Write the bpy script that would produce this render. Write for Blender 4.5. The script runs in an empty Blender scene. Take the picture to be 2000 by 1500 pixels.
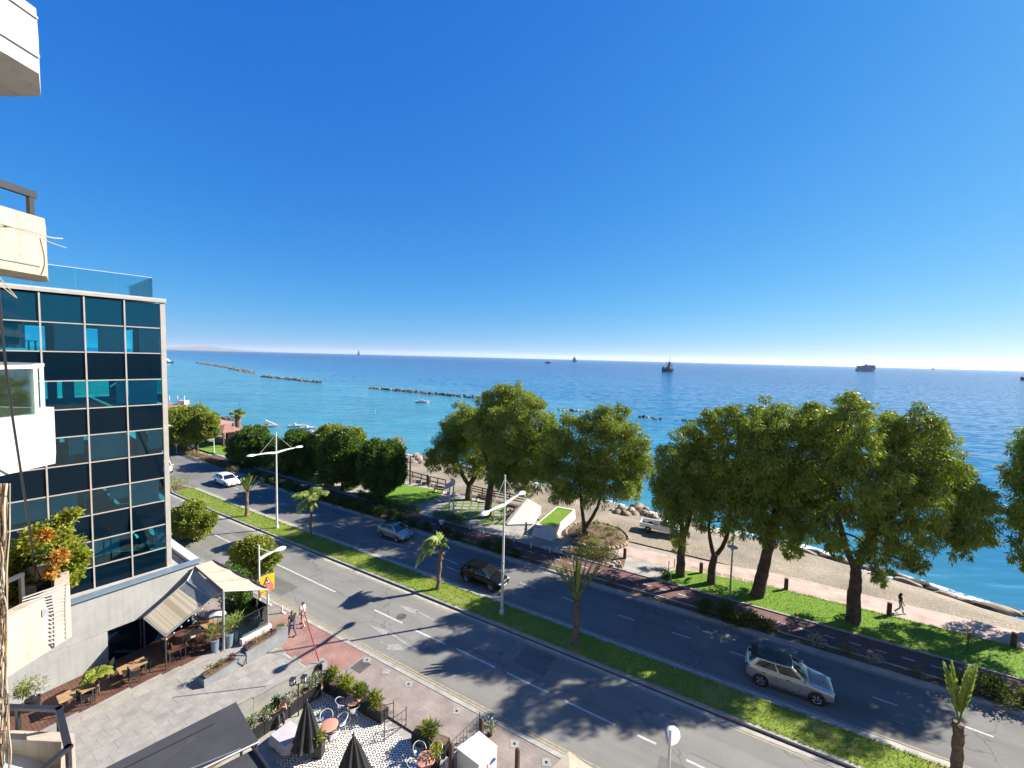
import bpy, bmesh, math, random
import numpy as np
from mathutils import Vector, Matrix

# ------------------------------------------------------------------ clean
for blk in (bpy.data.objects, bpy.data.meshes, bpy.data.materials, bpy.data.lights, bpy.data.cameras):
    for it in list(blk):
        blk.remove(it)
S = bpy.context.scene
COL = S.collection
rad = math.radians

# ------------------------------------------------------------------ camera
FPX, CAMH, PITCH, ROLL = 820.0, 19.0, math.atan(51 / 820.0), rad(1.42)
cd = bpy.data.cameras.new('camera')
cd.sensor_width = 36.0
cd.lens = 36.0 * FPX / 2000.0
cd.clip_start = 0.1
cd.clip_end = 120000
cam = bpy.data.objects.new('camera', cd)
COL.objects.link(cam)
cam.location = (0, 0, CAMH)
cam.matrix_world = Matrix.Translation((0, 0, CAMH)) @ Matrix.Rotation(rad(90) - PITCH, 4, 'X') @ Matrix.Rotation(ROLL, 4, 'Z')
S.camera = cam
S.render.resolution_x, S.render.resolution_y = 1024, 768

# ------------------------------------------------------------------ sky and sun
SUN_EL, SUN_AZ = rad(34), rad(72)          # azimuth clockwise from +Y
W = bpy.data.worlds.new('World')
S.world = W
W.use_nodes = True
nt = W.node_tree
for n_ in list(nt.nodes):
    nt.nodes.remove(n_)
wo = nt.nodes.new('ShaderNodeOutputWorld')
bg = nt.nodes.new('ShaderNodeBackground')
sk = nt.nodes.new('ShaderNodeTexSky')
sk.sky_type = 'NISHITA'
sk.sun_disc = False
sk.sun_elevation = SUN_EL
sk.sun_rotation = SUN_AZ
sk.altitude = 0
sk.air_density = 0.85
sk.dust_density = 0.3
sk.ozone_density = 3.0
# the camera's own tone curve for the sky: one gain and gamma per channel, the same in every direction
sp = nt.nodes.new('ShaderNodeSeparateColor'); cb = nt.nodes.new('ShaderNodeCombineColor')
nt.links.new(sk.outputs[0], sp.inputs[0])
for i_, (gain_, gam_) in enumerate(((0.119, 1.5), (0.99, 0.72), (3.74, 0.27))):
    pw = nt.nodes.new('ShaderNodeMath'); pw.operation = 'POWER'; pw.inputs[1].default_value = gam_
    ml = nt.nodes.new('ShaderNodeMath'); ml.operation = 'MULTIPLY'; ml.inputs[1].default_value = gain_
    nt.links.new(sp.outputs[i_], pw.inputs[0]); nt.links.new(pw.outputs[0], ml.inputs[0]); nt.links.new(ml.outputs[0], cb.inputs[i_])
nt.links.new(cb.outputs[0], bg.inputs[0])
bg.inputs[1].default_value = 0.05
nt.links.new(bg.outputs[0], wo.inputs[0])

sl = bpy.data.lights.new('sun', 'SUN')
sl.energy = 5.0
sl.angle = rad(0.53)
sl.color = (1.0, 0.93, 0.82)
sun = bpy.data.objects.new('sun', sl)
COL.objects.link(sun)
SUNV = Vector((math.sin(SUN_AZ) * math.cos(SUN_EL), math.cos(SUN_AZ) * math.cos(SUN_EL), math.sin(SUN_EL)))
sun.rotation_euler = (-SUNV).to_track_quat('-Z', 'Y').to_euler()
sun.location = (60, 20, 60)

S.view_settings.view_transform = 'Standard'
S.view_settings.look = 'None'
S.view_settings.exposure = 1.5
S.view_settings.gamma = 1.0
S.view_settings.use_curve_mapping = False
S.render.engine = 'CYCLES'
S.cycles.max_bounces = 8
S.cycles.transparent_max_bounces = 12

# ------------------------------------------------------------------ placing helpers
def ray(px, py):
    a, b = (px - 1000) / FPX, -(py - 750) / FPX
    x = a * math.cos(ROLL) - b * math.sin(ROLL)
    y = a * math.sin(ROLL) + b * math.cos(ROLL)
    return Vector((x, math.cos(PITCH) + y * math.sin(PITCH), -math.sin(PITCH) + y * math.cos(PITCH)))

def Q(px, py, z=0.0):
    """point of the place seen at that spot of the photograph, on the level z"""
    r = ray(px, py)
    t = (z - CAMH) / r.z
    return Vector((r.x * t, r.y * t, z))

def D(px, py, dist):
    """point seen there at that distance along +Y"""
    r = ray(px, py)
    t = dist / r.y
    return Vector((r.x * t, r.y * t, CAMH + r.z * t))

RA = rad(30)
DV = Vector((math.cos(RA), -math.sin(RA), 0))
NV = Vector((math.sin(RA), math.cos(RA), 0))

def R(s, n, z=0.0):
    """road frame: s along the road, n across it towards the sea"""
    return Vector((DV.x * s + NV.x * n, DV.y * s + NV.y * n, z))

def SN(p):
    return (p.x * DV.x + p.y * DV.y, p.x * NV.x + p.y * NV.y)

# ------------------------------------------------------------------ object helpers
ORG = {}
def tag(o, label=None, cat=None, group=None, kind=None):
    if label: o['label'] = label
    if cat: o['category'] = cat
    if group: o['group'] = group
    if kind: o['kind'] = kind
    return o

def thing(name, label, cat, loc=(0, 0, 0), group=None, rotz=0):
    o = bpy.data.objects.new(name, None)
    o.empty_display_size = 0.3
    COL.objects.link(o)
    o.location = loc
    o.rotation_euler = (0, 0, rotz)
    ORG[o] = Vector(loc)
    return tag(o, label, cat, group)

def link_mesh(name, me, parent=None):
    o = bpy.data.objects.new(name, me)
    COL.objects.link(o)
    if parent is not None:
        o.parent = parent
        ORG[o] = ORG[parent]
    else:
        ORG[o] = Vector((0, 0, 0))
    return o

def smooth(me, ang=35):
    me.polygons.foreach_set('use_smooth', [True] * len(me.polygons))
    me.set_sharp_from_angle(angle=rad(ang))

class MB:
    """collects shapes for one mesh"""
    def __init__(self):
        self.v = []; self.f = []; self.mi = []; self.uv = []
    def add(self, vs, fs, mi=0):
        o = len(self.v)
        self.v += [tuple(p) for p in vs]
        self.f += [tuple(i + o for i in f) for f in fs]
        self.mi += [mi] * len(fs)
        return self
    def quad(self, a, b, c, d, mi=0):
        return self.add([a, b, c, d], [(0, 1, 2, 3)], mi)
    def box(self, c, size, rz=0, mi=0, M=None):
        hx, hy, hz = size[0] / 2, size[1] / 2, size[2] / 2
        vs = [Vector((x, y, z)) for x in (-hx, hx) for y in (-hy, hy) for z in (-hz, hz)]
        m = M if M is not None else Matrix.Rotation(rz, 3, 'Z')
        vs = [m @ p + Vector(c) for p in vs]
        fs = [(0, 1, 3, 2), (4, 6, 7, 5), (0, 4, 5, 1), (2, 3, 7, 6), (0, 2, 6, 4), (1, 5, 7, 3)]
        return self.add(vs, fs, mi)
    def prism(self, poly, z0, z1, mi=0):
        """poly: list of xy, ccw or not; z0/z1 numbers or lists"""
        n = len(poly)
        a = sum(poly[i][0] * poly[(i + 1) % n][1] - poly[(i + 1) % n][0] * poly[i][1] for i in range(n))
        if a < 0: poly = poly[::-1]
        b0 = [(p[0], p[1], z0) for p in poly]
        b1 = [(p[0], p[1], z1) for p in poly]
        fs = [tuple(range(n - 1, -1, -1)), tuple(range(n, 2 * n))]
        fs += [(i, (i + 1) % n, n + (i + 1) % n, n + i) for i in range(n)]
        return self.add(b0 + b1, fs, mi)
    def slab(self, pts, t, mi=0):
        """thin plate through 3D points, thickness t downwards along its normal"""
        pts = [Vector(p) for p in pts]
        nrm = (pts[1] - pts[0]).cross(pts[2] - pts[0]).normalized()
        n = len(pts)
        vs = pts + [p - nrm * t for p in pts]
        fs = [tuple(range(n)), tuple(range(2 * n - 1, n - 1, -1))]
        fs += [(i, n + i, n + (i + 1) % n, (i + 1) % n) for i in range(n)]
        return self.add(vs, fs, mi)
    def tube(self, pts, r, seg=6, mi=0, caps=True):
        pts = [Vector(p) for p in pts]
        n = len(pts)
        rs = r if isinstance(r, (list, tuple)) else [r] * n
        vs = []; ref = None
        for i, p in enumerate(pts):
            d = (pts[min(i + 1, n - 1)] - pts[max(i - 1, 0)])
            if d.length < 1e-9: d = Vector((0, 0, 1))
            d.normalize()
            if ref is None:
                ref = Vector((1, 0, 0)) if abs(d.x) < 0.8 else Vector((0, 1, 0))
            u = (ref - d * ref.dot(d)).normalized()
            w = d.cross(u); ref = u
            for k in range(seg):
                a = 2 * math.pi * k / seg
                vs.append(p + (u * math.cos(a) + w * math.sin(a)) * rs[i])
        fs = []
        for i in range(n - 1):
            for k in range(seg):
                k2 = (k + 1) % seg
                fs.append((i * seg + k, i * seg + k2, (i + 1) * seg + k2, (i + 1) * seg + k))
        if caps:
            fs.append(tuple(range(seg - 1, -1, -1)))
            fs.append(tuple((n - 1) * seg + k for k in range(seg)))
        return self.add(vs, fs, mi)
    def lathe(self, prof, c=(0, 0, 0), seg=16, mi=0, M=None):
        """prof: list of (r, z) bottom to top"""
        c = Vector(c); vs = []
        for r_, z in prof:
            for k in range(seg):
                a = 2 * math.pi * k / seg
                p = Vector((r_ * math.cos(a), r_ * math.sin(a), z))
                vs.append((M @ p if M is not None else p) + c)
        fs = []
        for i in range(len(prof) - 1):
            for k in range(seg):
                k2 = (k + 1) % seg
                fs.append((i * seg + k, i * seg + k2, (i + 1) * seg + k2, (i + 1) * seg + k))
        fs.append(tuple(range(seg - 1, -1, -1)))
        fs.append(tuple((len(prof) - 1) * seg + k for k in range(seg)))
        return self.add(vs, fs, mi)
    def ball(self, c, rx, ry=None, rz=None, seg=10, rings=6, mi=0, M=None):
        ry = rx if ry is None else ry; rz = rx if rz is None else rz
        vs = [Vector((0, 0, -rz))]
        for i in range(1, rings):
            t = math.pi * i / rings - math.pi / 2
            for k in range(seg):
                a = 2 * math.pi * k / seg
                vs.append(Vector((rx * math.cos(t) * math.cos(a), ry * math.cos(t) * math.sin(a), rz * math.sin(t))))
        vs.append(Vector((0, 0, rz)))
        fs = [(0, 1 + (k + 1) % seg, 1 + k) for k in range(seg)]
        for i in range(rings - 2):
            for k in range(seg):
                k2 = (k + 1) % seg
                fs.append((1 + i * seg + k, 1 + i * seg + k2, 1 + (i + 1) * seg + k2, 1 + (i + 1) * seg + k))
        b = 1 + (rings - 2) * seg
        fs += [(b + k, b + (k + 1) % seg, len(vs) - 1) for k in range(seg)]
        if M is not None: vs = [M @ p for p in vs]
        return self.add([p + Vector(c) for p in vs], fs, mi)
    def mesh(self, name, mats, off=Vector((0, 0, 0)), sm=None):
        me = bpy.data.meshes.new(name)
        me.from_pydata([(p[0] - off.x, p[1] - off.y, p[2] - off.z) for p in self.v], [], self.f)
        for m in (mats if isinstance(mats, (list, tuple)) else [mats]):
            me.materials.append(m)
        if any(self.mi):
            me.polygons.foreach_set('material_index', self.mi)
        me.update()
        if sm is not None: smooth(me, sm)
        return me
    def build(self, name, mats, parent=None, sm=None):
        off = ORG[parent] if parent is not None else Vector((0, 0, 0))
        return link_mesh(name, self.mesh(name, mats, off, sm), parent)

def single(mb, name, mats, label, cat, group=None, loc=None, sm=None):
    """a thing that is one mesh, origin at loc"""
    off = Vector(loc) if loc is not None else Vector((0, 0, 0))
    o = link_mesh(name, mb.mesh(name, mats, off, sm))
    o.location = off; ORG[o] = off
    return tag(o, label, cat, group)

def structure(mb, name, mats, parent=None, sm=None):
    o = mb.build(name, mats, parent, sm)
    if parent is None: o['kind'] = 'structure'
    return o

def copy_tree(o, parent=None):
    c = o.copy()
    COL.objects.link(c)
    c.parent = parent
    ORG[c] = ORG.get(o, Vector((0, 0, 0)))
    for ch in list(o.children):
        copy_tree(ch, c)
    return c

def dup(o, loc, rotz=0, scale=1, label=None):
    c = copy_tree(o)
    c.location = loc
    c.rotation_euler = (0, 0, rotz)
    c.scale = (scale, scale, scale)
    if label: c['label'] = label
    return c

# ------------------------------------------------------------------ materials
def nodes(name):
    m = bpy.data.materials.new(name)
    m.use_nodes = True
    t = m.node_tree
    return m, t, t.nodes['Principled BSDF'], t.nodes.new, t.links.new

def mat(name, col, rough=0.6, var=0.12, scale=3.0, bump=0.0, bscale=None, metal=0.0, spec=0.5, col2=None, fine=0.0, emit=None):
    m, t, b, N, Lk = nodes(name)
    k_ = 0.73 if max(col) > 0.05 else 1.0
    col = tuple(c * k_ for c in col)
    if col2: col2 = tuple(c * k_ for c in col2)
    b.inputs['Roughness'].default_value = rough
    b.inputs['Metallic'].default_value = metal
    b.inputs['Specular IOR Level'].default_value = spec
    tc = N('ShaderNodeTexCoord')
    nz = N('ShaderNodeTexNoise'); nz.inputs['Scale'].default_value = scale; nz.inputs['Detail'].default_value = 6
    nz.inputs['Roughness'].default_value = 0.65
    oi = N('ShaderNodeObjectInfo'); sc = N('ShaderNodeVectorMath'); sc.operation = 'SCALE'; sc.inputs[0].default_value = (61, 47, 29)
    va = N('ShaderNodeVectorMath'); va.operation = 'ADD'
    Lk(oi.outputs['Random'], sc.inputs['Scale']); Lk(tc.outputs['Object'], va.inputs[0]); Lk(sc.outputs[0], va.inputs[1])
    Lk(va.outputs[0], nz.inputs['Vector'])
    mx = N('ShaderNodeMix'); mx.data_type = 'RGBA'
    c2 = col2 if col2 else tuple(c * (1 - 2.2 * var) for c in col)
    c1 = col if col2 else tuple(min(1, c * (1 + 1.4 * var)) for c in col)
    mx.inputs[6].default_value = (*c2, 1); mx.inputs[7].default_value = (*c1, 1)
    rp = N('ShaderNodeMapRange'); rp.inputs[1].default_value = 0.3; rp.inputs[2].default_value = 0.7
    Lk(nz.outputs['Fac'], rp.inputs[0]); Lk(rp.outputs[0], mx.inputs[0])
    out = mx.outputs[2]
    if fine:
        n2 = N('ShaderNodeTexNoise'); n2.inputs['Scale'].default_value = scale * 14; n2.inputs['Detail'].default_value = 3
        Lk(tc.outputs['Object'], n2.inputs['Vector'])
        r2 = N('ShaderNodeMapRange'); r2.inputs[1].default_value = 0.3; r2.inputs[2].default_value = 0.7
        r2.inputs[3].default_value = 1 - fine; r2.inputs[4].default_value = 1 + fine
        Lk(n2.outputs['Fac'], r2.inputs[0])
        mu = N('ShaderNodeMix'); mu.data_type = 'RGBA'; mu.blend_type = 'MULTIPLY'; mu.inputs[0].default_value = 1
        Lk(out, mu.inputs[6]); Lk(r2.outputs[0], mu.inputs[7]); out = mu.outputs[2]
    Lk(out, b.inputs['Base Color'])
    if bump:
        bp = N('ShaderNodeBump'); bp.inputs['Strength'].default_value = bump; bp.inputs['Distance'].default_value = 0.02
        n3 = N('ShaderNodeTexNoise'); n3.inputs['Scale'].default_value = bscale or scale * 6; n3.inputs['Detail'].default_value = 4
        Lk(tc.outputs['Object'], n3.inputs['Vector'])
        Lk(n3.outputs['Fac'], bp.inputs['Height']); Lk(bp.outputs[0], b.inputs['Normal'])
    if emit:
        b.inputs['Emission Color'].default_value = (*col, 1); b.inputs['Emission Strength'].default_value = emit
    return m

def leaf_mat(name, c1, c2, trans=0.35, rough=0.5):
    """leaf colour differs leaf by leaf; thin leaves let light through"""
    m, t, b, N, Lk = nodes(name)
    g = N('ShaderNodeNewGeometry')
    mx = N('ShaderNodeMix'); mx.data_type = 'RGBA'
    mx.inputs[6].default_value = (*c1, 1); mx.inputs[7].default_value = (*c2, 1)
    tc = N('ShaderNodeTexCoord')
    nz = N('ShaderNodeTexNoise'); nz.inputs['Scale'].default_value = 0.55; nz.inputs['Detail'].default_value = 3
    Lk(tc.outputs['Object'], nz.inputs['Vector'])
    ad = N('ShaderNodeMath'); ad.operation = 'MULTIPLY_ADD'; ad.inputs[1].default_value = 0.55
    mr = N('ShaderNodeMapRange'); mr.inputs[1].default_value = 0.35; mr.inputs[2].default_value = 0.65; mr.inputs[4].default_value = 0.45
    Lk(nz.outputs['Fac'], mr.inputs[0])
    Lk(g.outputs['Random Per Island'], ad.inputs[0]); Lk(mr.outputs[0], ad.inputs[2])
    Lk(ad.outputs[0], mx.inputs[0])
    Lk(mx.outputs[2], b.inputs['Base Color'])
    b.inputs['Roughness'].default_value = rough
    b.inputs['Specular IOR Level'].default_value = 0.18
    tr = N('ShaderNodeBsdfTranslucent')
    h = N('ShaderNodeHueSaturation'); h.inputs['Saturation'].default_value = 1.15; h.inputs['Value'].default_value = 1.25
    Lk(mx.outputs[2], h.inputs['Color']); Lk(h.outputs[0], tr.inputs[0])
    ms = N('ShaderNodeMixShader'); ms.inputs[0].default_value = trans
    Lk(b.outputs[0], ms.inputs[1]); Lk(tr.outputs[0], ms.inputs[2])
    Lk(ms.outputs[0], t.nodes['Material Output'].inputs[0])
    return m

def glass_mat(name, tint, gloss=0.12, rough=0.02):
    """thin pane: see-through with a tint and a mirror sheen"""
    m, t, b, N, Lk = nodes(name)
    tr = N('ShaderNodeBsdfTransparent'); tr.inputs[0].default_value = (*tint, 1)
    gl = N('ShaderNodeBsdfGlossy'); gl.inputs['Roughness'].default_value = rough; gl.inputs[0].default_value = (0.9, 0.95, 1, 1)
    fr = N('ShaderNodeFresnel'); fr.inputs[0].default_value = 1.5
    ma = N('ShaderNodeMath'); ma.operation = 'ADD'; ma.inputs[1].default_value = gloss - 0.04
    Lk(fr.outputs[0], ma.inputs[0])
    ms = N('ShaderNodeMixShader')
    Lk(ma.outputs[0], ms.inputs[0]); Lk(tr.outputs[0], ms.inputs[1]); Lk(gl.outputs[0], ms.inputs[2])
    Lk(ms.outputs[0], t.nodes['Material Output'].inputs[0])
    return m

M = {}
M['white_paint'] = mat('white_paint', (0.70, 0.70, 0.68), 0.35, 0.05, 2)
M['grey_metal'] = mat('grey_metal', (0.42, 0.44, 0.46), 0.35, 0.06, 3, metal=0.4)
M['black_metal'] = mat('black_metal', (0.02, 0.02, 0.022), 0.4, 0.1, 4)
M['dark_metal'] = mat('dark_metal', (0.06, 0.06, 0.065), 0.45, 0.1, 4)
def weathered(name, col, streak=.22, spots=.3, scale=1.0):
    """rendered wall: soft blotches, rain streaks, dark spots and patches of flaked coat"""
    m, t, b, N, Lk = nodes(name)
    tc = N('ShaderNodeTexCoord'); oi = N('ShaderNodeObjectInfo'); sc = N('ShaderNodeVectorMath'); sc.operation = 'SCALE'; sc.inputs[0].default_value = (61, 47, 29)
    va = N('ShaderNodeVectorMath'); va.operation = 'ADD'; Lk(oi.outputs['Random'], sc.inputs['Scale']); Lk(tc.outputs['Object'], va.inputs[0]); Lk(sc.outputs[0], va.inputs[1])
    def noise(s_, det, st=None):
        v = va.outputs[0]
        if st:
            q = N('ShaderNodeMapping'); q.inputs['Scale'].default_value = st; Lk(v, q.inputs['Vector']); v = q.outputs[0]
        n = N('ShaderNodeTexNoise'); n.inputs['Scale'].default_value = s_ * scale; n.inputs['Detail'].default_value = det; n.inputs['Roughness'].default_value = .65; Lk(v, n.inputs['Vector']); return n.outputs['Fac']
    def rng(src, a, c, lo, hi):
        r = N('ShaderNodeMapRange'); r.inputs[1].default_value = a; r.inputs[2].default_value = c; r.inputs[3].default_value = lo; r.inputs[4].default_value = hi; Lk(src, r.inputs[0]); return r.outputs[0]
    def mul(x, y):
        n = N('ShaderNodeMath'); n.operation = 'MULTIPLY'; Lk(x, n.inputs[0]); Lk(y, n.inputs[1]); return n.outputs[0]
    f = mul(rng(noise(.8, 6), .3, .7, .86, 1.08), rng(noise(5, 4, (1, 1, .07)), .48, .75, 1.0, 1 - streak))
    f = mul(f, rng(noise(6, 5), .62, .72, 1.0, 1 - spots)); f = mul(f, rng(noise(45, 2), .3, .7, .93, 1.06))
    mx = N('ShaderNodeMix'); mx.data_type = 'RGBA'; mx.blend_type = 'MULTIPLY'; mx.inputs[0].default_value = 1; mx.inputs[6].default_value = (*col, 1); Lk(f, mx.inputs[7]); Lk(mx.outputs[2], b.inputs['Base Color'])
    b.inputs['Roughness'].default_value = .92; b.inputs['Specular IOR Level'].default_value = .2
    bp = N('ShaderNodeBump'); bp.inputs['Strength'].default_value = .35; bp.inputs['Distance'].default_value = .015
    Lk(noise(24, 4), bp.inputs['Height']); Lk(bp.outputs[0], b.inputs['Normal'])
    return m
M['concrete'] = mat('concrete', (0.46, 0.45, 0.43), 0.85, 0.1, 0.9, 0.25, 14, fine=0.05)
M['pale_concrete'] = weathered('pale_concrete', (0.305, 0.305, 0.295), .16, .12)
M['stucco'] = weathered('stucco', (0.40, 0.35, 0.29), .25, .25)
M['white_stucco'] = weathered('white_stucco', (0.46, 0.45, 0.435), .22, .3)
M['kerb'] = mat('kerb', (0.40, 0.38, 0.34), 0.9, 0.14, 1.5, 0.2, 20, fine=0.12)
M['kerb_dark'] = mat('kerb_dark', (0.10, 0.095, 0.085), 0.9, 0.2, 1.5, fine=0.12)
def asphalt_mat(name, col):
    """worn tarmac: blotches, grit, paler wheel tracks drawn out along the road, oil spots, hairline cracks"""
    m, t, b, N, Lk = nodes(name)
    tc = N('ShaderNodeTexCoord'); mp = N('ShaderNodeMapping'); mp.inputs['Rotation'].default_value = (0, 0, rad(30)); Lk(tc.outputs['Object'], mp.inputs['Vector'])
    def noise(sc, det, stretch=None, src=None):
        v = src or mp.outputs[0]
        if stretch:
            m2 = N('ShaderNodeMapping'); m2.inputs['Scale'].default_value = stretch; Lk(v, m2.inputs['Vector']); v = m2.outputs[0]
        n = N('ShaderNodeTexNoise'); n.inputs['Scale'].default_value = sc; n.inputs['Detail'].default_value = det; n.inputs['Roughness'].default_value = .65
        Lk(v, n.inputs['Vector']); return n.outputs['Fac']
    def rng(src, a, c, lo, hi):
        r = N('ShaderNodeMapRange'); r.inputs[1].default_value = a; r.inputs[2].default_value = c; r.inputs[3].default_value = lo; r.inputs[4].default_value = hi
        Lk(src, r.inputs[0]); return r.outputs[0]
    def mul(x, y):
        n = N('ShaderNodeMath'); n.operation = 'MULTIPLY'; Lk(x, n.inputs[0]); Lk(y, n.inputs[1]); return n.outputs[0]
    f = mul(rng(noise(.22, 6), .3, .7, .84, 1.14), rng(noise(1.0, 5, (.04, 1.1, 1)), .3, .7, .86, 1.13))
    f = mul(f, rng(noise(2.2, 6), .62, .74, 1.0, .72))
    f = mul(f, rng(noise(55, 2), .25, .75, .82, 1.2))
    vo = N('ShaderNodeTexVoronoi'); vo.feature = 'DISTANCE_TO_EDGE'; vo.inputs['Scale'].default_value = .16
    wv = N('ShaderNodeVectorMath'); wv.operation = 'ADD'
    nz = N('ShaderNodeTexNoise'); nz.inputs['Scale'].default_value = .9; nz.inputs['Detail'].default_value = 5; Lk(mp.outputs[0], nz.inputs['Vector'])
    Lk(mp.outputs[0], wv.inputs[0]); Lk(nz.outputs['Color'], wv.inputs[1]); Lk(wv.outputs[0], vo.inputs['Vector'])
    crk = rng(vo.outputs['Distance'], .0, .006, .62, 1.0)
    f = mul(f, crk)
    mx = N('ShaderNodeMix'); mx.data_type = 'RGBA'; mx.blend_type = 'MULTIPLY'; mx.inputs[0].default_value = 1; mx.inputs[6].default_value = (*col, 1)
    Lk(f, mx.inputs[7]); Lk(mx.outputs[2], b.inputs['Base Color'])
    b.inputs['Roughness'].default_value = .9; b.inputs['Specular IOR Level'].default_value = .3
    bp = N('ShaderNodeBump'); bp.inputs['Strength'].default_value = .25; bp.inputs['Distance'].default_value = .01
    Lk(noise(60, 3), bp.inputs['Height']); Lk(bp.outputs[0], b.inputs['Normal'])
    return m
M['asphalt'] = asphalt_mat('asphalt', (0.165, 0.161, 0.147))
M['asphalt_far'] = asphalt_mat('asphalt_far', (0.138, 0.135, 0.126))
M['asphalt_patch'] = asphalt_mat('asphalt_patch', (0.122, 0.119, 0.112))
M['road_paint'] = mat('road_paint', (0.58, 0.58, 0.55), 0.8, 0.14, 6, fine=0.2)
M['faded_paint'] = mat('faded_paint', (0.34, 0.335, 0.32), 0.85, 0.15, 5, fine=0.2)
M['yellow_line'] = mat('yellow_line', (0.40, 0.34, 0.22), 0.85, 0.15, 4, fine=0.15)
M['cycle'] = mat('cycle', (0.155, 0.075, 0.068), 0.9, 0.14, 0.6, 0.2, 40, fine=0.10)
M['soil'] = mat('soil', (0.16, 0.10, 0.06), 0.95, 0.25, 1.6, 0.5, 12, fine=0.2)
M['wood'] = mat('wood', (0.20, 0.09, 0.045), 0.7, 0.25, 5)
M['brown_wood'] = mat('brown_wood', (0.085, 0.04, 0.028), 0.65, 0.2, 6)
M['deck'] = mat('deck', (0.15, 0.068, 0.046), 0.65, 0.25, 2.5)
M['slat_wood'] = mat('slat_wood', (0.42, 0.26, 0.12), 0.6, 0.2, 5)
M['bark'] = mat('bark', (0.13, 0.08, 0.05), 0.95, 0.3, 2.2, 0.8, 9, fine=0.2)
M['bark_dark'] = mat('bark_dark', (0.075, 0.055, 0.04), 0.95, 0.3, 2.2, 0.8, 9, fine=0.2)
M['palm_bark'] = mat('palm_bark', (0.21, 0.15, 0.105), 0.95, 0.25, 4, 0.8, 16, fine=0.2)
M['dry_frond'] = mat('dry_frond', (0.24, 0.14, 0.07), 0.9, 0.3, 5)
M['rock'] = mat('rock', (0.40, 0.32, 0.23), 0.95, 0.22, 0.9, 0.5, 6, fine=0.1)
M['rock_dark'] = mat('rock_dark', (0.10, 0.09, 0.075), 0.95, 0.25, 0.9, 0.5, 6, fine=0.1)
M['tyre'] = mat('tyre', (0.012, 0.012, 0.012), 0.8, 0.1)
M['rim'] = mat('rim', (0.48, 0.49, 0.5), 0.25, 0.05, metal=0.9)
M['car_glass'] = mat('car_glass', (0.008, 0.011, 0.014), 0.04, 0.0, spec=0.9)
M['lamp_glass'] = mat('lamp_glass', (0.72, 0.75, 0.78), 0.08, 0.02, spec=0.8)
M['tail_red'] = mat('tail_red', (0.25, 0.01, 0.01), 0.2, 0.05)
M['trim_black'] = mat('trim_black', (0.015, 0.015, 0.016), 0.5, 0.05)
M['skin'] = mat('skin', (0.46, 0.27, 0.19), 0.6, 0.05)
M['hair'] = mat('hair', (0.02, 0.013, 0.010), 0.6, 0.1)
M['grey_hair'] = mat('grey_hair', (0.16, 0.11, 0.08), 0.7, 0.1)
M['canvas_dark'] = mat('canvas_dark', (0.045, 0.045, 0.053), 0.75, 0.10, 1.2)
M['canvas_black'] = mat('canvas_black', (0.012, 0.012, 0.014), 0.75, 0.15, 2)
M['canvas_cream'] = mat('canvas_cream', (0.47, 0.405, 0.31), 0.85, 0.07, 1.5, fine=0.03)
M['canvas_beige'] = mat('canvas_beige', (0.52, 0.43, 0.29), 0.85, 0.12, 1.4)
M['coping'] = mat('coping', (0.25, 0.33, 0.40), 0.35, 0.06, 2, metal=0.3)
M['plaza'] = mat('plaza', (0.36, 0.31, 0.26), 0.9, 0.12, 0.5, 0.15, 20, fine=0.08)
# =================================================================== materials of the ground
def grass_mat(name, c1, c2, dry=(0.30, 0.24, 0.10), dryamt=0.55):
    m, t, b, N, Lk = nodes(name)
    tc = N('ShaderNodeTexCoord')
    def noise(sc, det=4):
        n = N('ShaderNodeTexNoise'); n.inputs['Scale'].default_value = sc; n.inputs['Detail'].default_value = det
        Lk(tc.outputs['Object'], n.inputs['Vector']); return n.outputs['Fac']
    def rng(src, a, c, lo=0, hi=1):
        r = N('ShaderNodeMapRange'); r.inputs[1].default_value = a; r.inputs[2].default_value = c
        r.inputs[3].default_value = lo; r.inputs[4].default_value = hi; Lk(src, r.inputs[0]); return r.outputs[0]
    mx = N('ShaderNodeMix'); mx.data_type = 'RGBA'
    mx.inputs[6].default_value = (*c1, 1); mx.inputs[7].default_value = (*c2, 1)
    Lk(rng(noise(9, 5), 0.32, 0.68), mx.inputs[0])
    m2 = N('ShaderNodeMix'); m2.data_type = 'RGBA'; m2.inputs[7].default_value = (*dry, 1)
    Lk(mx.outputs[2], m2.inputs[6]); Lk(rng(noise(0.55, 5), dryamt, dryamt + 0.16, 0, 0.8), m2.inputs[0])
    m3 = N('ShaderNodeMix'); m3.data_type = 'RGBA'; m3.blend_type = 'MULTIPLY'; m3.inputs[0].default_value = 1
    Lk(m2.outputs[2], m3.inputs[6]); Lk(rng(noise(38, 2), 0.3, 0.7, 0.62, 1.35), m3.inputs[7])
    Lk(m3.outputs[2], b.inputs['Base Color'])
    b.inputs['Roughness'].default_value = 0.9
    b.inputs['Specular IOR Level'].default_value = 0.15
    bp = N('ShaderNodeBump'); bp.inputs['Strength'].default_value = 0.9; bp.inputs['Distance'].default_value = 0.06
    Lk(noise(26, 3), bp.inputs['Height']); Lk(bp.outputs[0], b.inputs['Normal'])
    return m
M['grass'] = grass_mat('grass', (0.10, 0.165, 0.024), (0.23, 0.29, 0.045), dryamt=0.55)
M['grass_park'] = grass_mat('grass_park', (0.07, 0.17, 0.018), (0.17, 0.27, 0.03), dryamt=0.62)

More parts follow.
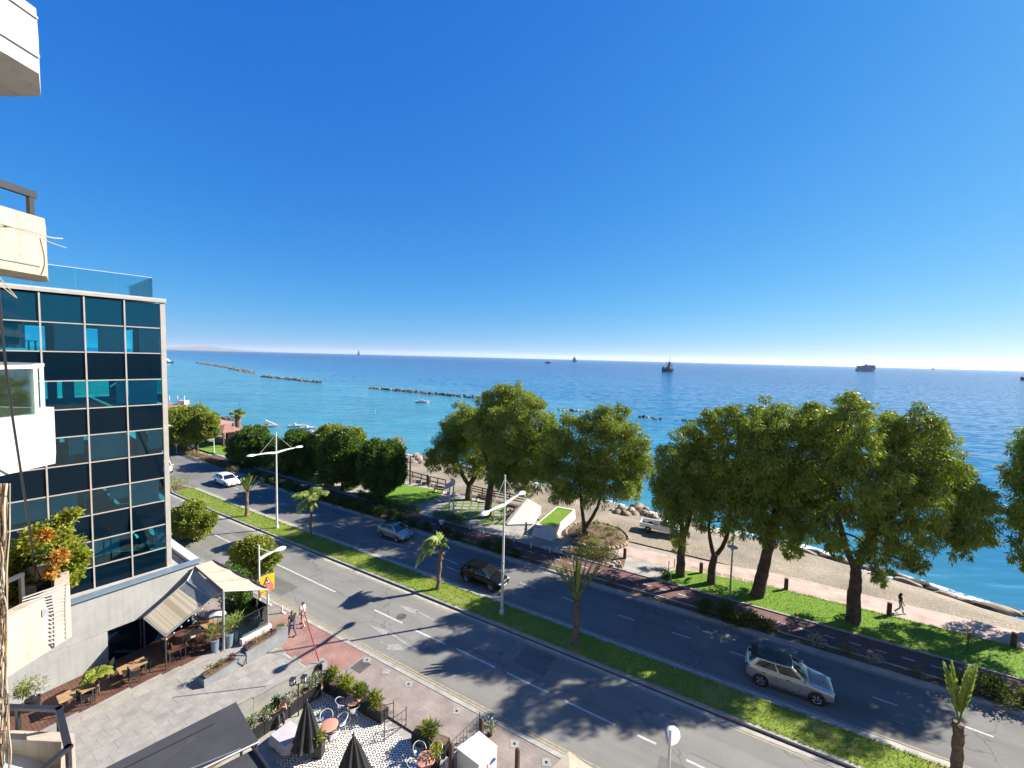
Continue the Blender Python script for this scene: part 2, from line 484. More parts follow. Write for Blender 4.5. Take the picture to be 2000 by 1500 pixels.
def brick_mat(name, c1, c2, mortar, w, h, rot=0.0, msize=0.012, bump=0.4, offset=0.5):
    m, t, b, N, Lk = nodes(name)
    tc = N('ShaderNodeTexCoord'); mp = N('ShaderNodeMapping')
    mp.inputs['Rotation'].default_value = (0, 0, rot)
    Lk(tc.outputs['Object'], mp.inputs['Vector'])
    br = N('ShaderNodeTexBrick')
    br.offset = offset
    br.inputs['Color1'].default_value = (*c1, 1); br.inputs['Color2'].default_value = (*c2, 1); br.inputs['Mortar'].default_value = (*mortar, 1)
    br.inputs['Scale'].default_value = 1; br.inputs['Mortar Size'].default_value = msize
    br.inputs['Brick Width'].default_value = w; br.inputs['Row Height'].default_value = h
    Lk(mp.outputs[0], br.inputs['Vector'])
    nz = N('ShaderNodeTexNoise'); nz.inputs['Scale'].default_value = 0.9; nz.inputs['Detail'].default_value = 7
    Lk(tc.outputs['Object'], nz.inputs['Vector'])
    r = N('ShaderNodeMapRange'); r.inputs[1].default_value = 0.3; r.inputs[2].default_value = 0.7; r.inputs[3].default_value = 0.74; r.inputs[4].default_value = 1.22
    Lk(nz.outputs['Fac'], r.inputs[0])
    mu = N('ShaderNodeMix'); mu.data_type = 'RGBA'; mu.blend_type = 'MULTIPLY'; mu.inputs[0].default_value = 1
    Lk(br.outputs['Color'], mu.inputs[6]); Lk(r.outputs[0], mu.inputs[7])
    Lk(mu.outputs[2], b.inputs['Base Color'])
    b.inputs['Roughness'].default_value = 0.88
    bp = N('ShaderNodeBump'); bp.inputs['Strength'].default_value = bump; bp.inputs['Distance'].default_value = 0.01; bp.invert = True
    Lk(br.outputs['Fac'], bp.inputs['Height']); Lk(bp.outputs[0], b.inputs['Normal'])
    return m
M['red_brick'] = brick_mat('red_brick', (0.27, 0.145, 0.12), (0.235, 0.12, 0.10), (0.19, 0.125, 0.105), 0.22, 0.11, RA + 0.78)
M['pave_print'] = brick_mat('pave_print', (0.225, 0.187, 0.163), (0.205, 0.17, 0.15), (0.18, 0.15, 0.133), 0.42, 0.21, RA, 0.014, 0.2)
M['pink_pave'] = brick_mat('pink_pave', (0.40, 0.295, 0.25), (0.36, 0.265, 0.225), (0.29, 0.225, 0.195), 0.4, 0.2, RA, 0.014, 0.2)
M['grey_pave'] = brick_mat('grey_pave', (0.30, 0.275, 0.245), (0.27, 0.25, 0.225), (0.21, 0.195, 0.175), 0.5, 0.25, RA, 0.014, 0.2)

def sand_mat():
    m, t, b, N, Lk = nodes('sand')
    tc = N('ShaderNodeTexCoord')
    n1 = N('ShaderNodeTexNoise'); n1.inputs['Scale'].default_value = 0.25; n1.inputs['Detail'].default_value = 8
    n2 = N('ShaderNodeTexNoise'); n2.inputs['Scale'].default_value = 7; n2.inputs['Detail'].default_value = 5
    vo = N('ShaderNodeTexVoronoi'); vo.inputs['Scale'].default_value = 6
    for n in (n1, n2, vo): Lk(tc.outputs['Object'], n.inputs['Vector'])
    cr = N('ShaderNodeValToRGB')
    e = cr.color_ramp.elements
    e[0].position = 0.30; e[0].color = (0.14, 0.116, 0.085, 1)
    e[1].position = 0.70; e[1].color = (0.26, 0.216, 0.155, 1)
    Lk(n1.outputs['Fac'], cr.inputs[0])
    r = N('ShaderNodeMapRange'); r.inputs[1].default_value = 0.3; r.inputs[2].default_value = 0.7; r.inputs[3].default_value = 0.6; r.inputs[4].default_value = 1.35
    Lk(n2.outputs['Fac'], r.inputs[0])
    mu = N('ShaderNodeMix'); mu.data_type = 'RGBA'; mu.blend_type = 'MULTIPLY'; mu.inputs[0].default_value = 1
    Lk(cr.outputs[0], mu.inputs[6]); Lk(r.outputs[0], mu.inputs[7])
    Lk(mu.outputs[2], b.inputs['Base Color'])
    b.inputs['Roughness'].default_value = 0.95
    bp = N('ShaderNodeBump'); bp.inputs['Strength'].default_value = 0.7; bp.inputs['Distance'].default_value = 0.05
    Lk(vo.outputs['Distance'], bp.inputs['Height']); Lk(bp.outputs[0], b.inputs['Normal'])
    return m
M['sand'] = sand_mat()

def sea_mat():
    """water colour follows the depth: pale turquoise over the shallows, deep blue beyond the breakwaters"""
    m, t, b, N, Lk = nodes('sea_water')
    g = N('ShaderNodeNewGeometry')
    vm = N('ShaderNodeVectorMath'); vm.operation = 'DOT_PRODUCT'
    a, c = Q(388, 708, -1.2), Q(1365, 823, -1.2)
    dirv = (c - a).normalized(); nrm = Vector((-dirv.y, dirv.x, 0))
    if nrm.y < 0: nrm = -nrm
    vm.inputs[1].default_value = nrm
    Lk(g.outputs['Position'], vm.inputs[0])
    sb = N('ShaderNodeMath'); sb.operation = 'SUBTRACT'; sb.inputs[1].default_value = nrm.dot(c)   # 0 on the breakwater line
    Lk(vm.outputs['Value'], sb.inputs[0])
    nz = N('ShaderNodeTexNoise'); nz.inputs['Scale'].default_value = 0.012; nz.inputs['Detail'].default_value = 6
    Lk(g.outputs['Position'], nz.inputs['Vector'])
    ma = N('ShaderNodeMath'); ma.operation = 'MULTIPLY_ADD'; ma.inputs[1].default_value = 120; 
    # the bottom drops off sooner towards the right of the bay
    vs_ = N('ShaderNodeVectorMath'); vs_.operation = 'DOT_PRODUCT'; vs_.inputs[1].default_value = DV; Lk(g.outputs['Position'], vs_.inputs[0])
    rs_ = N('ShaderNodeMapRange'); rs_.inputs[1].default_value = -60; rs_.inputs[2].default_value = 40; rs_.inputs[3].default_value = 0; rs_.inputs[4].default_value = 130; Lk(vs_.outputs['Value'], rs_.inputs[0])
    as_ = N('ShaderNodeMath'); as_.operation = 'ADD'; Lk(sb.outputs[0], as_.inputs[0]); Lk(rs_.outputs[0], as_.inputs[1])
    Lk(nz.outputs['Fac'], ma.inputs[0]); Lk(as_.outputs[0], ma.inputs[2])
    r = N('ShaderNodeMapRange'); r.inputs[1].default_value = -60; r.inputs[2].default_value = 700
    Lk(ma.outputs[0], r.inputs[0])
    cr = N('ShaderNodeValToRGB'); e = cr.color_ramp.elements
    e[0].position = 0.0; e[0].color = (0.052, 0.19, 0.232, 1)
    e[1].position = 1.0; e[1].color = (0.003, 0.042, 0.14, 1)
    x = e.new(0.12); x.color = (0.044, 0.185, 0.25, 1)
    x = e.new(0.22); x.color = (0.009, 0.10, 0.21, 1)
    x = e.new(0.5); x.color = (0.005, 0.072, 0.185, 1)
    Lk(r.outputs[0], cr.inputs[0])
    # patches of weed and sand on the bottom
    n2 = N('ShaderNodeTexNoise'); n2.inputs['Scale'].default_value = 0.03; n2.inputs['Detail'].default_value = 7; n2.inputs['Distortion'].default_value = 0.6
    Lk(g.outputs['Position'], n2.inputs['Vector'])
    r2 = N('ShaderNodeMapRange'); r2.inputs[1].default_value = 0.3; r2.inputs[2].default_value = 0.7; r2.inputs[3].default_value = 0.82; r2.inputs[4].default_value = 1.15
    Lk(n2.outputs['Fac'], r2.inputs[0])
    mu = N('ShaderNodeMix'); mu.data_type = 'RGBA'; mu.blend_type = 'MULTIPLY'; mu.inputs[0].default_value = 1
    Lk(cr.outputs[0], mu.inputs[6]); Lk(r2.outputs[0], mu.inputs[7])
    Lk(mu.outputs[2], b.inputs['Base Color'])
    b.inputs['Roughness'].default_value = 0.16
    b.inputs['IOR'].default_value = 1.33
    b.inputs['Specular IOR Level'].default_value = 0.22
    # waves: wind ripples drawn out along the crests, on a longer swell
    mp = N('ShaderNodeMapping'); mp.inputs['Rotation'].default_value = (0, 0, rad(8)); mp.inputs['Scale'].default_value = (0.28, 1.0, 1)
    Lk(g.outputs['Position'], mp.inputs['Vector'])
    w1 = N('ShaderNodeTexNoise'); w1.inputs['Scale'].default_value = 0.9; w1.inputs['Detail'].default_value = 5; w1.inputs['Roughness'].default_value = 0.55
    w2 = N('ShaderNodeTexNoise'); w2.inputs['Scale'].default_value = 0.09; w2.inputs['Detail'].default_value = 4
    Lk(mp.outputs[0], w1.inputs['Vector']); Lk(mp.outputs[0], w2.inputs['Vector'])
    # wavelet slopes taken straight from the noise, so far water keeps its tilted facets
    b2 = N('ShaderNodeBump'); b2.inputs['Strength'].default_value = 0.36; b2.inputs['Distance'].default_value = 2.2
    Lk(w2.outputs['Fac'], b2.inputs['Height'])
    v1 = N('ShaderNodeVectorMath'); v1.operation = 'SUBTRACT'; v1.inputs[1].default_value = (.5, .5, .5)
    Lk(w1.outputs['Color'], v1.inputs[0])
    v2 = N('ShaderNodeVectorMath'); v2.operation = 'MULTIPLY'; v2.inputs[1].default_value = (0.28, 0.7, 0.0)
    # sheltered behind the breakwaters, choppier in the open
    r3 = N('ShaderNodeMapRange'); r3.inputs[1].default_value = -20; r3.inputs[2].default_value = 450; r3.inputs[3].default_value = 1.0; r3.inputs[4].default_value = 2.6
    Lk(sb.outputs[0], r3.inputs[0])
    v0 = N('ShaderNodeVectorMath'); v0.operation = 'SCALE'; Lk(v1.outputs[0], v0.inputs[0]); Lk(r3.outputs[0], v0.inputs['Scale'])
    Lk(v0.outputs[0], v2.inputs[0])
    v3 = N('ShaderNodeVectorMath'); v3.operation = 'ADD'
    Lk(v2.outputs[0], v3.inputs[0]); Lk(b2.outputs[0], v3.inputs[1])
    v4 = N('ShaderNodeVectorMath'); v4.operation = 'NORMALIZE'
    Lk(v3.outputs[0], v4.inputs[0]); Lk(v4.outputs[0], b.inputs['Normal'])
    return m
M['sea'] = sea_mat()

def foam_mat():
    m, t, b, N, Lk = nodes('foam')
    g = N('ShaderNodeNewGeometry')
    nz = N('ShaderNodeTexNoise'); nz.inputs['Scale'].default_value = 0.8; nz.inputs['Detail'].default_value = 7; nz.inputs['Roughness'].default_value = 0.75
    Lk(g.outputs['Position'], nz.inputs['Vector'])
    r = N('ShaderNodeMapRange'); r.inputs[1].default_value = 0.47; r.inputs[2].default_value = 0.56
    Lk(nz.outputs['Fac'], r.inputs[0])
    b.inputs['Base Color'].default_value = (0.75, 0.78, 0.78, 1); b.inputs['Roughness'].default_value = 0.9
    Lk(r.outputs[0], b.inputs['Alpha'])
    return m
M['foam'] = foam_mat()

# =================================================================== ground, sea, roads
SEA = -1.2
SHORE = [(140, 10), (90, 26), (60, 36), (38, 43.5), (28, 47), (17.3, 50.4), (4.6, 55.0), (-12.3, 57.5), (-24, 59.5), (-33, 61), (-45, 62.5), (-57.7, 63.0),
         (-75, 59.5), (-95, 57), (-120, 61), (-150, 66), (-184, 71), (-300, 95), (-500, 170), (-900, 300), (-2500, 700), (-6000, 900)]

def strip(mb, left, right, mi=0):
    """ribbon between two polylines of points of the same length"""
    for i in range(len(left) - 1):
        mb.quad(left[i], left[i + 1], right[i + 1], right[i], mi)

# the ground under everything, out past the edge of sight on the land side
g = MB()
inner = [R(s, 43.9 if s < 30 else 43.9 - (s - 30) * 0.25, -0.12) for s, n in SHORE]
inner[0:3] = [R(140, 4, -0.12), R(90, 22, -0.12), R(60, 32, -0.12)]
for i, (s, n) in enumerate(SHORE):
    if s < -200: inner[i] = R(s, n - 25, -0.12)
outer = [R(s, -400 if s > -600 else -2600, -0.12) for s, n in SHORE]
strip(g, outer, inner)
structure(g, 'ground', M['plaza'])

# beach: falls from the promenade to below the water
b = MB()
rows = []
rng = random.Random(4)
fine = []
for i in range(len(SHORE) - 1):
    (s0, n0), (s1, n1) = SHORE[i], SHORE[i + 1]
    k = max(1, int(min(abs(s1 - s0), 160) / 2.5))
    for j in range(k):
        t = j / k
        fine.append((s0 + (s1 - s0) * t, n0 + (n1 - n0) * t + (rng.uniform(-0.35, 0.35) if abs(s0) < 200 else 0), tuple(inner[i].lerp(inner[i + 1], t))))
fine.append((*SHORE[-1], tuple(inner[-1])))
for s, n, inn in fine:
    a = Vector(inn); a.z = -0.02
    w = R(s, n, SEA)
    row = []
    for t, z in ((0, -0.02), (0.3, -0.10), (0.6, -0.42), (0.85, -0.85), (1.0, SEA), (1.15, -1.75), (1.6, -3.2)):
        p = a.lerp(w, t); p.z = z + (rng.uniform(-0.05, 0.05) if 0.2 < t < 0.9 else 0)
        row.append(p)
    rows.append(row)
for i in range(len(rows) - 1):
    for j in range(6):
        b.quad(rows[i][j], rows[i][j + 1], rows[i + 1][j + 1], rows[i + 1][j])
structure(b, 'beach', M['sand'], sm=60)

w = MB()
xs = [-90000, -20000, -4000, -1200, -400, 0, 400, 1200, 4000, 20000, 90000]
ys = [-200, 60, 200, 500, 1200, 3000, 9000, 30000, 95000]
for i in range(len(xs) - 1):
    for j in range(len(ys) - 1):
        w.quad((xs[i], ys[j], SEA), (xs[i + 1], ys[j], SEA), (xs[i + 1], ys[j + 1], SEA), (xs[i], ys[j + 1], SEA))
structure(w, 'sea', M['sea'])
f = MB()
for i in range(len(rows) - 1):
    if -70 < fine[i][0] < 60:
        e0, e1 = R(fine[i][0], fine[i][1] - 0.4, SEA + 0.012), R(fine[i + 1][0], fine[i + 1][1] - 0.4, SEA + 0.012)
        wd = 2.6 if fine[i][0] > 0 else 0.8
        f.quad(e0, e1, e1 + NV * wd, e0 + NV * wd)
tag(f.build('surf_foam', M['foam']), 'thin white foam where the ripples break along the pebble beach', 'foam', kind='stuff')

# ---- roads: straight to the right, swinging gently seawards on the left
def road_off(s):
    """sideways shift of the road axis"""
    return 0.0 if s > -45 else 0.00085 * (s + 45) ** 2

SS = [60, 40, 20, 0, -20, -35, -45, -52, -58, -64, -70, -78, -88, -100, -115, -135, -160, -200]
def band(mb, n0, n1, z=0.0, s_from=60, s_to=-200, step=None, mi=0, k0=1.0, k1=1.0):
    ss = [s for s in SS if s_to <= s <= s_from]
    if ss[0] != s_from: ss = [s_from] + ss
    if ss[-1] != s_to: ss = ss + [s_to]
    lft = [R(s, n0 + k0 * road_off(s), z) for s in ss]
    rgt = [R(s, n1 + k1 * road_off(s), z) for s in ss]
    strip(mb, rgt, lft, mi)
def raised(mb, n0, n1, z0, z1, s_from=60, s_to=-200, mi=0):
    ss = [s for s in SS if s_to <= s <= s_from]
    if ss[0] != s_from: ss = [s_from] + ss
    if ss[-1] != s_to: ss = ss + [s_to]
    for (sa, sb) in zip(ss[:-1], ss[1:]):
        a0, a1 = R(sa, n0 + road_off(sa)), R(sa, n1 + road_off(sa))
        b0, b1 = R(sb, n0 + road_off(sb)), R(sb, n1 + road_off(sb))
        vs = [(p.x, p.y, z) for z in (z0, z1) for p in (a0, a1, b1, b0)]
        mb.add(vs, [(4, 5, 6, 7), (0, 4, 7, 3), (1, 2, 6, 5), (0, 1, 5, 4), (2, 3, 7, 6)], mi)

m_ = MB(); band(m_, 17.85, 24.5); structure(m_, 'near_road', M['asphalt'])
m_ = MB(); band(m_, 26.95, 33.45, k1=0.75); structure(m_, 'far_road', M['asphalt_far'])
# widening at the left where the median ends
m_ = MB(); band(m_, 24.5, 26.95, 0.0, -69, -200); structure(m_, 'junction_road', M['asphalt'])

# median: kerbs, then grass, ending in a round nose at the left
SM = -69.5
m_ = MB()
raised(m_, 24.5, 24.72, 0, 0.13, 60, -66)
raised(m_, 26.78, 26.98, 0, 0.13, 60, -66)
m_.prism([(p.x, p.y) for p in (R(-66, 24.5 + road_off(-66)), R(-69, 25.3 + road_off(-68)), R(-70, 26.0 + road_off(-69)), R(-69, 26.7 + road_off(-68)), R(-66, 26.98 + road_off(-66)))], 0, 0.13)
raised(m_, 17.6, 17.85, 0, 0.13)
raised(m_, 33.45, 33.68, 0, 0.14, 60, -62)
structure(m_, 'kerbs', M['kerb'])
m_ = MB(); band(m_, 24.36, 24.5, 0.005, 60, -66); band(m_, 26.98, 27.08, 0.005, 60, -66)
band(m_, 17.85, 17.97, 0.005)
structure(m_, 'gutters', M['kerb_dark'])
M['gutter_pale'] = mat('gutter_pale', (0.46, 0.43, 0.37), 0.9, 0.12, 1.5, fine=0.12)
m_ = MB(); band(m_, 27.085, 27.42, 0.0055, 60, -66); band(m_, 24.10, 24.355, 0.0055, 60, -66); band(m_, 33.2, 33.445, 0.0055, 60, -66); structure(m_, 'gutter_channels', M['gutter_pale'])
m_ = MB()
raised(m_, 24.72, 26.78, 0.02, 0.12, 60, -66)
structure(m_, 'median_grass', M['grass'])
m_ = MB()
m_.prism([(p.x, p.y) for p in (R(-66.02, 24.75 + road_off(-66)), R(-68.8, 25.45 + road_off(-68)), R(-69.6, 26.0 + road_off(-69)), R(-68.8, 26.5 + road_off(-68)), R(-66.02, 26.76 + road_off(-66)))], 0.02, 0.137)
structure(m_, 'median_nose', M['soil'])

# painted edge lines and lane dashes
m_ = MB()
band(m_, 18.02, 18.12, 0.004); band(m_, 18.2, 18.28, 0.004)
band(m_, 23.93, 24.02, 0.004, 60, -66)
band(m_, 27.52, 27.6, 0.004, 60, -66)
band(m_, 33.0, 33.1, 0.004, 60, -66)
structure(m_, 'edge_lines', M['yellow_line'])
dash = MB()
def px_dash(p, q, wd=0.13):
    a, c = Q(*p, 0.004), Q(*q, 0.004)
    u = (c - a).normalized(); v = Vector((-u.y, u.x, 0)) * wd / 2
    dash.quad(a - v, c - v, c + v, a + v)
for p, q in [((528, 1096), (655, 1156)), ((731, 1191), (786, 1217)), ((811, 1231), (871, 1258)), ((892, 1267), (966, 1303)), ((990, 1314), (1072, 1353)),
             ((1104, 1369), (1202, 1416)), ((1245, 1436), (1282, 1453)), ((418, 1044), (450, 1059)), ((1340, 1484), (1420, 1522))]:
    px_dash(p, q)
s = -130
for s0, ln in [(-56, 1.2), (-50.5, 1.2), (-45, 1.2), (-39.6, 1.2), (-62, 1.2), (-68, 1.2)]:
    a = R(s0, 30.35 + 0.9 * road_off(s0), 0.004); c = R(s0 + ln, 30.35 + 0.9 * road_off(s0 + ln), 0.004)
    v = NV * 0.06
    dash.quad(a - v, c - v, c + v, a + v)
for p, q in [((750, 1056), (790, 1066)), ((868, 1091), (895, 1102)), ((870, 1106), (905, 1119)), ((1016, 1138), (1046, 1149)), ((1100, 1167), (1128, 1177)),
             ((1208, 1201), (1239, 1211)), ((1312, 1235), (1350, 1247)), ((1424, 1272), (1464, 1285)), ((1704, 1361), (1753, 1378)), ((1885, 1419), (1940, 1439)), ((650, 1026), (672, 1033))]:
    px_dash(p, q, 0.11)
structure(dash, 'lane_dashes', M['road_paint'])
# faded lane arrows
ar = MB()
def px_poly(pts, z=0.0045):
    ar.add([Q(*p, z) for p in pts], [tuple(range(len(pts)))])
px_poly([(720, 1219), (759, 1232), (760, 1236), (752, 1243), (741, 1236)])
px_poly([(757, 1236), (760, 1234), (818, 1269), (812, 1271)])
px_poly([(744, 1252), (755, 1259), (778, 1258), (790, 1268), (775, 1271), (755, 1268), (758, 1262), (743, 1254)])
px_poly([(779, 1182), (800, 1186), (818, 1192), (812, 1199), (800, 1196)])
px_poly([(812, 1194), (816, 1193), (854, 1213), (850, 1215)])
structure(ar, 'road_arrows', M['faded_paint'])
# manhole cover of the near road
mh = MB(); c = Q(784, 1204, 0.003)
mh.lathe([(0.36, 0), (0.36, 0.006), (0.3, 0.006), (0.3, 0.003), (0.02, 0.003)], c, 20)
single(mh, 'manhole_cover', M['kerb_dark'], 'round iron manhole cover in the near road beside the faded lane arrow', 'manhole cover', loc=c)

# repair patches and the joint between the two lanes
pt = MB()
for s0, n0, ls, ln in ((-34.5, 18.6, 3.4, 1.5), (-12.2, 22.0, 2.2, 1.9), (-3.0, 19.2, 5.5, 1.2), (-24, 31.2, 4.0, 1.4), (4.5, 28.2, 3.0, 1.6), (12.5, 31.4, 5.0, 1.1), (-46, 22.4, 5, 1.2)):
    pt.add([R(s0, n0, .0028), R(s0 + ls, n0, .0028), R(s0 + ls, n0 + ln, .0028), R(s0, n0 + ln, .0028)], [(0, 1, 2, 3)])
rng = random.Random(2)
for n0 in (21.32, 30.05):
    s0 = -60
    while s0 < 40:
        ls = rng.uniform(2, 5); w_ = .03
        a, c = R(s0, n0 + rng.uniform(-.03, .03), .0034), R(s0 + ls, n0 + rng.uniform(-.03, .03), .0034)
        if rng.random() < .6: pt.quad(a - NV * w_, c - NV * w_, c + NV * w_, a + NV * w_)
        s0 += ls
structure(pt, 'road_patches', M['asphalt_patch'])

# shrub bed, cycle path, kerbs
m_ = MB(); band(m_, 33.68, 34.55, 0.09, 60, -66); structure(m_, 'shrub_bed', M['soil'])
m_ = MB(); band(m_, 34.55, 36.95, 0.12, 60, -84); structure(m_, 'cycle_path', M['cycle'])
m_ = MB(); raised(m_, 36.95, 37.12, 0, 0.2, 60, -84); raised(m_, 34.43, 34.55, 0, 0.15, 60, -66); structure(m_, 'path_kerbs', M['kerb'])
cdash = MB()
s = 32.0
while s > -80:
    c0 = R(s, 35.72 + road_off(s), 0.125); c1 = R(s - 0.62, 35.72 + road_off(s - 0.62), 0.125)
    cdash.quad(c0 - NV * 0.05, c1 - NV * 0.05, c1 + NV * 0.05, c0 + NV * 0.05)
    s -= 1.38
structure(cdash, 'path_dashes', M['road_paint'])

# promenade to the right: lawn, then pink path
m_ = MB(); strip(m_, [R(60, 41.6, 0.10), R(10, 41.45, 0.10), R(2, 41.2, 0.10), R(-3, 40.6, 0.10), R(-5.2, 40.0, 0.10), R(-6.2, 38.6, 0.10)],
                 [R(60, 37.12, 0.10), R(10, 37.12, 0.10), R(2, 37.12, 0.10), R(-3, 37.12, 0.10), R(-5.2, 37.12, 0.10), R(-6.2, 37.12, 0.10)])
structure(m_, 'promenade_lawn', M['grass_park'])
m_ = MB(); strip(m_, [R(60, 44.2, 0.07), R(17, 44.1, 0.07), R(3, 44.3, 0.07), R(-3, 43.3, 0.07), R(-10, 42.2, 0.07), R(-17, 41.2, 0.07)],
                 [R(60, 41.6, 0.07), R(17, 41.5, 0.07), R(3, 41.2, 0.07), R(-3, 40.2, 0.07), R(-10, 40.2, 0.07), R(-17, 40.0, 0.07)])
structure(m_, 'pink_promenade', M['pink_pave'])
m_ = MB(); strip(m_, [R(-5.0, 41.5, 0.062), R(-20, 42.5, 0.062), R(-30, 45.4, 0.062), R(-48, 46.5, 0.062), R(-66, 47, 0.062), R(-100, 49.5, 0.062)],
                 [R(-5.0, 37.12, 0.062), R(-20, 37.12, 0.062), R(-30, 37.12, 0.062), R(-48, 37.12, 0.062), R(-66, 37.12 + .4, 0.062), R(-100, 37.12 + 2.6, 0.062)])
structure(m_, 'plaza_paving', M['grey_pave'])
def lawn(name, pts, z=0.10):
    m = MB(); m.add([Q(*p, z) for p in pts], [tuple(range(len(pts)))[::-1]])
    structure(m, name, M['grass_park'])
lawn('park_lawn', [(740, 972), (790, 985), (814, 985), (856, 972), (868, 960), (820, 951), (780, 946), (730, 958)])
lawn('park_lawn', [(378, 874), (389, 857), (448, 869), (540, 888), (620, 905), (612, 930), (560, 925), (490, 897), (411, 884)])

# near pavement: patterned concrete, red brick by the driveway
m_ = MB(); band(m_, 15.05, 17.6, 0.11, 60, -20.4); structure(m_, 'near_pavement', M['pave_print'])
m_ = MB(); m_.add([R(-20.4, 17.6, 0.114), R(-20.4, 15.0, 0.114), R(-28.5, 15.0, 0.114), R(-28.5, 17.6, 0.114)], [(0, 3, 2, 1)])
structure(m_, 'brick_driveway', M['red_brick'])
m_ = MB(); band(m_, 14.0, 17.6, 0.11, -28.5, -200); structure(m_, 'near_pavement', M['pave_print'])
# drain covers and anchor plates in the near pavement
k = 0
dc = MB(); c = Q(705, 1301, 0.112)
dc.box((c.x, c.y, 0.116), (0.85, 0.85, 0.012), -RA)
single(dc, 'drain_cover', M['kerb_dark'], 'square dark drain cover in the pavement at the end of the red brick', 'drain cover', loc=c)
plates = [(717, 1289, 'pale plate with a hole in the pavement nearest the square drain cover'), (754, 1312, 'second pale plate along the pavement, without a hole showing'),
          (798, 1336, 'pale plate with a dark hole, midway between the drain cover and the iron gate'), (892, 1389, 'pale plate with a hole in the pavement beyond the planter hedge'),
          (1005, 1453, 'pale plate with a hole in the pavement beside the white cabinet'), (1067, 1489, 'pale plate with a hole in the pavement near the cream awning')]
for px, py, lb in plates:
    c = Q(px, py, 0.112)
    t = thing('anchor_plate', lb, 'metal plate', c, 'pale anchor plates set in the near pavement', 0)
    p = MB(); p.box((c.x, c.y, 0.117), (0.42, 0.42, 0.014), -RA + 0.5); p.build('plate', M['faded_paint'], t)
    if '(without' not in lb and 'without' not in lb:
        p = MB(); p.lathe([(0.07, 0), (0.07, 0.006)], (c.x, c.y, 0.1235), 10); p.build('hole', M['black_metal'], t)

# hills across the bay
h = MB()
rng = random.Random(9)
base = []
N_ = 60
pr = []
for i in range(N_ + 1):
    t = i / N_
    px = 180 + 320 * t
    topy = 683 - (13 * math.exp(-((px - 365) / 45) ** 2) + 9 * math.exp(-((px - 300) / 60) ** 2) + 5 * math.exp(-((px - 430) / 50) ** 2)) * (1 + 0.12 * math.sin(px * 0.31) + 0.1 * math.sin(px * 0.11)) - 0.5
    hor = 682 + (px - 326) * 0.0248
    hgt = 0.5 * max(4, (hor - (topy + (px - 326) * 0.0248)) * 25000 / 820)
    if t > 0.93: hgt *= (1 - t) / 0.07
    p = D(px, hor, 25000); p.z = 0
    pr.append((p, hgt))
for i in range(N_):
    (p, a), (q, c) = pr[i], pr[i + 1]
    bk = Vector((-600, 3500, 0))
    h.quad(Vector((p.x, p.y, SEA)), Vector((q.x, q.y, SEA)), q + Vector((0, 700, c * 0.45)), p + Vector((0, 700, a * 0.45)))
    h.quad(p + Vector((0, 700, a * 0.45)), q + Vector((0, 700, c * 0.45)), q + Vector((0, 1800, c * 1.15)), p + Vector((0, 1800, a * 1.15)))
    h.quad(p + Vector((0, 1800, a * 1.15)), q + Vector((0, 1800, c * 1.15)), Vector((q.x, q.y + 5000, SEA)), Vector((p.x, p.y + 5000, SEA)))
M['hill'] = mat('hill', (0.20, 0.18, 0.15), 0.95, 0.2, 0.002)
structure(h, 'hills', M['hill'], sm=80)
# =================================================================== foliage
M['euc_leaf'] = leaf_mat('euc_leaf', (0.055, 0.12, 0.022), (0.33, 0.36, 0.055), 0.26)
M['ficus_leaf'] = leaf_mat('ficus_leaf', (0.025, 0.075, 0.018), (0.13, 0.19, 0.03), 0.3, 0.38)
M['street_leaf'] = leaf_mat('street_leaf', (0.10, 0.155, 0.024), (0.31, 0.32, 0.06), 0.35)
M['shrub_leaf'] = leaf_mat('shrub_leaf', (0.03, 0.065, 0.015), (0.12, 0.14, 0.03), 0.3)
M['dry_shrub'] = leaf_mat('dry_shrub', (0.12, 0.085, 0.03), (0.26, 0.21, 0.09), 0.25)
M['palm_leaf'] = leaf_mat('palm_leaf', (0.11, 0.19, 0.035), (0.32, 0.37, 0.11), 0.35)
M['bright_leaf'] = leaf_mat('bright_leaf', (0.12, 0.18, 0.02), (0.34, 0.33, 0.05), 0.4)
M['red_leaf'] = leaf_mat('red_leaf', (0.30, 0.11, 0.02), (0.40, 0.24, 0.05), 0.35)
M['purple_leaf'] = leaf_mat('purple_leaf', (0.035, 0.012, 0.018), (0.12, 0.03, 0.045), 0.2)
M['grey_leaf'] = leaf_mat('grey_leaf', (0.18, 0.20, 0.12), (0.42, 0.42, 0.34), 0.3)

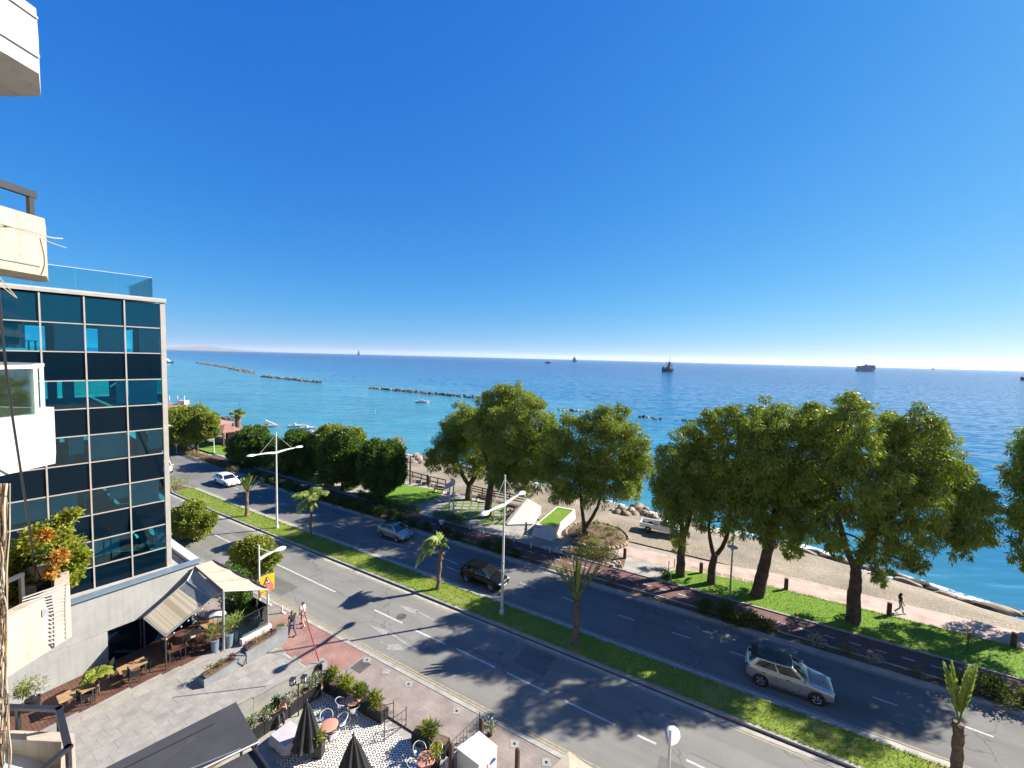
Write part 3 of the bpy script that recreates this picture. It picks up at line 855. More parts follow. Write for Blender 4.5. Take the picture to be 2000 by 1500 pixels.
class Leaves:
    """many small leaf faces in one mesh, made with numpy"""
    def __init__(self, seed=0):
        self.V = []; self.mi = []; self.r = np.random.default_rng(seed)
    def add(self, pos, dirs, length, width, mi=0):
        n = len(pos); r = self.r
        d = dirs / (np.linalg.norm(dirs, axis=1, keepdims=True) + 1e-9)
        rv = r.normal(size=(n, 3)); s = np.cross(d, rv); s /= (np.linalg.norm(s, axis=1, keepdims=True) + 1e-9)
        L = (length * r.uniform(0.65, 1.35, (n, 1))); Wd = (width * r.uniform(0.7, 1.3, (n, 1)))
        a = pos; t = pos + d * L; m = pos + d * L * 0.45
        self.V.append(np.stack([a, m + s * Wd / 2, t, m - s * Wd / 2], 1).reshape(-1, 3))
        self.mi.append(np.full(n, mi, np.int32))
    def lobe(self, c, rad3, n, length, width, droop=0.6, mi=0, shell=0.4, flat_bottom=0.0):
        r = self.r
        u = r.normal(size=(n, 3)); u /= np.linalg.norm(u, axis=1, keepdims=True)
        rr = r.uniform(0, 1, (n, 1)) ** shell
        bump = 1 + 0.16 * np.sin(u[:, :1] * 5 + c[0] * 3) * np.sin(u[:, 1:2] * 6 + c[1]) + 0.12 * np.sin(u[:, 2:3] * 9 + c[2] * 5)
        p = u * rr * bump
        if flat_bottom: p[:, 2] = np.where(p[:, 2] < 0, p[:, 2] * (1 - flat_bottom), p[:, 2])
        pos = p * np.array(rad3) + np.array(c)
        d = u * 0.8 + r.normal(size=(n, 3)) * 0.55; d[:, 2] -= droop
        self.add(pos, d, length, width, mi)
    def count(self):
        return sum(len(m) for m in self.mi)
    def mesh(self, name, mats, off=Vector((0, 0, 0))):
        V = np.concatenate(self.V) - np.array(off); n = len(V) // 4
        me = bpy.data.meshes.new(name)
        me.vertices.add(len(V)); me.vertices.foreach_set('co', V.astype(np.float32).ravel())
        me.loops.add(len(V)); me.loops.foreach_set('vertex_index', np.arange(len(V), dtype=np.int32))
        me.polygons.add(n); me.polygons.foreach_set('loop_start', np.arange(0, len(V), 4, dtype=np.int32))
        me.polygons.foreach_set('loop_total', np.full(n, 4, np.int32))
        for m in (mats if isinstance(mats, (list, tuple)) else [mats]): me.materials.append(m)
        mi = np.concatenate(self.mi)
        if mi.any(): me.polygons.foreach_set('material_index', mi)
        me.update(calc_edges=True); me.validate()
        return me
    def build(self, name, mats, parent):
        return link_mesh(name, self.mesh(name, mats, ORG[parent]), parent)

def limb(mb, pts, r0, r1, seg=8, wob=0.0, rng=random):
    """smooth tapering limb through points"""
    pts = [Vector(p) for p in pts]
    out = []
    n = len(pts)
    for i in range(n - 1):
        p0, p1, p2, p3 = pts[max(i - 1, 0)], pts[i], pts[i + 1], pts[min(i + 2, n - 1)]
        for k in range(4):
            t = k / 4
            q = 0.5 * ((2 * p1) + (p2 - p0) * t + (2 * p0 - 5 * p1 + 4 * p2 - p3) * t * t + (3 * p1 - p0 - 3 * p2 + p3) * t ** 3)
            if wob: q = q + Vector((rng.uniform(-wob, wob), rng.uniform(-wob, wob), 0))
            out.append(q)
    out.append(pts[-1])
    m = len(out) - 1
    mb.tube(out, [r0 + (r1 - r0) * (i / m) for i in range(m + 1)], seg)

def big_tree(label, trunk_px, forks, lobes, seed, r0=0.42, dens=1.0, leaf=(0.34, 0.075), base_z=0.1, group='eucalyptus trees on the promenade', flare=1.25, spread=1.0, barkm='bark', leafm='euc_leaf', droop=0.95, cat='tree', name='eucalyptus_tree'):
    """trunk_px: pixel track of the trunk from its foot up; forks: pixel tracks of main limbs;
    lobes: (px, py, radius px, depth shift m)"""
    rng = random.Random(seed)
    foot = Q(*trunk_px[0], base_z)
    t = thing(name, label, cat, foot, group)
    y0 = foot.y
    tr = MB()
    pts = [foot - Vector((0, 0, 0.3)), foot] + [D(px, py, y0) for px, py in trunk_px[1:]]
    n = len(pts)
    top = pts[-1]
    limb(tr, pts, r0 * flare, r0 * 0.72, 10, 0.03, rng)
    ends = []
    for fk in forks:
        fp = [D(px, py, y0 + dy) for px, py, dy in fk]
        limb(tr, [top - (top - pts[-2]).normalized() * 0.3] + fp, r0 * 0.6, r0 * 0.22, 7, 0.03, rng)
        ends += fp
    lv = Leaves(seed)
    for px, py, rp, dy in lobes:
        yd = y0 + dy * spread
        c = D(px, py, yd); rm = rp * yd / FPX
        near = min(ends, key=lambda e: (e - c).length) if ends else top
        mid = near.lerp(c, 0.5) + Vector((rng.uniform(-.3, .3), rng.uniform(-.3, .3), 0.25))
        limb(tr, [near, mid, c], r0 * 0.2, 0.03, 5)
        nn = int(330 * dens * (rm / 1.4) ** 2)
        lv.lobe(c, (rm * .82, rm * .82, rm * 0.78), nn, leaf[0], leaf[1], droop, shell=0.5)
        # dense leafy clumps that make up the lobe and break its outline
        for k in range(11):
            a = rng.uniform(0, 2 * math.pi); e = rng.uniform(-0.75, 1.35)
            o = Vector((math.cos(a) * math.cos(e), math.sin(a) * math.cos(e), math.sin(e))) * rm * rng.uniform(0.66, 1.16)
            r2 = rm * rng.uniform(0.2, 0.42)
            lv.lobe(c + o, (r2, r2, r2 * (1.15 if e < 0 else 0.8)), int(190 * dens * (r2 / 0.5) ** 1.8), leaf[0] * 0.8, leaf[1], droop * .8 + (0.6 if e < -.2 else 0), shell=0.3)
        for k in range(3):                      # loose hanging tips
            a = rng.uniform(0, 2 * math.pi)
            o = Vector((math.cos(a) * rm * .8, math.sin(a) * rm * .8, -rm * rng.uniform(.5, 1.05)))
            lv.lobe(c + o, (rm * .16, rm * .16, rm * .34), int(34 * dens), leaf[0] * 1.1, leaf[1] * .9, 1.6, shell=.7)
    tr.build('trunk', M[barkm], t, sm=70)
    lv.build('crown', M[leafm], t)
    return t

def L3(lst, seed, k=2.4):
    """give each outline lobe depth: one towards the road, one towards the sea"""
    r = random.Random(seed); out = []
    for px, py, rp in lst:
        a = r.uniform(0.35, 1.0) * k
        out.append((px + r.uniform(-5, 5), py + r.uniform(-5, 5), rp * 0.97, -a))
        if r.random() < 0.75: out.append((px + r.uniform(-8, 8), py + r.uniform(-8, 8), rp * 0.86, r.uniform(0.2, 1.0) * k))
    return out

big_tree('fork-trunked eucalyptus at the left end of the row, rising from the grassy paving', [(915, 976), (917, 945)],
         [[(900, 922, -.3), (893, 900, -.6), (890, 870, -.8)], [(930, 915, .3), (934, 890, .5), (930, 860, .8)], [(948, 905, 0), (965, 895, .4)]],
         L3([(872, 852, 30), (905, 826, 34), (938, 826, 30), (868, 890, 27), (898, 868, 38), (935, 872, 36), (850, 905, 14), (890, 908, 22), (925, 908, 20), (955, 905, 26), (915, 845, 34), (845, 893, 11)], 11), 11, 0.5, base_z=0.05)
big_tree('tallest eucalyptus of the left group, its dark trunk behind the double street lamp', [(952, 1010), (956, 970), (962, 930)],
         [[(950, 900, -.3), (940, 860, -.6), (950, 820, -.4)], [(985, 895, .3), (1000, 850, .3), (1005, 800, 0)], [(1010, 910, -.4), (1035, 880, -.4), (1045, 850, 0)]],
         L3([(985, 792, 38), (1015, 796, 36), (958, 812, 34), (940, 838, 30), (1045, 822, 36), (1000, 832, 42), (965, 858, 42), (1030, 868, 44), (1062, 862, 34), (985, 890, 42), (1035, 915, 38), (1000, 930, 34), (975, 925, 26), (1055, 925, 30), (1030, 945, 22), (1015, 768, 14), (960, 782, 16), (1066, 835, 24)], 12), 12, 0.45, base_z=0.05)
big_tree('eucalyptus with two bare trunks rising from the round stone-edged mound', [(1143, 1047), (1141, 1028)],
         [[(1137, 1000, 0), (1134, 965, 0), (1130, 920, -.4), (1120, 880, -.5)], [(1160, 1005, .2), (1172, 975, .3), (1182, 930, .3), (1190, 880, .3)]],
         L3([(1112, 838, 34), (1085, 868, 32), (1168, 830, 34), (1205, 836, 38), (1238, 866, 32), (1150, 862, 42), (1200, 878, 46), (1110, 900, 44), (1165, 920, 46), (1080, 930, 34), (1225, 915, 40), (1255, 905, 22), (1205, 950, 36), (1120, 950, 36), (1160, 965, 28), (1095, 965, 22), (1225, 955, 24), (1240, 940, 20), (1215, 812, 18), (1178, 810, 16), (1075, 905, 20), (1258, 880, 16)], 13), 13, 0.36, base_z=0.25)
big_tree('leafy eucalyptus left of the grey lamp, leaves down its trunk beside the pickup', [(1329, 1124), (1330, 1090), (1334, 1050)],
         [[(1330, 1010, 0), (1328, 960, 0), (1335, 900, 0)], [(1350, 1000, .3), (1362, 950, .4), (1370, 900, .4)]],
         L3([(1340, 862, 32), (1372, 880, 34), (1312, 893, 26), (1340, 905, 42), (1375, 930, 38), (1305, 930, 26), (1330, 955, 42), (1298, 972, 26), (1345, 990, 36), (1318, 1000, 26), (1330, 1030, 16), (1330, 1060, 12), (1290, 905, 16), (1375, 975, 28), (1352, 832, 14), (1285, 945, 12)], 14, 2.0), 14, 0.40)
big_tree('slim forked eucalyptus just left of the grey lamp post on the lawn', [(1389, 1139), (1391, 1105), (1397, 1082)],
         [[(1388, 1060, -.3), (1385, 1020, -.4), (1390, 970, -.4)], [(1415, 1060, .3), (1424, 1020, .4), (1425, 960, .4), (1410, 880, .4), (1412, 830, .3)]],
         L3([(1390, 822, 20), (1425, 806, 18), (1440, 800, 14), (1405, 850, 26), (1435, 838, 20), (1415, 890, 36), (1440, 910, 34), (1400, 935, 38), (1435, 960, 38), (1405, 985, 32), (1440, 1005, 28), (1425, 1030, 18), (1385, 1030, 14), (1372, 995, 18), (1380, 815, 14)], 15, 2.0), 15, 0.33)
big_tree('leaning thick-trunked eucalyptus right of the grey lamp post on the lawn', [(1479, 1163), (1487, 1130), (1496, 1090), (1506, 1050)],
         [[(1495, 1010, -.3), (1488, 950, -.5), (1490, 880, -.5)], [(1520, 1000, .3), (1540, 940, .4), (1560, 880, .5)], [(1515, 980, 0), (1512, 900, 0)]],
         L3([(1502, 815, 36), (1475, 838, 30), (1535, 838, 32), (1565, 838, 36), (1600, 822, 34), (1612, 850, 30), (1505, 865, 46), (1555, 880, 48), (1600, 890, 42), (1465, 885, 34), (1490, 925, 50), (1545, 945, 52), (1595, 940, 42), (1465, 960, 38), (1505, 985, 48), (1560, 1000, 44), (1470, 1010, 30), (1520, 1035, 32), (1570, 1045, 28), (1600, 995, 34), (1495, 1050, 16), (1545, 1075, 14), (1580, 805, 16), (1460, 1040, 14)], 16, 2.3), 16, 0.46)
big_tree('broad spreading eucalyptus at the right of the lawn, widest crown of the row', [(1666, 1214), (1668, 1170), (1671, 1130), (1672, 1105)],
         [[(1655, 1075, -.2), (1645, 1040, -.4), (1635, 990, -.6), (1640, 930, -.6), (1650, 870, -.4)], [(1690, 1075, .3), (1705, 1030, .4), (1715, 960, .4), (1725, 890, .3)],
          [(1700, 1050, -.4), (1750, 1000, -.8), (1800, 950, -.8), (1840, 930, -.6)], [(1710, 1040, .5), (1790, 1020, .6), (1850, 1010, .6)]],
         L3([(1658, 803, 34), (1640, 838, 36), (1700, 848, 30), (1735, 832, 30), (1760, 842, 30), (1800, 828, 30), (1825, 838, 22), (1685, 885, 36), (1735, 885, 40), (1790, 880, 40), (1835, 880, 32), (1645, 890, 34), (1660, 940, 36), (1715, 935, 42), (1770, 935, 42), (1825, 930, 42), (1862, 925, 28), (1885, 955, 28), (1855, 975, 34), (1905, 975, 28), (1930, 985, 20), (1800, 985, 42), (1745, 990, 42), (1690, 990, 38), (1640, 985, 30), (1720, 1045, 38), (1770, 1045, 36), (1825, 1040, 34), (1870, 1025, 32), (1905, 1020, 28), (1925, 1050, 20), (1885, 1065, 18), (1790, 1085, 20), (1740, 1090, 20), (1720, 1128, 12), (1700, 1075, 22), (1620, 1045, 24), (1605, 1010, 20), (1635, 1070, 14), (1665, 782, 18), (1790, 1108, 10)], 17, 2.5), 17, 0.42)
big_tree('eucalyptus cut off by the right edge of the view, crown hanging over the water', [(2072, 1226), (2062, 1170), (2052, 1120)],
         [[(2020, 1060, 0), (2010, 980, 0), (2020, 920, 0)], [(2070, 1050, 0), (2090, 960, 0), (2080, 890, 0)]],
         L3([(2014, 890, 30), (2006, 930, 34), (2012, 975, 36), (1999, 1010, 26), (2019, 1040, 38), (2006, 1075, 24), (2054, 860, 44), (2104, 850, 50), (2074, 920, 60), (2134, 930, 60), (2054, 1000, 56), (2124, 1010, 60), (2074, 1070, 44), (2144, 1080, 40), (2019, 1095, 16)], 18, 2.6), 18, 0.44, dens=0.9)
# the row goes on past the right edge; its shade lies on the road in view
for i, (s_, n_, sd) in enumerate([(52, 39.2, 22), (61, 39.6, 23)]):
    rr = random.Random(sd)
    foot = R(s_, n_, 0.1)
    t = thing('eucalyptus_tree', ['eucalyptus just past the right edge of the view', 'second eucalyptus past the right edge of the view'][i], 'tree', foot, 'eucalyptus trees on the promenade')
    tr = MB(); limb(tr, [foot, foot + Vector((0.2, 0, 3)), foot + Vector((0.1, 0.3, 7))], 0.5, 0.25, 8); lv = Leaves(sd)
    for k in range(34):
        a = rr.uniform(0, 6.28); e = rr.uniform(-0.6, 1.4); q = rr.uniform(0.5, 1)
        c = foot + Vector((math.cos(a) * math.cos(e) * 5.2 * q, math.sin(a) * math.cos(e) * 5.2 * q, 10.3 + math.sin(e) * 4.6 * q))
        limb(tr, [foot + Vector((0.1, 0.3, 6)), c], 0.12, 0.03, 5)
        rm = rr.uniform(1.2, 2.0)
        lv.lobe(c, (rm, rm, rm * .9), int(420 * rm * rm / 2), 0.5, 0.12, 0.95)
    tr.build('trunk', M['bark'], t, sm=70); lv.build('crown', M['euc_leaf'], t)

# ---- dense clipped trees and the park trees on the left
def round_tree(label, foot_px, lobes, seed, leafm='ficus_leaf', trunk_r=0.2, leaf=(0.30, 0.16), dens=1.0, name='ficus_tree', group='dense dark ficus trees by the cycle path', k=1.6, droop=0.1, base_z=0.06):
    rng = random.Random(seed)
    foot = Q(*foot_px, base_z)
    t = thing(name, label, 'tree', foot, group)
    tr = MB(); lv = Leaves(seed)
    cs = []
    for px, py, rp in lobes:
        for sg in (-1, 1):
            yd = foot.y + sg * k * rng.uniform(0.3, 1.0)
            c = D(px + rng.uniform(-3, 3), py + rng.uniform(-3, 3), yd); rm = rp * yd / FPX
            cs.append(c)
            lv.lobe(c, (rm, rm, rm), int(760 * dens * rm * rm), leaf[0], leaf[1], droop, shell=0.3)
            for q in range(7):
                u = Vector((rng.gauss(0, 1), rng.gauss(0, 1), rng.gauss(0, 1))).normalized() * rm * 0.95
                r2 = rm * rng.uniform(0.2, 0.36)
                lv.lobe(c + u, (r2, r2, r2), int(160 * dens * rm), leaf[0] * 0.9, leaf[1], droop)
    cen = sum(cs, Vector()) / len(cs)
    fk = foot.lerp(Vector((foot.x, foot.y, cen.z)), 0.55)
    limb(tr, [foot - Vector((0, 0, 0.2)), foot + Vector((0.03, 0, 0.6)), fk], trunk_r * 1.15, trunk_r * 0.8, 8)
    for c in cs[::2]:
        limb(tr, [fk, fk.lerp(c, 0.5) + Vector((0, 0, 0.2)), c], trunk_r * 0.45, 0.03, 5)
    tr.build('trunk', M['bark_dark'], t, sm=70)
    lv.build('crown', M[leafm], t)
    return t
round_tree('clipped dark round ficus nearest the plaza, standing on the shaded lawn edge', (745, 974), [(745, 905, 34), (728, 925, 26), (765, 922, 28), (735, 885, 24), (765, 888, 24), (745, 940, 24), (715, 905, 16), (777, 908, 16)], 31, dens=1.15)
round_tree('ficus just left of the clipped one, its pale trunk on the tan paving', (668, 958), [(680, 880, 30), (660, 900, 32), (695, 905, 26), (655, 872, 24), (650, 925, 20), (690, 930, 22), (640, 895, 18), (668, 855, 18)], 32)
round_tree('ficus with the yellowest top, behind the other ficus trees towards the water', (655, 928), [(640, 862, 26), (660, 850, 20), (690, 860, 22), (710, 880, 20), (640, 842, 12), (620, 875, 20)], 33, leafm='street_leaf')
round_tree('ficus behind the single-masted street lamp, third from the plaza', (600, 925), [(590, 880, 30), (565, 885, 26), (610, 895, 26), (580, 860, 20), (600, 865, 20), (560, 905, 18), (595, 910, 18), (625, 905, 18)], 34)
round_tree('ficus at the left end of the clipped group, beside the bright lawn', (492, 907), [(490, 868, 28), (470, 870, 22), (510, 872, 24), (485, 850, 18), (505, 850, 16), (465, 885, 16), (520, 888, 18), (490, 890, 22), (535, 870, 16)], 35)
round_tree('pale bushy tree behind the clipped ficus, against the water', (772, 925), [(772, 868, 14), (780, 880, 13), (765, 880, 12), (775, 890, 12)], 36, leafm='grey_leaf', trunk_r=0.1, name='olive_tree', group=None, dens=0.9)
round_tree('big bushy light green tree beside the glass building, by the distant walkers', (385, 880), [(355, 830, 34), (385, 822, 26), (338, 843, 28), (372, 842, 26), (400, 836, 20), (335, 825, 24), (410, 838, 14), (405, 822, 16), (318, 845, 26)], 37, leafm='street_leaf', trunk_r=0.25, name='park_tree', group=None, leaf=(0.4, 0.2), dens=0.8)
# street trees on the near pavement
round_tree('street tree at the corner of the glass building, touching its frame', (378, 1056), [(375, 1010, 24), (355, 1018, 22), (398, 1018, 20), (375, 995, 16), (362, 1032, 18), (392, 1035, 16), (345, 1005, 14), (412, 1015, 10), (372, 1042, 10)], 38, leafm='street_leaf', trunk_r=0.11, leaf=(0.24, 0.11), name='street_tree', group='street trees on the near pavement', k=0.8, base_z=0.1)
round_tree('street tree behind the white lamp and yellow warning sign', (500, 1140), [(490, 1075, 24), (470, 1078, 18), (512, 1075, 22), (490, 1095, 22), (465, 1095, 14), (518, 1095, 18), (535, 1085, 12), (500, 1062, 14), (480, 1112, 14), (505, 1112, 14)], 39, leafm='street_leaf', trunk_r=0.1, leaf=(0.22, 0.11), name='street_tree', group='street trees on the near pavement', k=0.8, base_z=0.1)

# ---- shrubs of the bed between the far road and the cycle path
def shrub_mesh(seed, leafm, rx, rz, n, leaf, extra=None):
    lv = Leaves(seed); r = random.Random(seed)
    for k in range(7):
        c = (r.uniform(-.5, .5) * rx, r.uniform(-.35, .35) * rx, rz * r.uniform(0.35, 0.8))
        lv.lobe(c, (rx * .5, rx * .42, rz * .5), n // 7, leaf[0], leaf[1], -0.35, shell=0.45)
    return lv.mesh('foliage', M[leafm])
def stems_mesh(seed, h):
    r = random.Random(seed); m = MB()
    for k in range(5):
        a = r.uniform(0, 6.28)
        m.tube([(0, 0, -0.05), (math.cos(a) * h * .3, math.sin(a) * h * .3, h * r.uniform(.6, .95))], [0.02, 0.008], 4)
    return m.mesh('stem', M['bark_dark'])
SHR = [(shrub_mesh(51, 'shrub_leaf', 1.1, 0.85, 1500, (0.15, 0.07)), stems_mesh(51, .7)), (shrub_mesh(52, 'shrub_leaf', 0.8, 0.7, 1000, (0.13, 0.06)), stems_mesh(52, .6)),
       (shrub_mesh(53, 'dry_shrub', 0.7, 0.6, 420, (0.14, 0.03)), stems_mesh(53, .55)), (shrub_mesh(54, 'grey_leaf', 0.6, 0.7, 300, (0.14, 0.05)), stems_mesh(54, .65))]
def shrub(kind, loc, label, group, sc=1.0, rz=0.0):
    t = thing('shrub', label, 'shrub', loc, group, rz)
    t.scale = (sc, sc, sc)
    for nm, me in (('foliage', SHR[kind][0]), ('stems', SHR[kind][1])):
        o = link_mesh(nm, me, t)
        if nm == 'stems': o['kind'] = 'stuff'
    return t
rng = random.Random(77)
BED = [(-64, 0), (-62, 2), (-60.3, 0), (-58.6, 0), (-57, 1), (-55.2, 0), (-53.6, 0), (-52, 1), (-50.2, 0), (-48.6, 0), (-47, 0), (-45.4, 1), (-44, 0), (-42.3, 0), (-40.6, 0), (-39, 1), (-37.2, 0), (-35.5, 0), (-33.8, 0), (-32, 1), (-30, 0),
       (-27.5, 0), (-25.8, 1), (-24, 2), (-22.2, 0), (-20.5, 0), (-18.8, 1), (-17, 2), (-15.2, 3), (-13.6, 2), (-9.5, 2), (-2.4, 0), (-0.9, 0), (0.4, 0), (1.7, 1), (4.6, 3), (6.2, 2), (7.6, 3), (9.6, 2), (11.5, 1), (12.9, 0), (14.5, 0), (16.2, 0), (17.8, 0), (19.6, 0), (21.5, 1)]
def ordinal(n):
    return {1: 'first', 2: 'second', 3: 'third'}.get(n, '%d%s' % (n, {1: 'st', 2: 'nd', 3: 'rd'}.get(n % 10 if n % 100 not in (11, 12, 13) else 0, 'th')))
for i, (s_, k) in enumerate(BED):
    look = ['dark green', 'small green', 'dry straw-coloured', 'thin grey-leaved'][k]
    shrub(k, R(s_, 34.08 + rng.uniform(-.12, .12) + road_off(s_), 0.08), '%s shrub, %s from the right end of the bed along the far road' % (look, ordinal(len(BED) - i)), 'shrubs in the bed along the far road', rng.uniform(0.85, 1.2), rng.uniform(0, 6.28))

def hedge(label, pts, wd, h, seed, leafm='ficus_leaf', dens=1.0, name='hedge', leaf=(0.14, 0.08), parts=True):
    """low hedge along a track of points"""
    c0 = sum(pts, Vector()) / len(pts)
    t = thing(name, label, 'hedge', c0)
    lv = Leaves(seed); r = random.Random(seed); st = MB()
    for a, b_ in zip(pts[:-1], pts[1:]):
        ln = (b_ - a).length; n = max(1, int(ln / 0.55))
        for i in range(n):
            p = a.lerp(b_, (i + 0.5) / n)
            for q in range(2):
                o = Vector((r.uniform(-.3, .3) * wd, r.uniform(-.3, .3) * wd, h * r.uniform(0.35, 0.75)))
                lv.lobe(p + o, (wd * .5, wd * .5, h * .45), int(150 * dens), leaf[0], leaf[1], -0.3, shell=0.4)
            st.tube([p, p + Vector((r.uniform(-.1, .1), r.uniform(-.1, .1), h * .6))], [0.025, 0.012], 4)
    lv.build('foliage', M[leafm], t); tag(st.build('stems', M['bark_dark'], t), kind='stuff')
    return t
hedge('long low dark hedge along the cycle path beneath the ficus trees', [R(-70, 38.4, .1), R(-63, 38.2, .1), R(-55, 38.0, .1), R(-51, 37.9, .1)], 1.3, 0.9, 61)
hedge('curving low hedge between the cycle path and the shaded lawn', [Q(700, 968, .1), Q(740, 985, .1), Q(790, 997, .1), Q(822, 1003, .1)], 1.1, 0.7, 62)
hedge('square-ended clipped hedge beside the white bollards on the plaza', [Q(848, 1014, .1), Q(872, 1016, .1), Q(900, 1026, .1), Q(913, 1031, .1)], 1.3, 0.95, 63)
hedge('broad clipped hedge on the stone-edged island before the mound', [Q(1110, 1080, .1), Q(1140, 1083, .1), Q(1180, 1090, .1), Q(1205, 1094, .1)], 1.7, 0.95, 64, 'shrub_leaf', 1.1)
hedge('low hedge at the far left beside the road, next to the walkers', [R(-96, 37.2, .1), R(-90, 36.2, .1), R(-84, 35.8, .1), R(-76, 35.2, .1), R(-70, 34.9, .1)], 1.2, 0.7, 65, 'dry_shrub', 0.8)
hedge('round bush on the tip of the grass median beside the glass building', [Q(328, 956, .05), Q(348, 958, .05)], 2.6, 1.7, 66, 'street_leaf', 1.5)
hedge('weedy tuft at the foot of the leafy eucalyptus by the fence stakes', [Q(1297, 1128, .1), Q(1312, 1133, .1)], 0.9, 0.7, 67, 'shrub_leaf', 1.2)
# young tree on the lawn at the right
t = thing('sapling', 'thin young tree with rusty leaves standing alone on the right lawn', 'young tree', Q(1889, 1272, .1))
foot = Q(1889, 1272, .1)
m_ = MB(); limb(m_, [foot, foot + Vector((.03, 0, .6)), foot + Vector((0, 0, 1.5))], .03, .012, 5); m_.build('trunk', M['bark'], t)
lv = Leaves(70)
for dx, dz, r_ in [(0, 1.35, .28), (-.2, 1.05, .22), (.22, 1.1, .22), (.05, .85, .2)]:
    lv.lobe(foot + Vector((dx, 0, dz)), (r_, r_, r_), 70, .12, .05, .1)
lv.build('crown', M['dry_shrub'], t)

# =================================================================== palms
def frond_mesh(base, az, el, length, droop, leafl, npair, seed, wid=0.055, fold=0.6, tight=0.0):
    """one feather frond: rachis and leaflets"""
    r = random.Random(seed)
    h = Vector((math.cos(az), math.sin(az), 0)); d0 = h * math.cos(el) + Vector((0, 0, 1)) * math.sin(el)
    pts = []
    for i in range(9):
        t = i / 8
        pts.append(Vector(base) + d0 * length * t + Vector((0, 0, -1)) * droop * length * t * t)
    m = MB(); m.tube(pts, [0.03 - 0.0025 * i for i in range(9)], 4, 0)
    for k in range(npair):
        t = 0.18 + 0.8 * k / npair
        f = t * 8; i = min(7, int(f)); p = pts[i].lerp(pts[i + 1], f - i); d = (pts[i + 1] - pts[i]).normalized()
        sd = d.cross(Vector((0, 0, 1)))
        sd = sd.normalized() if sd.length > 1e-3 else Vector((1, 0, 0))
        up = sd.cross(d)
        L = leafl * math.sin(math.pi * (0.15 + 0.8 * t)) * r.uniform(.85, 1.1)
        for sg in (-1, 1):
            ld = (sd * sg * (1 - tight) + d * (0.7 + tight) + up * fold * r.uniform(0.0, .5) - Vector((0, 0, 0.35 * (1 - tight)))).normalized()
            w = ld.cross(d).normalized().cross(ld) * wid
            mid = p + ld * L * .45; tip = p + ld * L - Vector((0, 0, L * 0.18 * (1 - tight)))
            m.add([p, mid + w, tip, mid - w], [(0, 1, 2, 3)], 1)
    return m

def palm(label, foot, top, fronds, r0, seed, dry=True, group='young palms on the grass median', beard=0.0, trunkmat='palm_bark'):
    t = thing('palm_tree', label, 'palm tree', foot, group)
    r = random.Random(seed)
    m = MB(); n = 14
    pts = [Vector(foot).lerp(top, i / n) + Vector((0.03 * math.sin(i * 1.3 + seed), 0, 0)) for i in range(n + 1)]
    rs = [r0 * (1.35 if i == 0 else 1.0 - 0.12 * i / n + (0.05 if i % 2 else 0)) for i in range(n + 1)]
    m.tube(pts, rs, 9); m.build('trunk', M[trunkmat], t, sm=50)
    if beard:
        q = MB()
        for k in range(26):
            a = r.uniform(0, 6.28); z = r.uniform(-beard, 0.05)
            p = Vector(top) + Vector((math.cos(a) * r0 * .9, math.sin(a) * r0 * .9, z))
            o = Vector((math.cos(a), math.sin(a), 0)) * r.uniform(.05, .16)
            wv = Vector((-math.sin(a), math.cos(a), 0)) * 0.06
            e = p + o + Vector((0, 0, r.uniform(-.25, .3)))
            q.add([p - wv, p + wv, e + wv * .5, e - wv * .5], [(0, 1, 2, 3)])
        q.build('dead_frond_bases', M['dry_frond'], t)
    for i, (az, el, ln, dr, ll, tg) in enumerate(fronds):
        fm = frond_mesh(Vector(top) - Vector((0, 0, .05)), az, el, ln, dr, ll, 26, seed * 40 + i, tight=tg)
        fm.build('frond', [M['palm_leaf'], M['palm_leaf']], t)
    return t
f0 = Q(482, 1008, .12)
rr = random.Random(1)
palm('sparse upright palm farthest left on the median, beside the tall double lamp', f0, D(482, 962, f0.y), [(rr.uniform(0, 6.28), rr.uniform(1.15, 1.45), rr.uniform(1.9, 2.6), rr.uniform(.1, .3), .5, .5) for i in range(11)] + [(0.0, .95, 2.6, .25, .5, .2)], .19, 3, beard=.6)
f0 = Q(606, 1052, .12)
palm('shaggy drooping palm right of the tall double lamp on the median', f0, D(608, 972, f0.y), [(i * 6.28 / 11 + rr.uniform(-.2, .2), rr.uniform(.5, 1.2), rr.uniform(2.2, 3.0), rr.uniform(.55, .95), .85, 0) for i in range(18)] + [(i * 1.05, -0.9, 1.1, .3, .4, .4) for i in range(6)], .13, 4, beard=1.3)
f0 = Q(855, 1150, .12)
palm('palm with every frond blown over to the left, near the black car', f0, D(862, 1066, f0.y), [(math.pi + rr.uniform(-.5, .6), rr.uniform(.85, 1.4), rr.uniform(2.6, 3.5), rr.uniform(.85, 1.2), .95, 0) for i in range(18)] + [(rr.uniform(-1, 1), 1.2, 1.1, .5, .5, .2), (0.4, .9, .9, .9, .5, 0)], .17, 5, beard=1.3)
f0 = Q(1124, 1258, .12)
palm('palm with its fronds tied up in a fan, before the parked shrubs at the middle', f0, D(1127, 1172, f0.y), [(a, e, l, .05, .46, .6) for a, e, l in [(3.1, 1.2, 3.4), (3.2, 1.34, 3.4), (2.6, 1.42, 3.2), (0, 1.5, 3.1), (0.1, 1.38, 3.3), (0.0, 1.24, 3.4), (-.1, 1.12, 3.5), (1.6, 1.4, 3.0), (-1.6, 1.45, 3.0), (3.0, 1.06, 3.2), (2.9, .95, 3.0), (.2, 1.0, 3.2)]], .21, 6, beard=.9)
f0 = Q(1868, 1512, .12)
palm('palm with a few tied-up fronds at the bottom right corner', f0, D(1873, 1412, f0.y), [(a, e, l, .04, .5, .6) for a, e, l in [(3.1, 1.38, 3.3), (3.2, 1.25, 3.4), (0, 1.48, 3.0), (0.1, 1.36, 3.1), (-1.6, 1.5, 2.9)]], .22, 7, beard=.7)
f0 = Q(466, 852, .05)
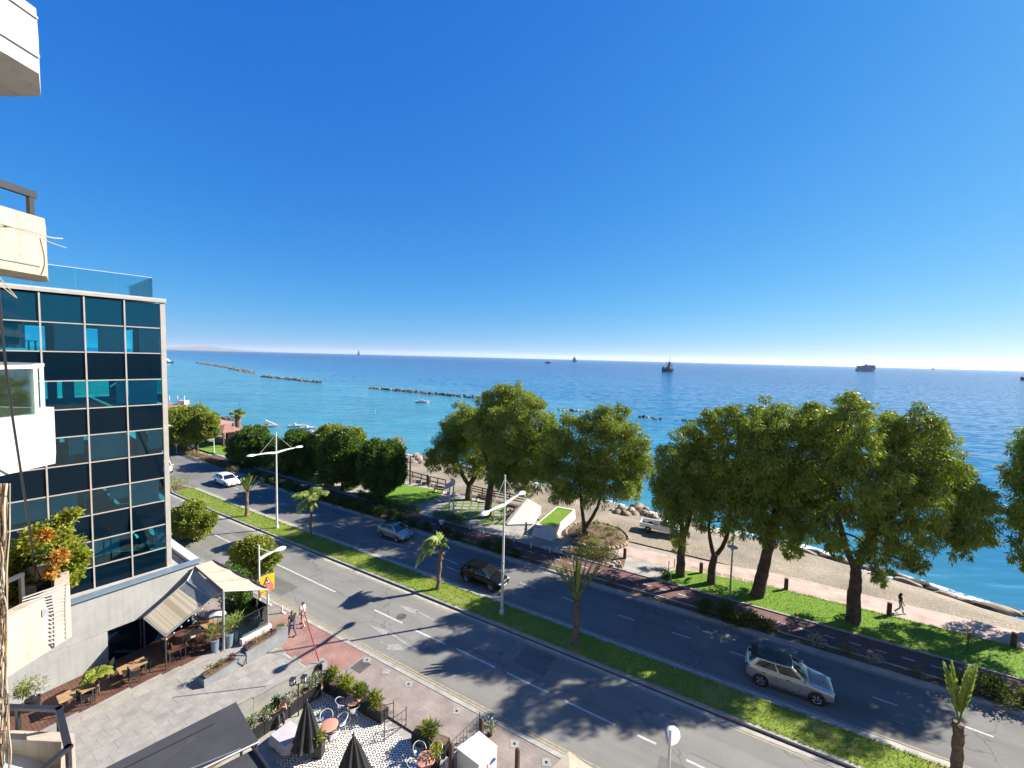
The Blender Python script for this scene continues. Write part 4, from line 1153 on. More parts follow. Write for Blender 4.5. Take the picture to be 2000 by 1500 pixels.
palm('thick-bearded fan palm by the beach huts on the left', f0, D(464, 808, f0.y), [(i * .43, rr.uniform(.1, 1.3), 1.9, .35, .9, .0) for i in range(18)], .62, 8, group=None, beard=3.6)

# grass blades standing up from the strips of turf and leaning over the kerbs
def blades(label, regions, n, seed, m):
    lv = Leaves(seed); r = lv.r
    for (s0, s1, n0, n1, z, edge) in regions:
        k = int(n * (s1 - s0) / 100); ss = r.uniform(s0, s1, k); tt = r.uniform(0, 1, k)
        tt[: k // 3] = np.where(r.uniform(0, 1, k // 3) < .5, r.uniform(-.02, .03, k // 3), r.uniform(.97, 1.02, k // 3)) if edge else tt[: k // 3]
        nn = n0 + (n1 - n0) * tt + np.where(ss < -45, .00085 * (ss + 45) ** 2, 0)
        pos = np.stack([DV.x * ss + NV.x * nn, DV.y * ss + NV.y * nn, np.full(k, z)], 1)
        d = r.normal(size=(k, 3)) * .5; d[:, 2] = 1
        lv.add(pos, d, .13, .035, 0)
    o = link_mesh('grass_blades', lv.mesh('grass_blades', M[m]))
    tag(o, label, 'grass', kind='stuff')
M['blade'] = leaf_mat('blade', (0.10, 0.17, 0.02), (0.30, 0.33, 0.06), .3)
blades('short grass blades along the median strip', [(-66, 20, 24.72, 26.78, .115, True)], 26000, 201, 'blade')
blades('short grass blades on the promenade lawn', [(-4, 26, 37.14, 41.3, .095, True)], 30000, 202, 'blade')
# =================================================================== glass office building on the left
M['mullion'] = mat('mullion', (0.56, 0.52, 0.46), 0.45, 0.06, 2, metal=0.2)
M['pane_dark'] = mat('pane_dark', (0.0015, 0.008, 0.016), 0.03, 0.05, 0.6, spec=0.14)
M['pane_top'] = mat('pane_top', (0.002, 0.045, 0.085), 0.05, 0.05, 0.6, spec=0.3)
M['pane_clear'] = glass_mat('pane_clear', (0.22, 0.84, 0.92), 0.045)
M['far_glass'] = glass_mat('far_glass', (0.45, 0.93, 0.98), 0.05)
M['rail_glass'] = glass_mat('rail_glass', (0.74, 0.90, 0.90), 0.06)
M['clear_glass'] = glass_mat('clear_glass', (0.72, 0.88, 0.82), 0.08)
M['interior'] = mat('interior', (0.22, 0.23, 0.24), 0.9, 0.1, 1)
M['ceiling'] = mat('ceiling', (0.25, 0.27, 0.28), 0.9, 0.05, 1)
FU = Vector((0.616, 0.788, 0)).normalized()          # along the facade, away from us
FN = Vector((0.788, -0.616, 0)).normalized()         # out of the facade
FC = Vector((-22.8, 27.6, 0))                        # far right corner on plan
def F(t, o=0.0, z=0.0):
    """t metres left of the far corner, o metres out of the facade"""
    p = FC - FU * t + FN * o
    return Vector((p.x, p.y, z))
ZT = 22.1
EDGES = [0.22, 1.95, 3.70, 5.44, 7.18, 8.92, 10.66, 12.4]
ROWS = [4.75]
ROWZ = [21.95, 20.35, 18.72, 17.05, 15.40, 13.80, 12.15, 10.50, 8.95, 7.35, 5.75, 4.3]
bld = thing('office_building', 'dark teal mirror-glass office block with pale mullion grid at the left', 'building', F(6, -5))
BRZ = math.atan2(FU.y, FU.x)
mrot = Matrix.Rotation(BRZ, 3, 'Z')
pane_cache = {}
def pane(t0, t1, z0, z1, m, tilt=0.0):
    b_ = MB(); e = 0.03
    c = F((t0 + t1) / 2, 0.0, (z0 + z1) / 2)
    b_.box(c, (t1 - t0 - 2 * e, 0.02, z1 - z0 - 2 * e), M=Matrix.Rotation(BRZ + tilt, 3, 'Z') @ Matrix.Rotation(tilt * 0.6, 3, 'X'))
    return b_.build('pane', m, bld)
rng = random.Random(5)
for i in range(len(EDGES) - 1):
    for j in range(len(ROWZ) - 1):
        z1, z0 = ROWZ[j], ROWZ[j + 1]
        m = M['pane_top'] if j == 0 else (M['pane_clear'] if j % 2 == 1 else M['pane_dark'])
        pane(EDGES[i], EDGES[i + 1], z0, z1, m, rng.uniform(-.004, .004))
for t in EDGES[1:]:
    b_ = MB(); b_.box(F(t, 0.035, (ROWZ[0] + ROWZ[-1]) / 2), (0.07, 0.09, ROWZ[0] - ROWZ[-1]), M=mrot); b_.build('mullion', M['mullion'], bld)
for z in ROWZ[1:-1]:
    for i in range(len(EDGES) - 1):
        t0, t1 = EDGES[i], EDGES[i + 1]
        b_ = MB(); b_.box(F((t0 + t1) / 2, 0.03, z), (t1 - t0 - 0.074, 0.06, 0.06), M=mrot); b_.build('transom', M['mullion'], bld)
# corner frame, cornice, roof edge
b_ = MB(); b_.box(F(0.085, -0.04, (4.2 + ZT) / 2), (0.26, 0.18, ZT - 4.2), M=mrot); b_.build('corner_frame', M['mullion'], bld)
b_ = MB(); b_.box(F(6, -0.02, ZT + 0.0), (12.16, 0.30, 0.17), M=mrot); b_.build('cornice', M['mullion'], bld)
b_ = MB(); b_.box(F(6, -5.05, ZT + 0.13), (12.2, 10.3, 0.08), M=mrot); b_.build('roof', M['white_stucco'], bld)
# floors, ceilings, core and the glazed far side you look out through
for j in range(1, len(ROWZ) - 1, 2):
    z = ROWZ[j + 1]
    b_ = MB(); b_.box(F(6.2, -5.0, z - 0.9), (11.9, 9.6, 1.5), M=mrot); b_.build('floor', M['interior'], bld)
b_ = MB(); b_.box(F(6.2, -5.0, ROWZ[1] + 0.72), (11.9, 9.6, 1.3), M=mrot); b_.build('floor', M['interior'], bld)
for t in (1.2, 4.4, 7.6, 10.8):
    for o in (-0.7, -9.2):
        b_ = MB(); b_.box(F(t, o, (4.3 + 21.2) / 2), (0.45, 0.45, 16.9), M=mrot); b_.build('column', M['interior'], bld)
b_ = MB(); b_.box(F(9.5, -5.5, 12.5), (2.6, 3.5, 16.4), M=mrot); b_.build('core', M['interior'], bld)
for j in range(1, len(ROWZ) - 1, 2):
    b_ = MB(); b_.box(F(6.2, -9.85, (ROWZ[j] + ROWZ[j + 1]) / 2), (11.9, 0.03, ROWZ[j] - ROWZ[j + 1]), M=mrot); b_.build('rear_window', M['far_glass'], bld)
    b_ = MB(); b_.box(F(0.06, -5.0, (ROWZ[j] + ROWZ[j + 1]) / 2), (0.03, 9.2, ROWZ[j] - ROWZ[j + 1]), M=mrot); b_.build('side_window', M['far_glass'], bld)
    for q in range(2):                                   # desks and screens behind the glass
        b_ = MB(); tt = rng.uniform(0.8, 8); oo = rng.uniform(-3.2, -1.4); z = ROWZ[j + 1] - 0.15
        b_.box(F(tt, oo, z + 0.72), (1.5, 0.75, 0.04), M=mrot)
        for dx in (-.65, .65):
            b_.box(F(tt + dx, oo, z + 0.35), (0.05, 0.6, 0.7), M=mrot)
        b_.build('desk', M['white_paint'], bld)
# pale panels added behind some panes to catch sun as bright rectangles
M['added_bright_panel'] = mat('added_bright_panel', (0.55, 0.58, 0.60), .9, .06, 1.5)
for j, i, u0, u1, v0 in [(1, 0, .0, .62, .0), (1, 1, .0, .70, .0), (1, 2, .0, .72, .0), (1, 3, .3, .9, .1), (1, 4, .0, .6, .3), (3, 0, .12, .95, .0), (3, 1, .0, .28, .1), (3, 4, .2, .9, .0), (5, 0, .0, .45, .25), (5, 1, .0, 1.0, .05), (5, 2, .1, .5, .4), (7, 0, .15, .95, .0), (7, 1, .0, .55, .5), (7, 2, .3, .95, .1), (7, 3, .0, .8, .2), (9, 0, .0, .35, .0), (9, 1, .3, 1.0, .35), (9, 3, .1, .7, .2)]:
    t0, t1 = EDGES[i], EDGES[i + 1]; z1, z0 = ROWZ[j], ROWZ[j + 1]; zl = z0 + (z1 - z0) * v0 * .8
    ta, tb_ = t0 + (t1 - t0) * u0 + .03, t0 + (t1 - t0) * u1 - .03
    b_ = MB(); b_.box(F((ta + tb_) / 2, -0.16, (zl + z1) / 2), (tb_ - ta, .012, z1 - zl - .06), M=mrot); b_.build('added_bright_panel', M['added_bright_panel'], bld)
# glass balustrade on the roof
bl = thing('roof_balustrade', 'frameless glass balustrade along the roof edge of the teal office block', 'balustrade', F(5, -0.2, ZT))
for k in range(6):
    b_ = MB(); b_.box(F(0.55 + 1.72 * k + 0.85, -0.25, ZT + 0.85), (1.7, 0.02, 1.22), M=mrot); b_.build('pane', M['rail_glass'], bl)
for k in range(4):
    b_ = MB(); b_.box(F(0.52, -0.3 - 1.72 * k - 0.87, ZT + 0.85), (0.02, 1.7, 1.22), M=mrot); b_.build('pane', M['rail_glass'], bl)
b_ = MB(); b_.box(F(0.55 + 5.2, -0.25, ZT + 1.475), (10.4, 0.035, 0.03), M=mrot); b_.build('top_rail', M['white_paint'], bl)
b_ = MB(); b_.box(F(0.52, -3.8, ZT + 1.475), (0.035, 7.0, 0.03), M=mrot); b_.build('top_rail', M['white_paint'], bl)

# podium: board-marked concrete storey with a steel-blue coping
P0, P1 = Q(129, 1179, 4.73), Q(387, 1095, 4.73)
PU = (P1 - P0); PU.z = 0; PL = PU.length; PU.normalize(); PN = Vector((PU.y, -PU.x, 0))
prot = Matrix.Rotation(math.atan2(PU.y, PU.x), 3, 'Z')
def PW(t, o=0.0, z=0.0):
    p = P1 + PU * t + PN * o
    return Vector((p.x, p.y, z))
pod = thing('podium', 'board-marked concrete base storey with steel-blue coping under the glass block', 'building', PW(-4, -1))
TL = -14.0
b_ = MB(); b_.box(PW((TL - 0.0) / 2, -0.15, 3.43), (-TL, 0.3, 2.35), M=prot); b_.build('upper_wall', M['pale_concrete'], pod)
b_ = MB(); b_.box(PW((TL - 4.6) / 2, -0.15, 1.12), (-TL - 4.6, 0.28, 2.24), M=prot); b_.build('lower_wall', M['pale_concrete'], pod)
b_ = MB(); b_.box(PW(TL / 2 + 0.05, -0.12, 4.68), (-TL + 0.2, 0.5, 0.14), M=prot); b_.build('coping', M['coping'], pod)
b_ = MB(); b_.box(PW(-0.08, -4.0, 4.68), (0.5, 7.2, 0.139), M=prot); b_.build('coping', M['white_paint'], pod)
b_ = MB(); b_.box(PW(-0.15, -4.0, 2.3), (0.3, 7.2, 4.6), M=prot); b_.build('street_wall', M['pale_concrete'], pod)
b_ = MB(); b_.box(PW(TL / 2, -3.8, 4.36), (-TL - 0.7, 6.9, 0.1), M=prot); b_.build('terrace_floor', M['concrete'], pod)
for k in range(3):
    b_ = MB(); b_.box(PW(-0.75 - 1.5 * k, -0.45, 1.15), (1.42, 0.03, 2.2), M=prot); b_.build('glass_door', M['pane_dark'], pod)
    b_ = MB(); b_.box(PW(-1.5 - 1.5 * k, -0.45, 1.15), (0.07, 0.08, 2.25), M=prot); b_.build('door_frame', M['dark_metal'], pod)

# =================================================================== the apartment house we look from: its stack of balconies
apt = thing('apartment_building', 'cream apartment house with a stack of weathered balconies at the left edge', 'building', (-8.8, 4, 10))
b_ = MB(); b_.prism([(-8.7, 6.9), (-8.7, -14), (-16, -14), (-16, 6.9)], 0, 34); b_.build('wall', M['stucco'], apt)
M['plaster_crack'] = weathered('plaster_crack', (0.40, 0.335, 0.265), .35, .4, 1.3)
BX, BY, CX, CY = -6.78, 6.25, -7.35, 6.85      # front corner and end of the chamfer
def edge_at(px, py, z):
    r = ray(px, py); t = (z - CAMH) / r.z
    return r.x * t, r.y * t
def bal_plan(fx, fy, ins=0.0, back=-3.0):
    return [(fx - ins, back), (fx - ins, fy - ins * 0.4), (fx - 0.62 - ins * .3, fy + 0.58 - ins), (-8.68, fy + 0.62 - ins), (-8.68, back)]
def balcony(z0, z1, fx, fy, m, nm='balcony'):
    """hollow parapet: floor slab and wall ring as one part"""
    t_ = 0.16
    o = bal_plan(fx, fy); i_ = bal_plan(fx, fy, t_)
    b_ = MB()
    b_.prism(o, z0, z0 + 0.2)
    for k in range(3):
        b_.prism([o[k], o[k + 1], i_[k + 1], i_[k]], z0 + 0.2, z1)
    return b_.build(nm, m, apt, sm=20)
def rail_path(pts, r, parent, nm, m, sq=False):
    b_ = MB()
    for a, c in zip(pts[:-1], pts[1:]):
        a, c = Vector(a), Vector(c); d = (c - a); L = d.length; ang = math.atan2(d.y, d.x)
        pit = -math.asin(max(-1, min(1, d.z / L)))
        b_.box((a + c) / 2, (L + r[0] * 0.9, r[0], r[1]), M=Matrix.Rotation(ang, 3, 'Z') @ Matrix.Rotation(pit, 3, 'Y'))
    return b_.build(nm, m, parent)
# top balcony (white, soffit in shade)
fx, fy = edge_at(76, 144, 23.17)
B1 = balcony(23.17, 24.12, fx, fy, M['white_stucco'])
b_ = MB(); b_.box((fx + 0.012, fy - 2.0, 23.42), (0.03, 4.0, 0.05)); b_.box((fx + 0.012, fy - 2.0, 23.98), (0.03, 4.0, 0.03)); b_.build('ledge', M['concrete'], B1)
rail_path([(fx - .1, -2, 24.75), (fx - .1, fy - .1, 24.75), (fx - .62, fy + .45, 24.75)], (0.05, 0.05), B1, 'railing', M['white_paint'])
for k in range(4):
    b_ = MB(); b_.box((fx - .1, fy - .25 - k * .42, 24.43), (0.04, 0.04, 0.62)); b_.build('rail_post', M['white_paint'], B1)
# second balcony (cream, cracked, dark square-tube railing)
fx, fy = edge_at(92, 540, 20.17)
B2 = balcony(20.17, 21.12, fx, fy, M['plaster_crack'])
rail_path([(fx - .07, -2, 21.47), (fx - .07, fy - .1, 21.47)], (0.075, 0.11), B2, 'railing', M['black_metal'])
for y in (fy - 0.14, fy - 1.9):
    b_ = MB(); b_.box((fx - .07, y, 21.27), (0.06, 0.07, 0.30)); b_.build('rail_post', M['black_metal'], B2)
b_ = MB(); b_.box((fx + 0.008, fy - 2.3, 20.32), (0.02, 4.4, 0.025)); b_.build('drip_groove', M['kerb'], B2)
b_ = MB(); b_.box((fx + 0.012, fy - 0.86, 20.92), (0.03, 0.06, 0.42)); b_.box((fx + 0.012, fy - 2.2, 20.86), (0.03, 2.6, 0.05)); b_.build('pipe_clamp', M['concrete'], B2)
# third balcony, glass above a white parapet
fx, fy = edge_at(108, 905, 17.41)
B3 = balcony(17.41, 18.10, fx, fy, M['white_stucco'])
gp = [(fx - .1, fy - 2.6), (fx - .1, fy - .12), (fx - .62, fy + .42), (-8.66, fy + .46)]
for a, c in zip(gp[:-1], gp[1:]):
    a3, c3 = Vector((*a, 18.40)), Vector((*c, 18.40)); d = c3 - a3
    b_ = MB(); b_.box((a3 + c3) / 2, (d.length - 0.04, 0.02, 0.58), math.atan2(d.y, d.x)); b_.build('glass_panel', M['clear_glass'], B3)
rail_path([(*p, 18.73) for p in gp], (0.06, 0.05), B3, 'handrail', M['white_paint'])
for p in gp[1:3]:
    b_ = MB(); b_.box((*p, 18.41), (0.045, 0.045, 0.62)); b_.build('rail_post', M['white_paint'], B3)
# fourth balcony with the planter
fx, fy = edge_at(140, 1243, 14.65)
B4 = balcony(14.65, 15.45, fx, fy, M['plaster_crack'])
rail_path([(fx - .3, 2, 15.78), (fx - .3, fy - .35, 15.78)], (0.05, 0.05), B4, 'railing', M['dark_metal'])
rail_path([(fx - .3, fy - .35, 15.78), (fx - .3, fy - .35, 15.4)], (0.04, 0.04), B4, 'rail_post', M['dark_metal'])
# fifth balcony: black handrail, cream walls
z5 = 12.9
c1, c2 = Q(133, 1460, z5), Q(115, 1385, z5)
B5 = balcony(11.9, 12.55, c1.x + .08, c1.y + .02, M['stucco'])
rail_path([(c1.x, 2.0, z5), (c1.x, c1.y, z5), (c2.x, c2.y, z5), (-8.66, c2.y + .02, z5)], (0.085, 0.05), B5, 'handrail', M['black_metal'])
for x, y in ((c1.x, c1.y), (c2.x, c2.y), (c1.x, c1.y - 1.0), (-8.2, c2.y)):
    b_ = MB(); b_.box((x, y, 12.7), (0.05, 0.05, 0.36)); b_.build('rail_post', M['black_metal'], B5)

# planter, bush, aerial, cables hung on the balconies
pl = thing('balcony_bush', 'yellow-green and orange bush overflowing its dark planter on the balcony', 'bush', D(95, 1150, 6.6))
b_ = MB(); pa, pb = D(62, 1150, 6.25), D(112, 1128, 6.65)
dv = (pb - pa); b_.box((pa + pb) / 2 - Vector((0.05, 0, 0.06)), (dv.length, 0.22, 0.2), math.atan2(dv.y, dv.x)); b_.build('planter', M['trim_black'], pl)
lv = Leaves(81)
for px, py, r_, dy, mi in [(95, 1060, 34, 0, 0), (60, 1075, 34, .2, 0), (130, 1075, 30, .1, 0), (110, 1030, 24, .1, 0), (130, 1010, 16, .2, 0), (150, 1000, 7, .2, 0), (70, 1045, 22, .2, 0), (40, 1095, 30, .1, 2), (35, 1135, 30, 0, 2), (150, 1095, 20, .2, 0), (140, 1115, 20, .1, 0),
                         (165, 1082, 10, .2, 0), (90, 1046, 11, -.3, 1), (115, 1085, 13, -.35, 1), (100, 1118, 10, -.35, 1), (85, 1085, 12, -.4, 2), (25, 1165, 16, 0, 2), (135, 1135, 12, 0, 0)]:
    c = D(px, py, 6.45 + dy); rm = r_ * 6.45 / FPX
    lv.lobe(c, (rm, rm, rm), int(900 * (rm / .25) ** 1.7 + 60), .055, .038, .1, mi, shell=.5)
lv.build('foliage', [M['bright_leaf'], M['red_leaf'], M['shrub_leaf']], pl)
b_ = MB()
for px, py in ((95, 1060), (130, 1010), (60, 1075), (150, 1090), (40, 1100)):
    limb(b_, [D(85, 1140, 6.45), D((85 + px) / 2, (1140 + py) / 2 + 5, 6.45), D(px, py, 6.5)], .014, .004, 4)
tag(b_.build('stems', M['bark'], pl), kind='stuff')
# tv aerial
ae = thing('tv_aerial', 'white grid TV aerial on the front of the balcony below the bush', 'aerial', D(88, 1205, 5.9))
b_ = MB(); b_.tube([D(12, 1213, 5.3), D(82, 1193, 5.75)], .022, 6); b_.build('boom', M['grey_metal'], ae)
b_ = MB(); b_.tube([D(86, 1185, 5.72), D(88, 1252, 5.72)], .018, 6); b_.build('mast', M['white_paint'], ae)
for (a0, a1, c0, c1_) in (((45, 1168), (36, 1208), (128, 1140), (124, 1186)), ((36, 1222), (40, 1266), (124, 1190), (128, 1250))):
    for k in range(8):
        t = k / 7
        b_ = MB(); b_.tube([D(a0[0] + (a1[0] - a0[0]) * t, a0[1] + (a1[1] - a0[1]) * t, 5.6), D(c0[0] + (c1_[0] - c0[0]) * t, c0[1] + (c1_[1] - c0[1]) * t, 5.85)], .011, 4)
        b_.build('rod', M['white_paint'], ae)
b_ = MB(); b_.tube([D(128, 1140, 5.86), D(126, 1186, 5.87), D(128, 1250, 5.86)], .012, 4); b_.build('frame', M['grey_metal'], ae)
b_ = MB(); b_.box(D(82, 1195, 5.72), (.1, .08, .1)); b_.build('junction_box', M['grey_metal'], ae)
# bundle of dry vine and cables down the left edge
rr = random.Random(3)
vb = thing('cable_bundle', 'bundle of pale dry cables and vines hanging down the left edge', 'cables', D(8, 1250, 4.2))
for k in range(13):
    x0 = rr.uniform(-8, 12); pts = []
    for i in range(13):
        t = i / 12; y = 945 + 575 * t
        pts.append(D(x0 + rr.uniform(-4, 5) + 6 * math.sin(t * 5 + k), y, 4.2 + rr.uniform(-.06, .06)))
    b_ = MB(); limb(b_, pts, .006 if k % 3 else .011, .006, 5); b_.build('cable', M['canvas_cream' if k % 2 else 'dry_frond'], vb)
bc = MB(); limb(bc, [D(-3, 560, 4.4), D(14, 740, 4.6), D(42, 930, 5.2), D(62, 1060, 5.8), D(70, 1135, 6.2)], .011, .013, 6)
single(bc, 'black_cable', M['black_metal'], 'black cable slanting from the upper left down into the balcony bush', 'cable')
for i, (pts, r_, lb) in enumerate([([(-4, 442, 5.6), (40, 446, 5.8), (95, 463, 6.3), (122, 466, 6.6)], .014, 'upper of the two pale canes jutting past the cracked balcony'),
                                   ([(-4, 436, 5.6), (50, 452, 5.8), (100, 474, 6.3), (130, 484, 6.6)], .008, 'lower thin cane jutting past the cracked balcony')]):
    bc = MB(); limb(bc, [D(*p) for p in pts], r_, r_ * .6, 6); single(bc, 'cane', M['canvas_cream'], lb, 'cane', 'canes on the cracked balcony')
bc = MB(); limb(bc, [D(-6, 536, 5.2), D(14, 560, 5.3), D(33, 582, 5.4), D(12, 566, 5.35), D(-6, 552, 5.3)], .006, .006, 5)
single(bc, 'loose_wire', M['canvas_cream'], 'loose cream wire end below the cracked balcony', 'wire')
bc = MB(); limb(bc, [D(78, 466, 6.12), D(86, 500, 6.12), D(86, 520, 6.12), D(80, 537, 6.12)], .007, .007, 5)
single(bc, 'brown_wire', M['wood'], 'brown wire hanging over the face of the cracked balcony', 'wire')
# white sheet on the lowest balcony
sh = MB(); gx = 9; gy = 9; rr = random.Random(6)
for i in range(gx):
    for j in range(gy):
        u, v = i / (gx - 1), j / (gy - 1)
        p = Vector((-8.5 + 1.05 * u, 4.6 + 2.1 * v, 12.15 + 0.5 * (1 - u) ** 2 + 0.05 * math.sin(u * 7 + v * 3) + 0.03 * math.sin(v * 11)))
        sh.v.append(tuple(p))
for i in range(gx - 1):
    for j in range(gy - 1):
        a = i * gy + j; sh.f.append((a, a + gy, a + gy + 1, a + 1)); sh.mi.append(0)
M['sheet'] = mat('sheet', (0.62, 0.66, 0.72), 0.7, 0.05, 2)
single(sh, 'dust_sheet', M['sheet'], 'pale blue-white sheet spread over things on the lowest balcony', 'sheet', sm=60)
# =================================================================== street lamps
def lamp_head(p, dirv, parent, sc=1.0):
    """flattened egg-shaped lantern: shell above, glass below"""
    b_ = MB(); a = math.atan2(dirv.y, dirv.x); Mr = Matrix.Rotation(a, 3, 'Z')
    prof = [(-.5, .06, .05), (-.42, .13, .08), (-.2, .24, .14), (0.1, .29, .17), (.34, .23, .13), (.48, .08, .05)]
    vs = []; n = 10
    for x, wy, hz in prof:
        for k in range(n):
            t = 2 * math.pi * k / n
            vs.append(Mr @ Vector((x * sc, wy * math.cos(t) * sc, max(-.03, hz * math.sin(t)) * sc)) + p)
    fs = [(i * n + k, i * n + (k + 1) % n, (i + 1) * n + (k + 1) % n, (i + 1) * n + k) for i in range(len(prof) - 1) for k in range(n)]
    fs += [tuple(range(n - 1, -1, -1)), tuple((len(prof) - 1) * n + k for k in range(n))]
    b_.add(vs, fs)
    h = b_.build('lamp_head', M['white_paint'], parent, sm=50)
    b_ = MB(); b_.ball(p + Mr @ Vector((.06, 0, -.035)) * sc, .3 * sc, .2 * sc, .06 * sc, M=None); b_.build('lens', M['lamp_glass'], h, sm=60)

def mast_lamp(label, foot, H=10.4, arm_z=8.1, L=2.15, sides=(-1, 1), r=0.11, group='white cable-stayed street lamps', av=None, cat='street lamp'):
    av = av or NV
    t = thing('street_lamp', label, cat, foot, group)
    b_ = MB(); b_.tube([foot, foot + Vector((0, 0, .25)), foot + Vector((0, 0, .26)), foot + Vector((0, 0, H))], [r * 1.7, r * 1.7, r, r * .55], 12); b_.build('pole', M['white_paint'], t, sm=40)
    for z in (H * .29, H * .37):
        b_ = MB(); b_.lathe([(r * 1.15, 0), (r * 1.15, .08)], foot + Vector((0, 0, z)), 10); b_.build('band', M['grey_metal'], t)
    for sg in sides:
        d = av * sg
        p0 = foot + Vector((0, 0, arm_z)); p1 = p0 + d * L + Vector((0, 0, .22))
        b_ = MB(); w = Vector((-d.y, d.x, 0))
        for (q0, q1, h0, h1) in ((p0 + d * .06, p1, .22, .08),):
            vs = []
            for i in range(5):
                u = i / 4; q = q0.lerp(q1, u) + Vector((0, 0, .05 * math.sin(math.pi * u))); hh = h0 + (h1 - h0) * u
                vs += [q - w * .05, q + w * .05, q + w * .04 + Vector((0, 0, hh)), q - w * .04 + Vector((0, 0, hh))]
            fs = [(i * 4 + k, i * 4 + (k + 1) % 4, (i + 1) * 4 + (k + 1) % 4, (i + 1) * 4 + k) for i in range(4) for k in range(4)] + [(3, 2, 1, 0), (16, 17, 18, 19)]
            b_.add(vs, fs)
        b_.build('arm', M['white_paint'], t)
        lamp_head(p1 + d * .40 + Vector((0, 0, .03)), d, t, 1.0)
        b_ = MB(); b_.tube([foot + Vector((0, 0, H - .25)), p0 + d * (L * .82) + Vector((0, 0, .26))], .016, 5); b_.build('stay_rod', M['white_paint'], t)
    return t
mast_lamp('tall double-armed white lamp on the median, nearest of the two, before the black car', Q(980, 1198, .12))
mast_lamp('tall double-armed white lamp on the median, farther one, by the upright palm', Q(541, 1031, .12))
mast_lamp('single-armed white lamp on the far promenade by the bright lawn', Q(418, 884, .06), 6.0, 4.6, 1.9, (-1,), .09, av=DV)
mast_lamp('white lamp head and arm poking out from behind the glass building corner', Q(318, 905, .06) , 7.5, 6.3, 1.9, (1,), .09, av=DV)
mast_lamp('white single-armed lamp holding the yellow warning sign on the near pavement', Q(507, 1186, .1), 4.75, 3.55, 1.15, (1,), .085)
p_ = Q(1311, 1437, 4.35); p_.z = .1
mast_lamp('white lamp at the bottom edge, seen from above over the near lane', p_ - NV * .3, 4.75, 3.75, .2, (1,), .085)

def path_lamp(label, foot, H=5.7, discz=4.2, cone=False):
    t = thing('path_lamp', label, 'lamp post', foot)
    b_ = MB(); b_.tube([foot, foot + Vector((0, 0, H))], [.075, .05], 10); b_.build('pole', M['grey_metal'], t, sm=40)
    b_ = MB()
    if cone: b_.lathe([(.08, 0), (.5, .42), (.5, .46), (.05, .1)], foot + Vector((0, 0, discz)), 14)
    else: b_.lathe([(.1, 0), (.38, .06), (.40, .1), (.12, .22)], foot + Vector((0, 0, discz)), 14)
    b_.build('lamp_shade', M['white_paint'], t, sm=40)
    b_ = MB(); b_.lathe([(.09, -.22), (.12, -.05), (.1, 0)], foot + Vector((0, 0, discz)), 10); b_.build('lamp_glass', M['lamp_glass'], t, sm=40)
    return t
path_lamp('slim grey lamp post with a flat disc, on the lawn between two eucalyptus trunks', Q(1425, 1170, .1))
path_lamp('small lamp with an upturned white cone at the far left by the walkers', Q(345, 886, .06), 1.9, 1.45, True)
path_lamp('second small upturned-cone lamp, right next to the far walker', Q(368, 884, .06), 2.4, 1.95, True)
t = thing('mooring_pole', 'tall brown pole with a thin crossbar at the beach edge, beside the round ficus', 'pole', Q(801, 946, .06))
f_ = Q(801, 946, .06)
b_ = MB(); b_.tube([f_, f_ + Vector((0, 0, 4.2))], [.14, .12], 8); b_.build('post', M['brown_wood'], t)
b_ = MB(); b_.tube([f_ + Vector((-.7, 0, 4.6)), f_ + Vector((.5, 0, 4.6))], .03, 5); b_.tube([f_ + Vector((0, 0, 4.2)), f_ + Vector((0, 0, 4.6))], .05, 6); b_.build('crossbar', M['white_paint'], t)
t = thing('sign_frame', 'two white poles carrying a tilted grey sign panel on the plaza hedge', 'sign', Q(881, 1009, .06))
fa, fb = Q(877, 1010, .06), Q(885, 1010, .06)
for f_, h_ in ((fa, 3.8), (fb, 4.6)):
    b_ = MB(); b_.tube([f_, f_ + Vector((0, 0, h_))], .085, 8); b_.build('pole', M['white_paint'], t, sm=40)
b_ = MB(); b_.slab([fa + Vector((-.5, 0, 3.3)), fb + Vector((.15, 0, 3.9)), fb + Vector((.15, .2, 4.4)), fa + Vector((-.5, .2, 3.9))], .05); b_.build('panel', M['grey_metal'], t)

# bollards
wb = MB(); wb.lathe([(.06, 0), (.06, .55), (.045, .6), (.0, .61)], (0, 0, 0), 10)
wbm = wb.mesh('white_bollard', M['white_paint'], sm=40)
for i, (px, py) in enumerate([(917, 1034), (944, 1042), (974, 1051), (1004, 1060), (1037, 1070), (1074, 1080)]):
    o = link_mesh('white_bollard', wbm); o.location = Q(px, py, .1)
    tag(o, ['white bollard at the corner of the square-ended hedge', 'second white bollard from the hedge along the cycle path', 'third white bollard from the hedge along the cycle path', 'white bollard just right of the near double lamp pole',
            'white bollard in front of the white planter wall', 'last white bollard beside the clipped island hedge'][i], 'bollard', 'white bollards along the cycle path')
bb = MB(); bb.lathe([(.15, 0), (.16, .05), (.15, .95), (.13, 1.0), (.0, 1.0)], (0, 0, 0), 12)
bbm = bb.mesh('wooden_bollard', M['brown_wood'], sm=40)
for i, (px, py) in enumerate([(1220, 1091), (1369, 1119), (1535, 1151), (1736, 1202), (1979, 1263)]):
    o = link_mesh('wooden_bollard', bbm); o.location = Q(px, py, .08); sc = [1, .95, .95, 1.02, 1.0][i]; o.scale = (1, 1, sc)
    tag(o, ['dark wooden bollard at the right end of the island hedge', 'dark wooden bollard beside the slim forked eucalyptus', 'dark wooden bollard right of the leaning eucalyptus',
            'dark wooden bollard next to the woman in white trousers', 'dark wooden bollard nearest the right edge of the view'][i], 'bollard', 'dark wooden bollards along the pink path')
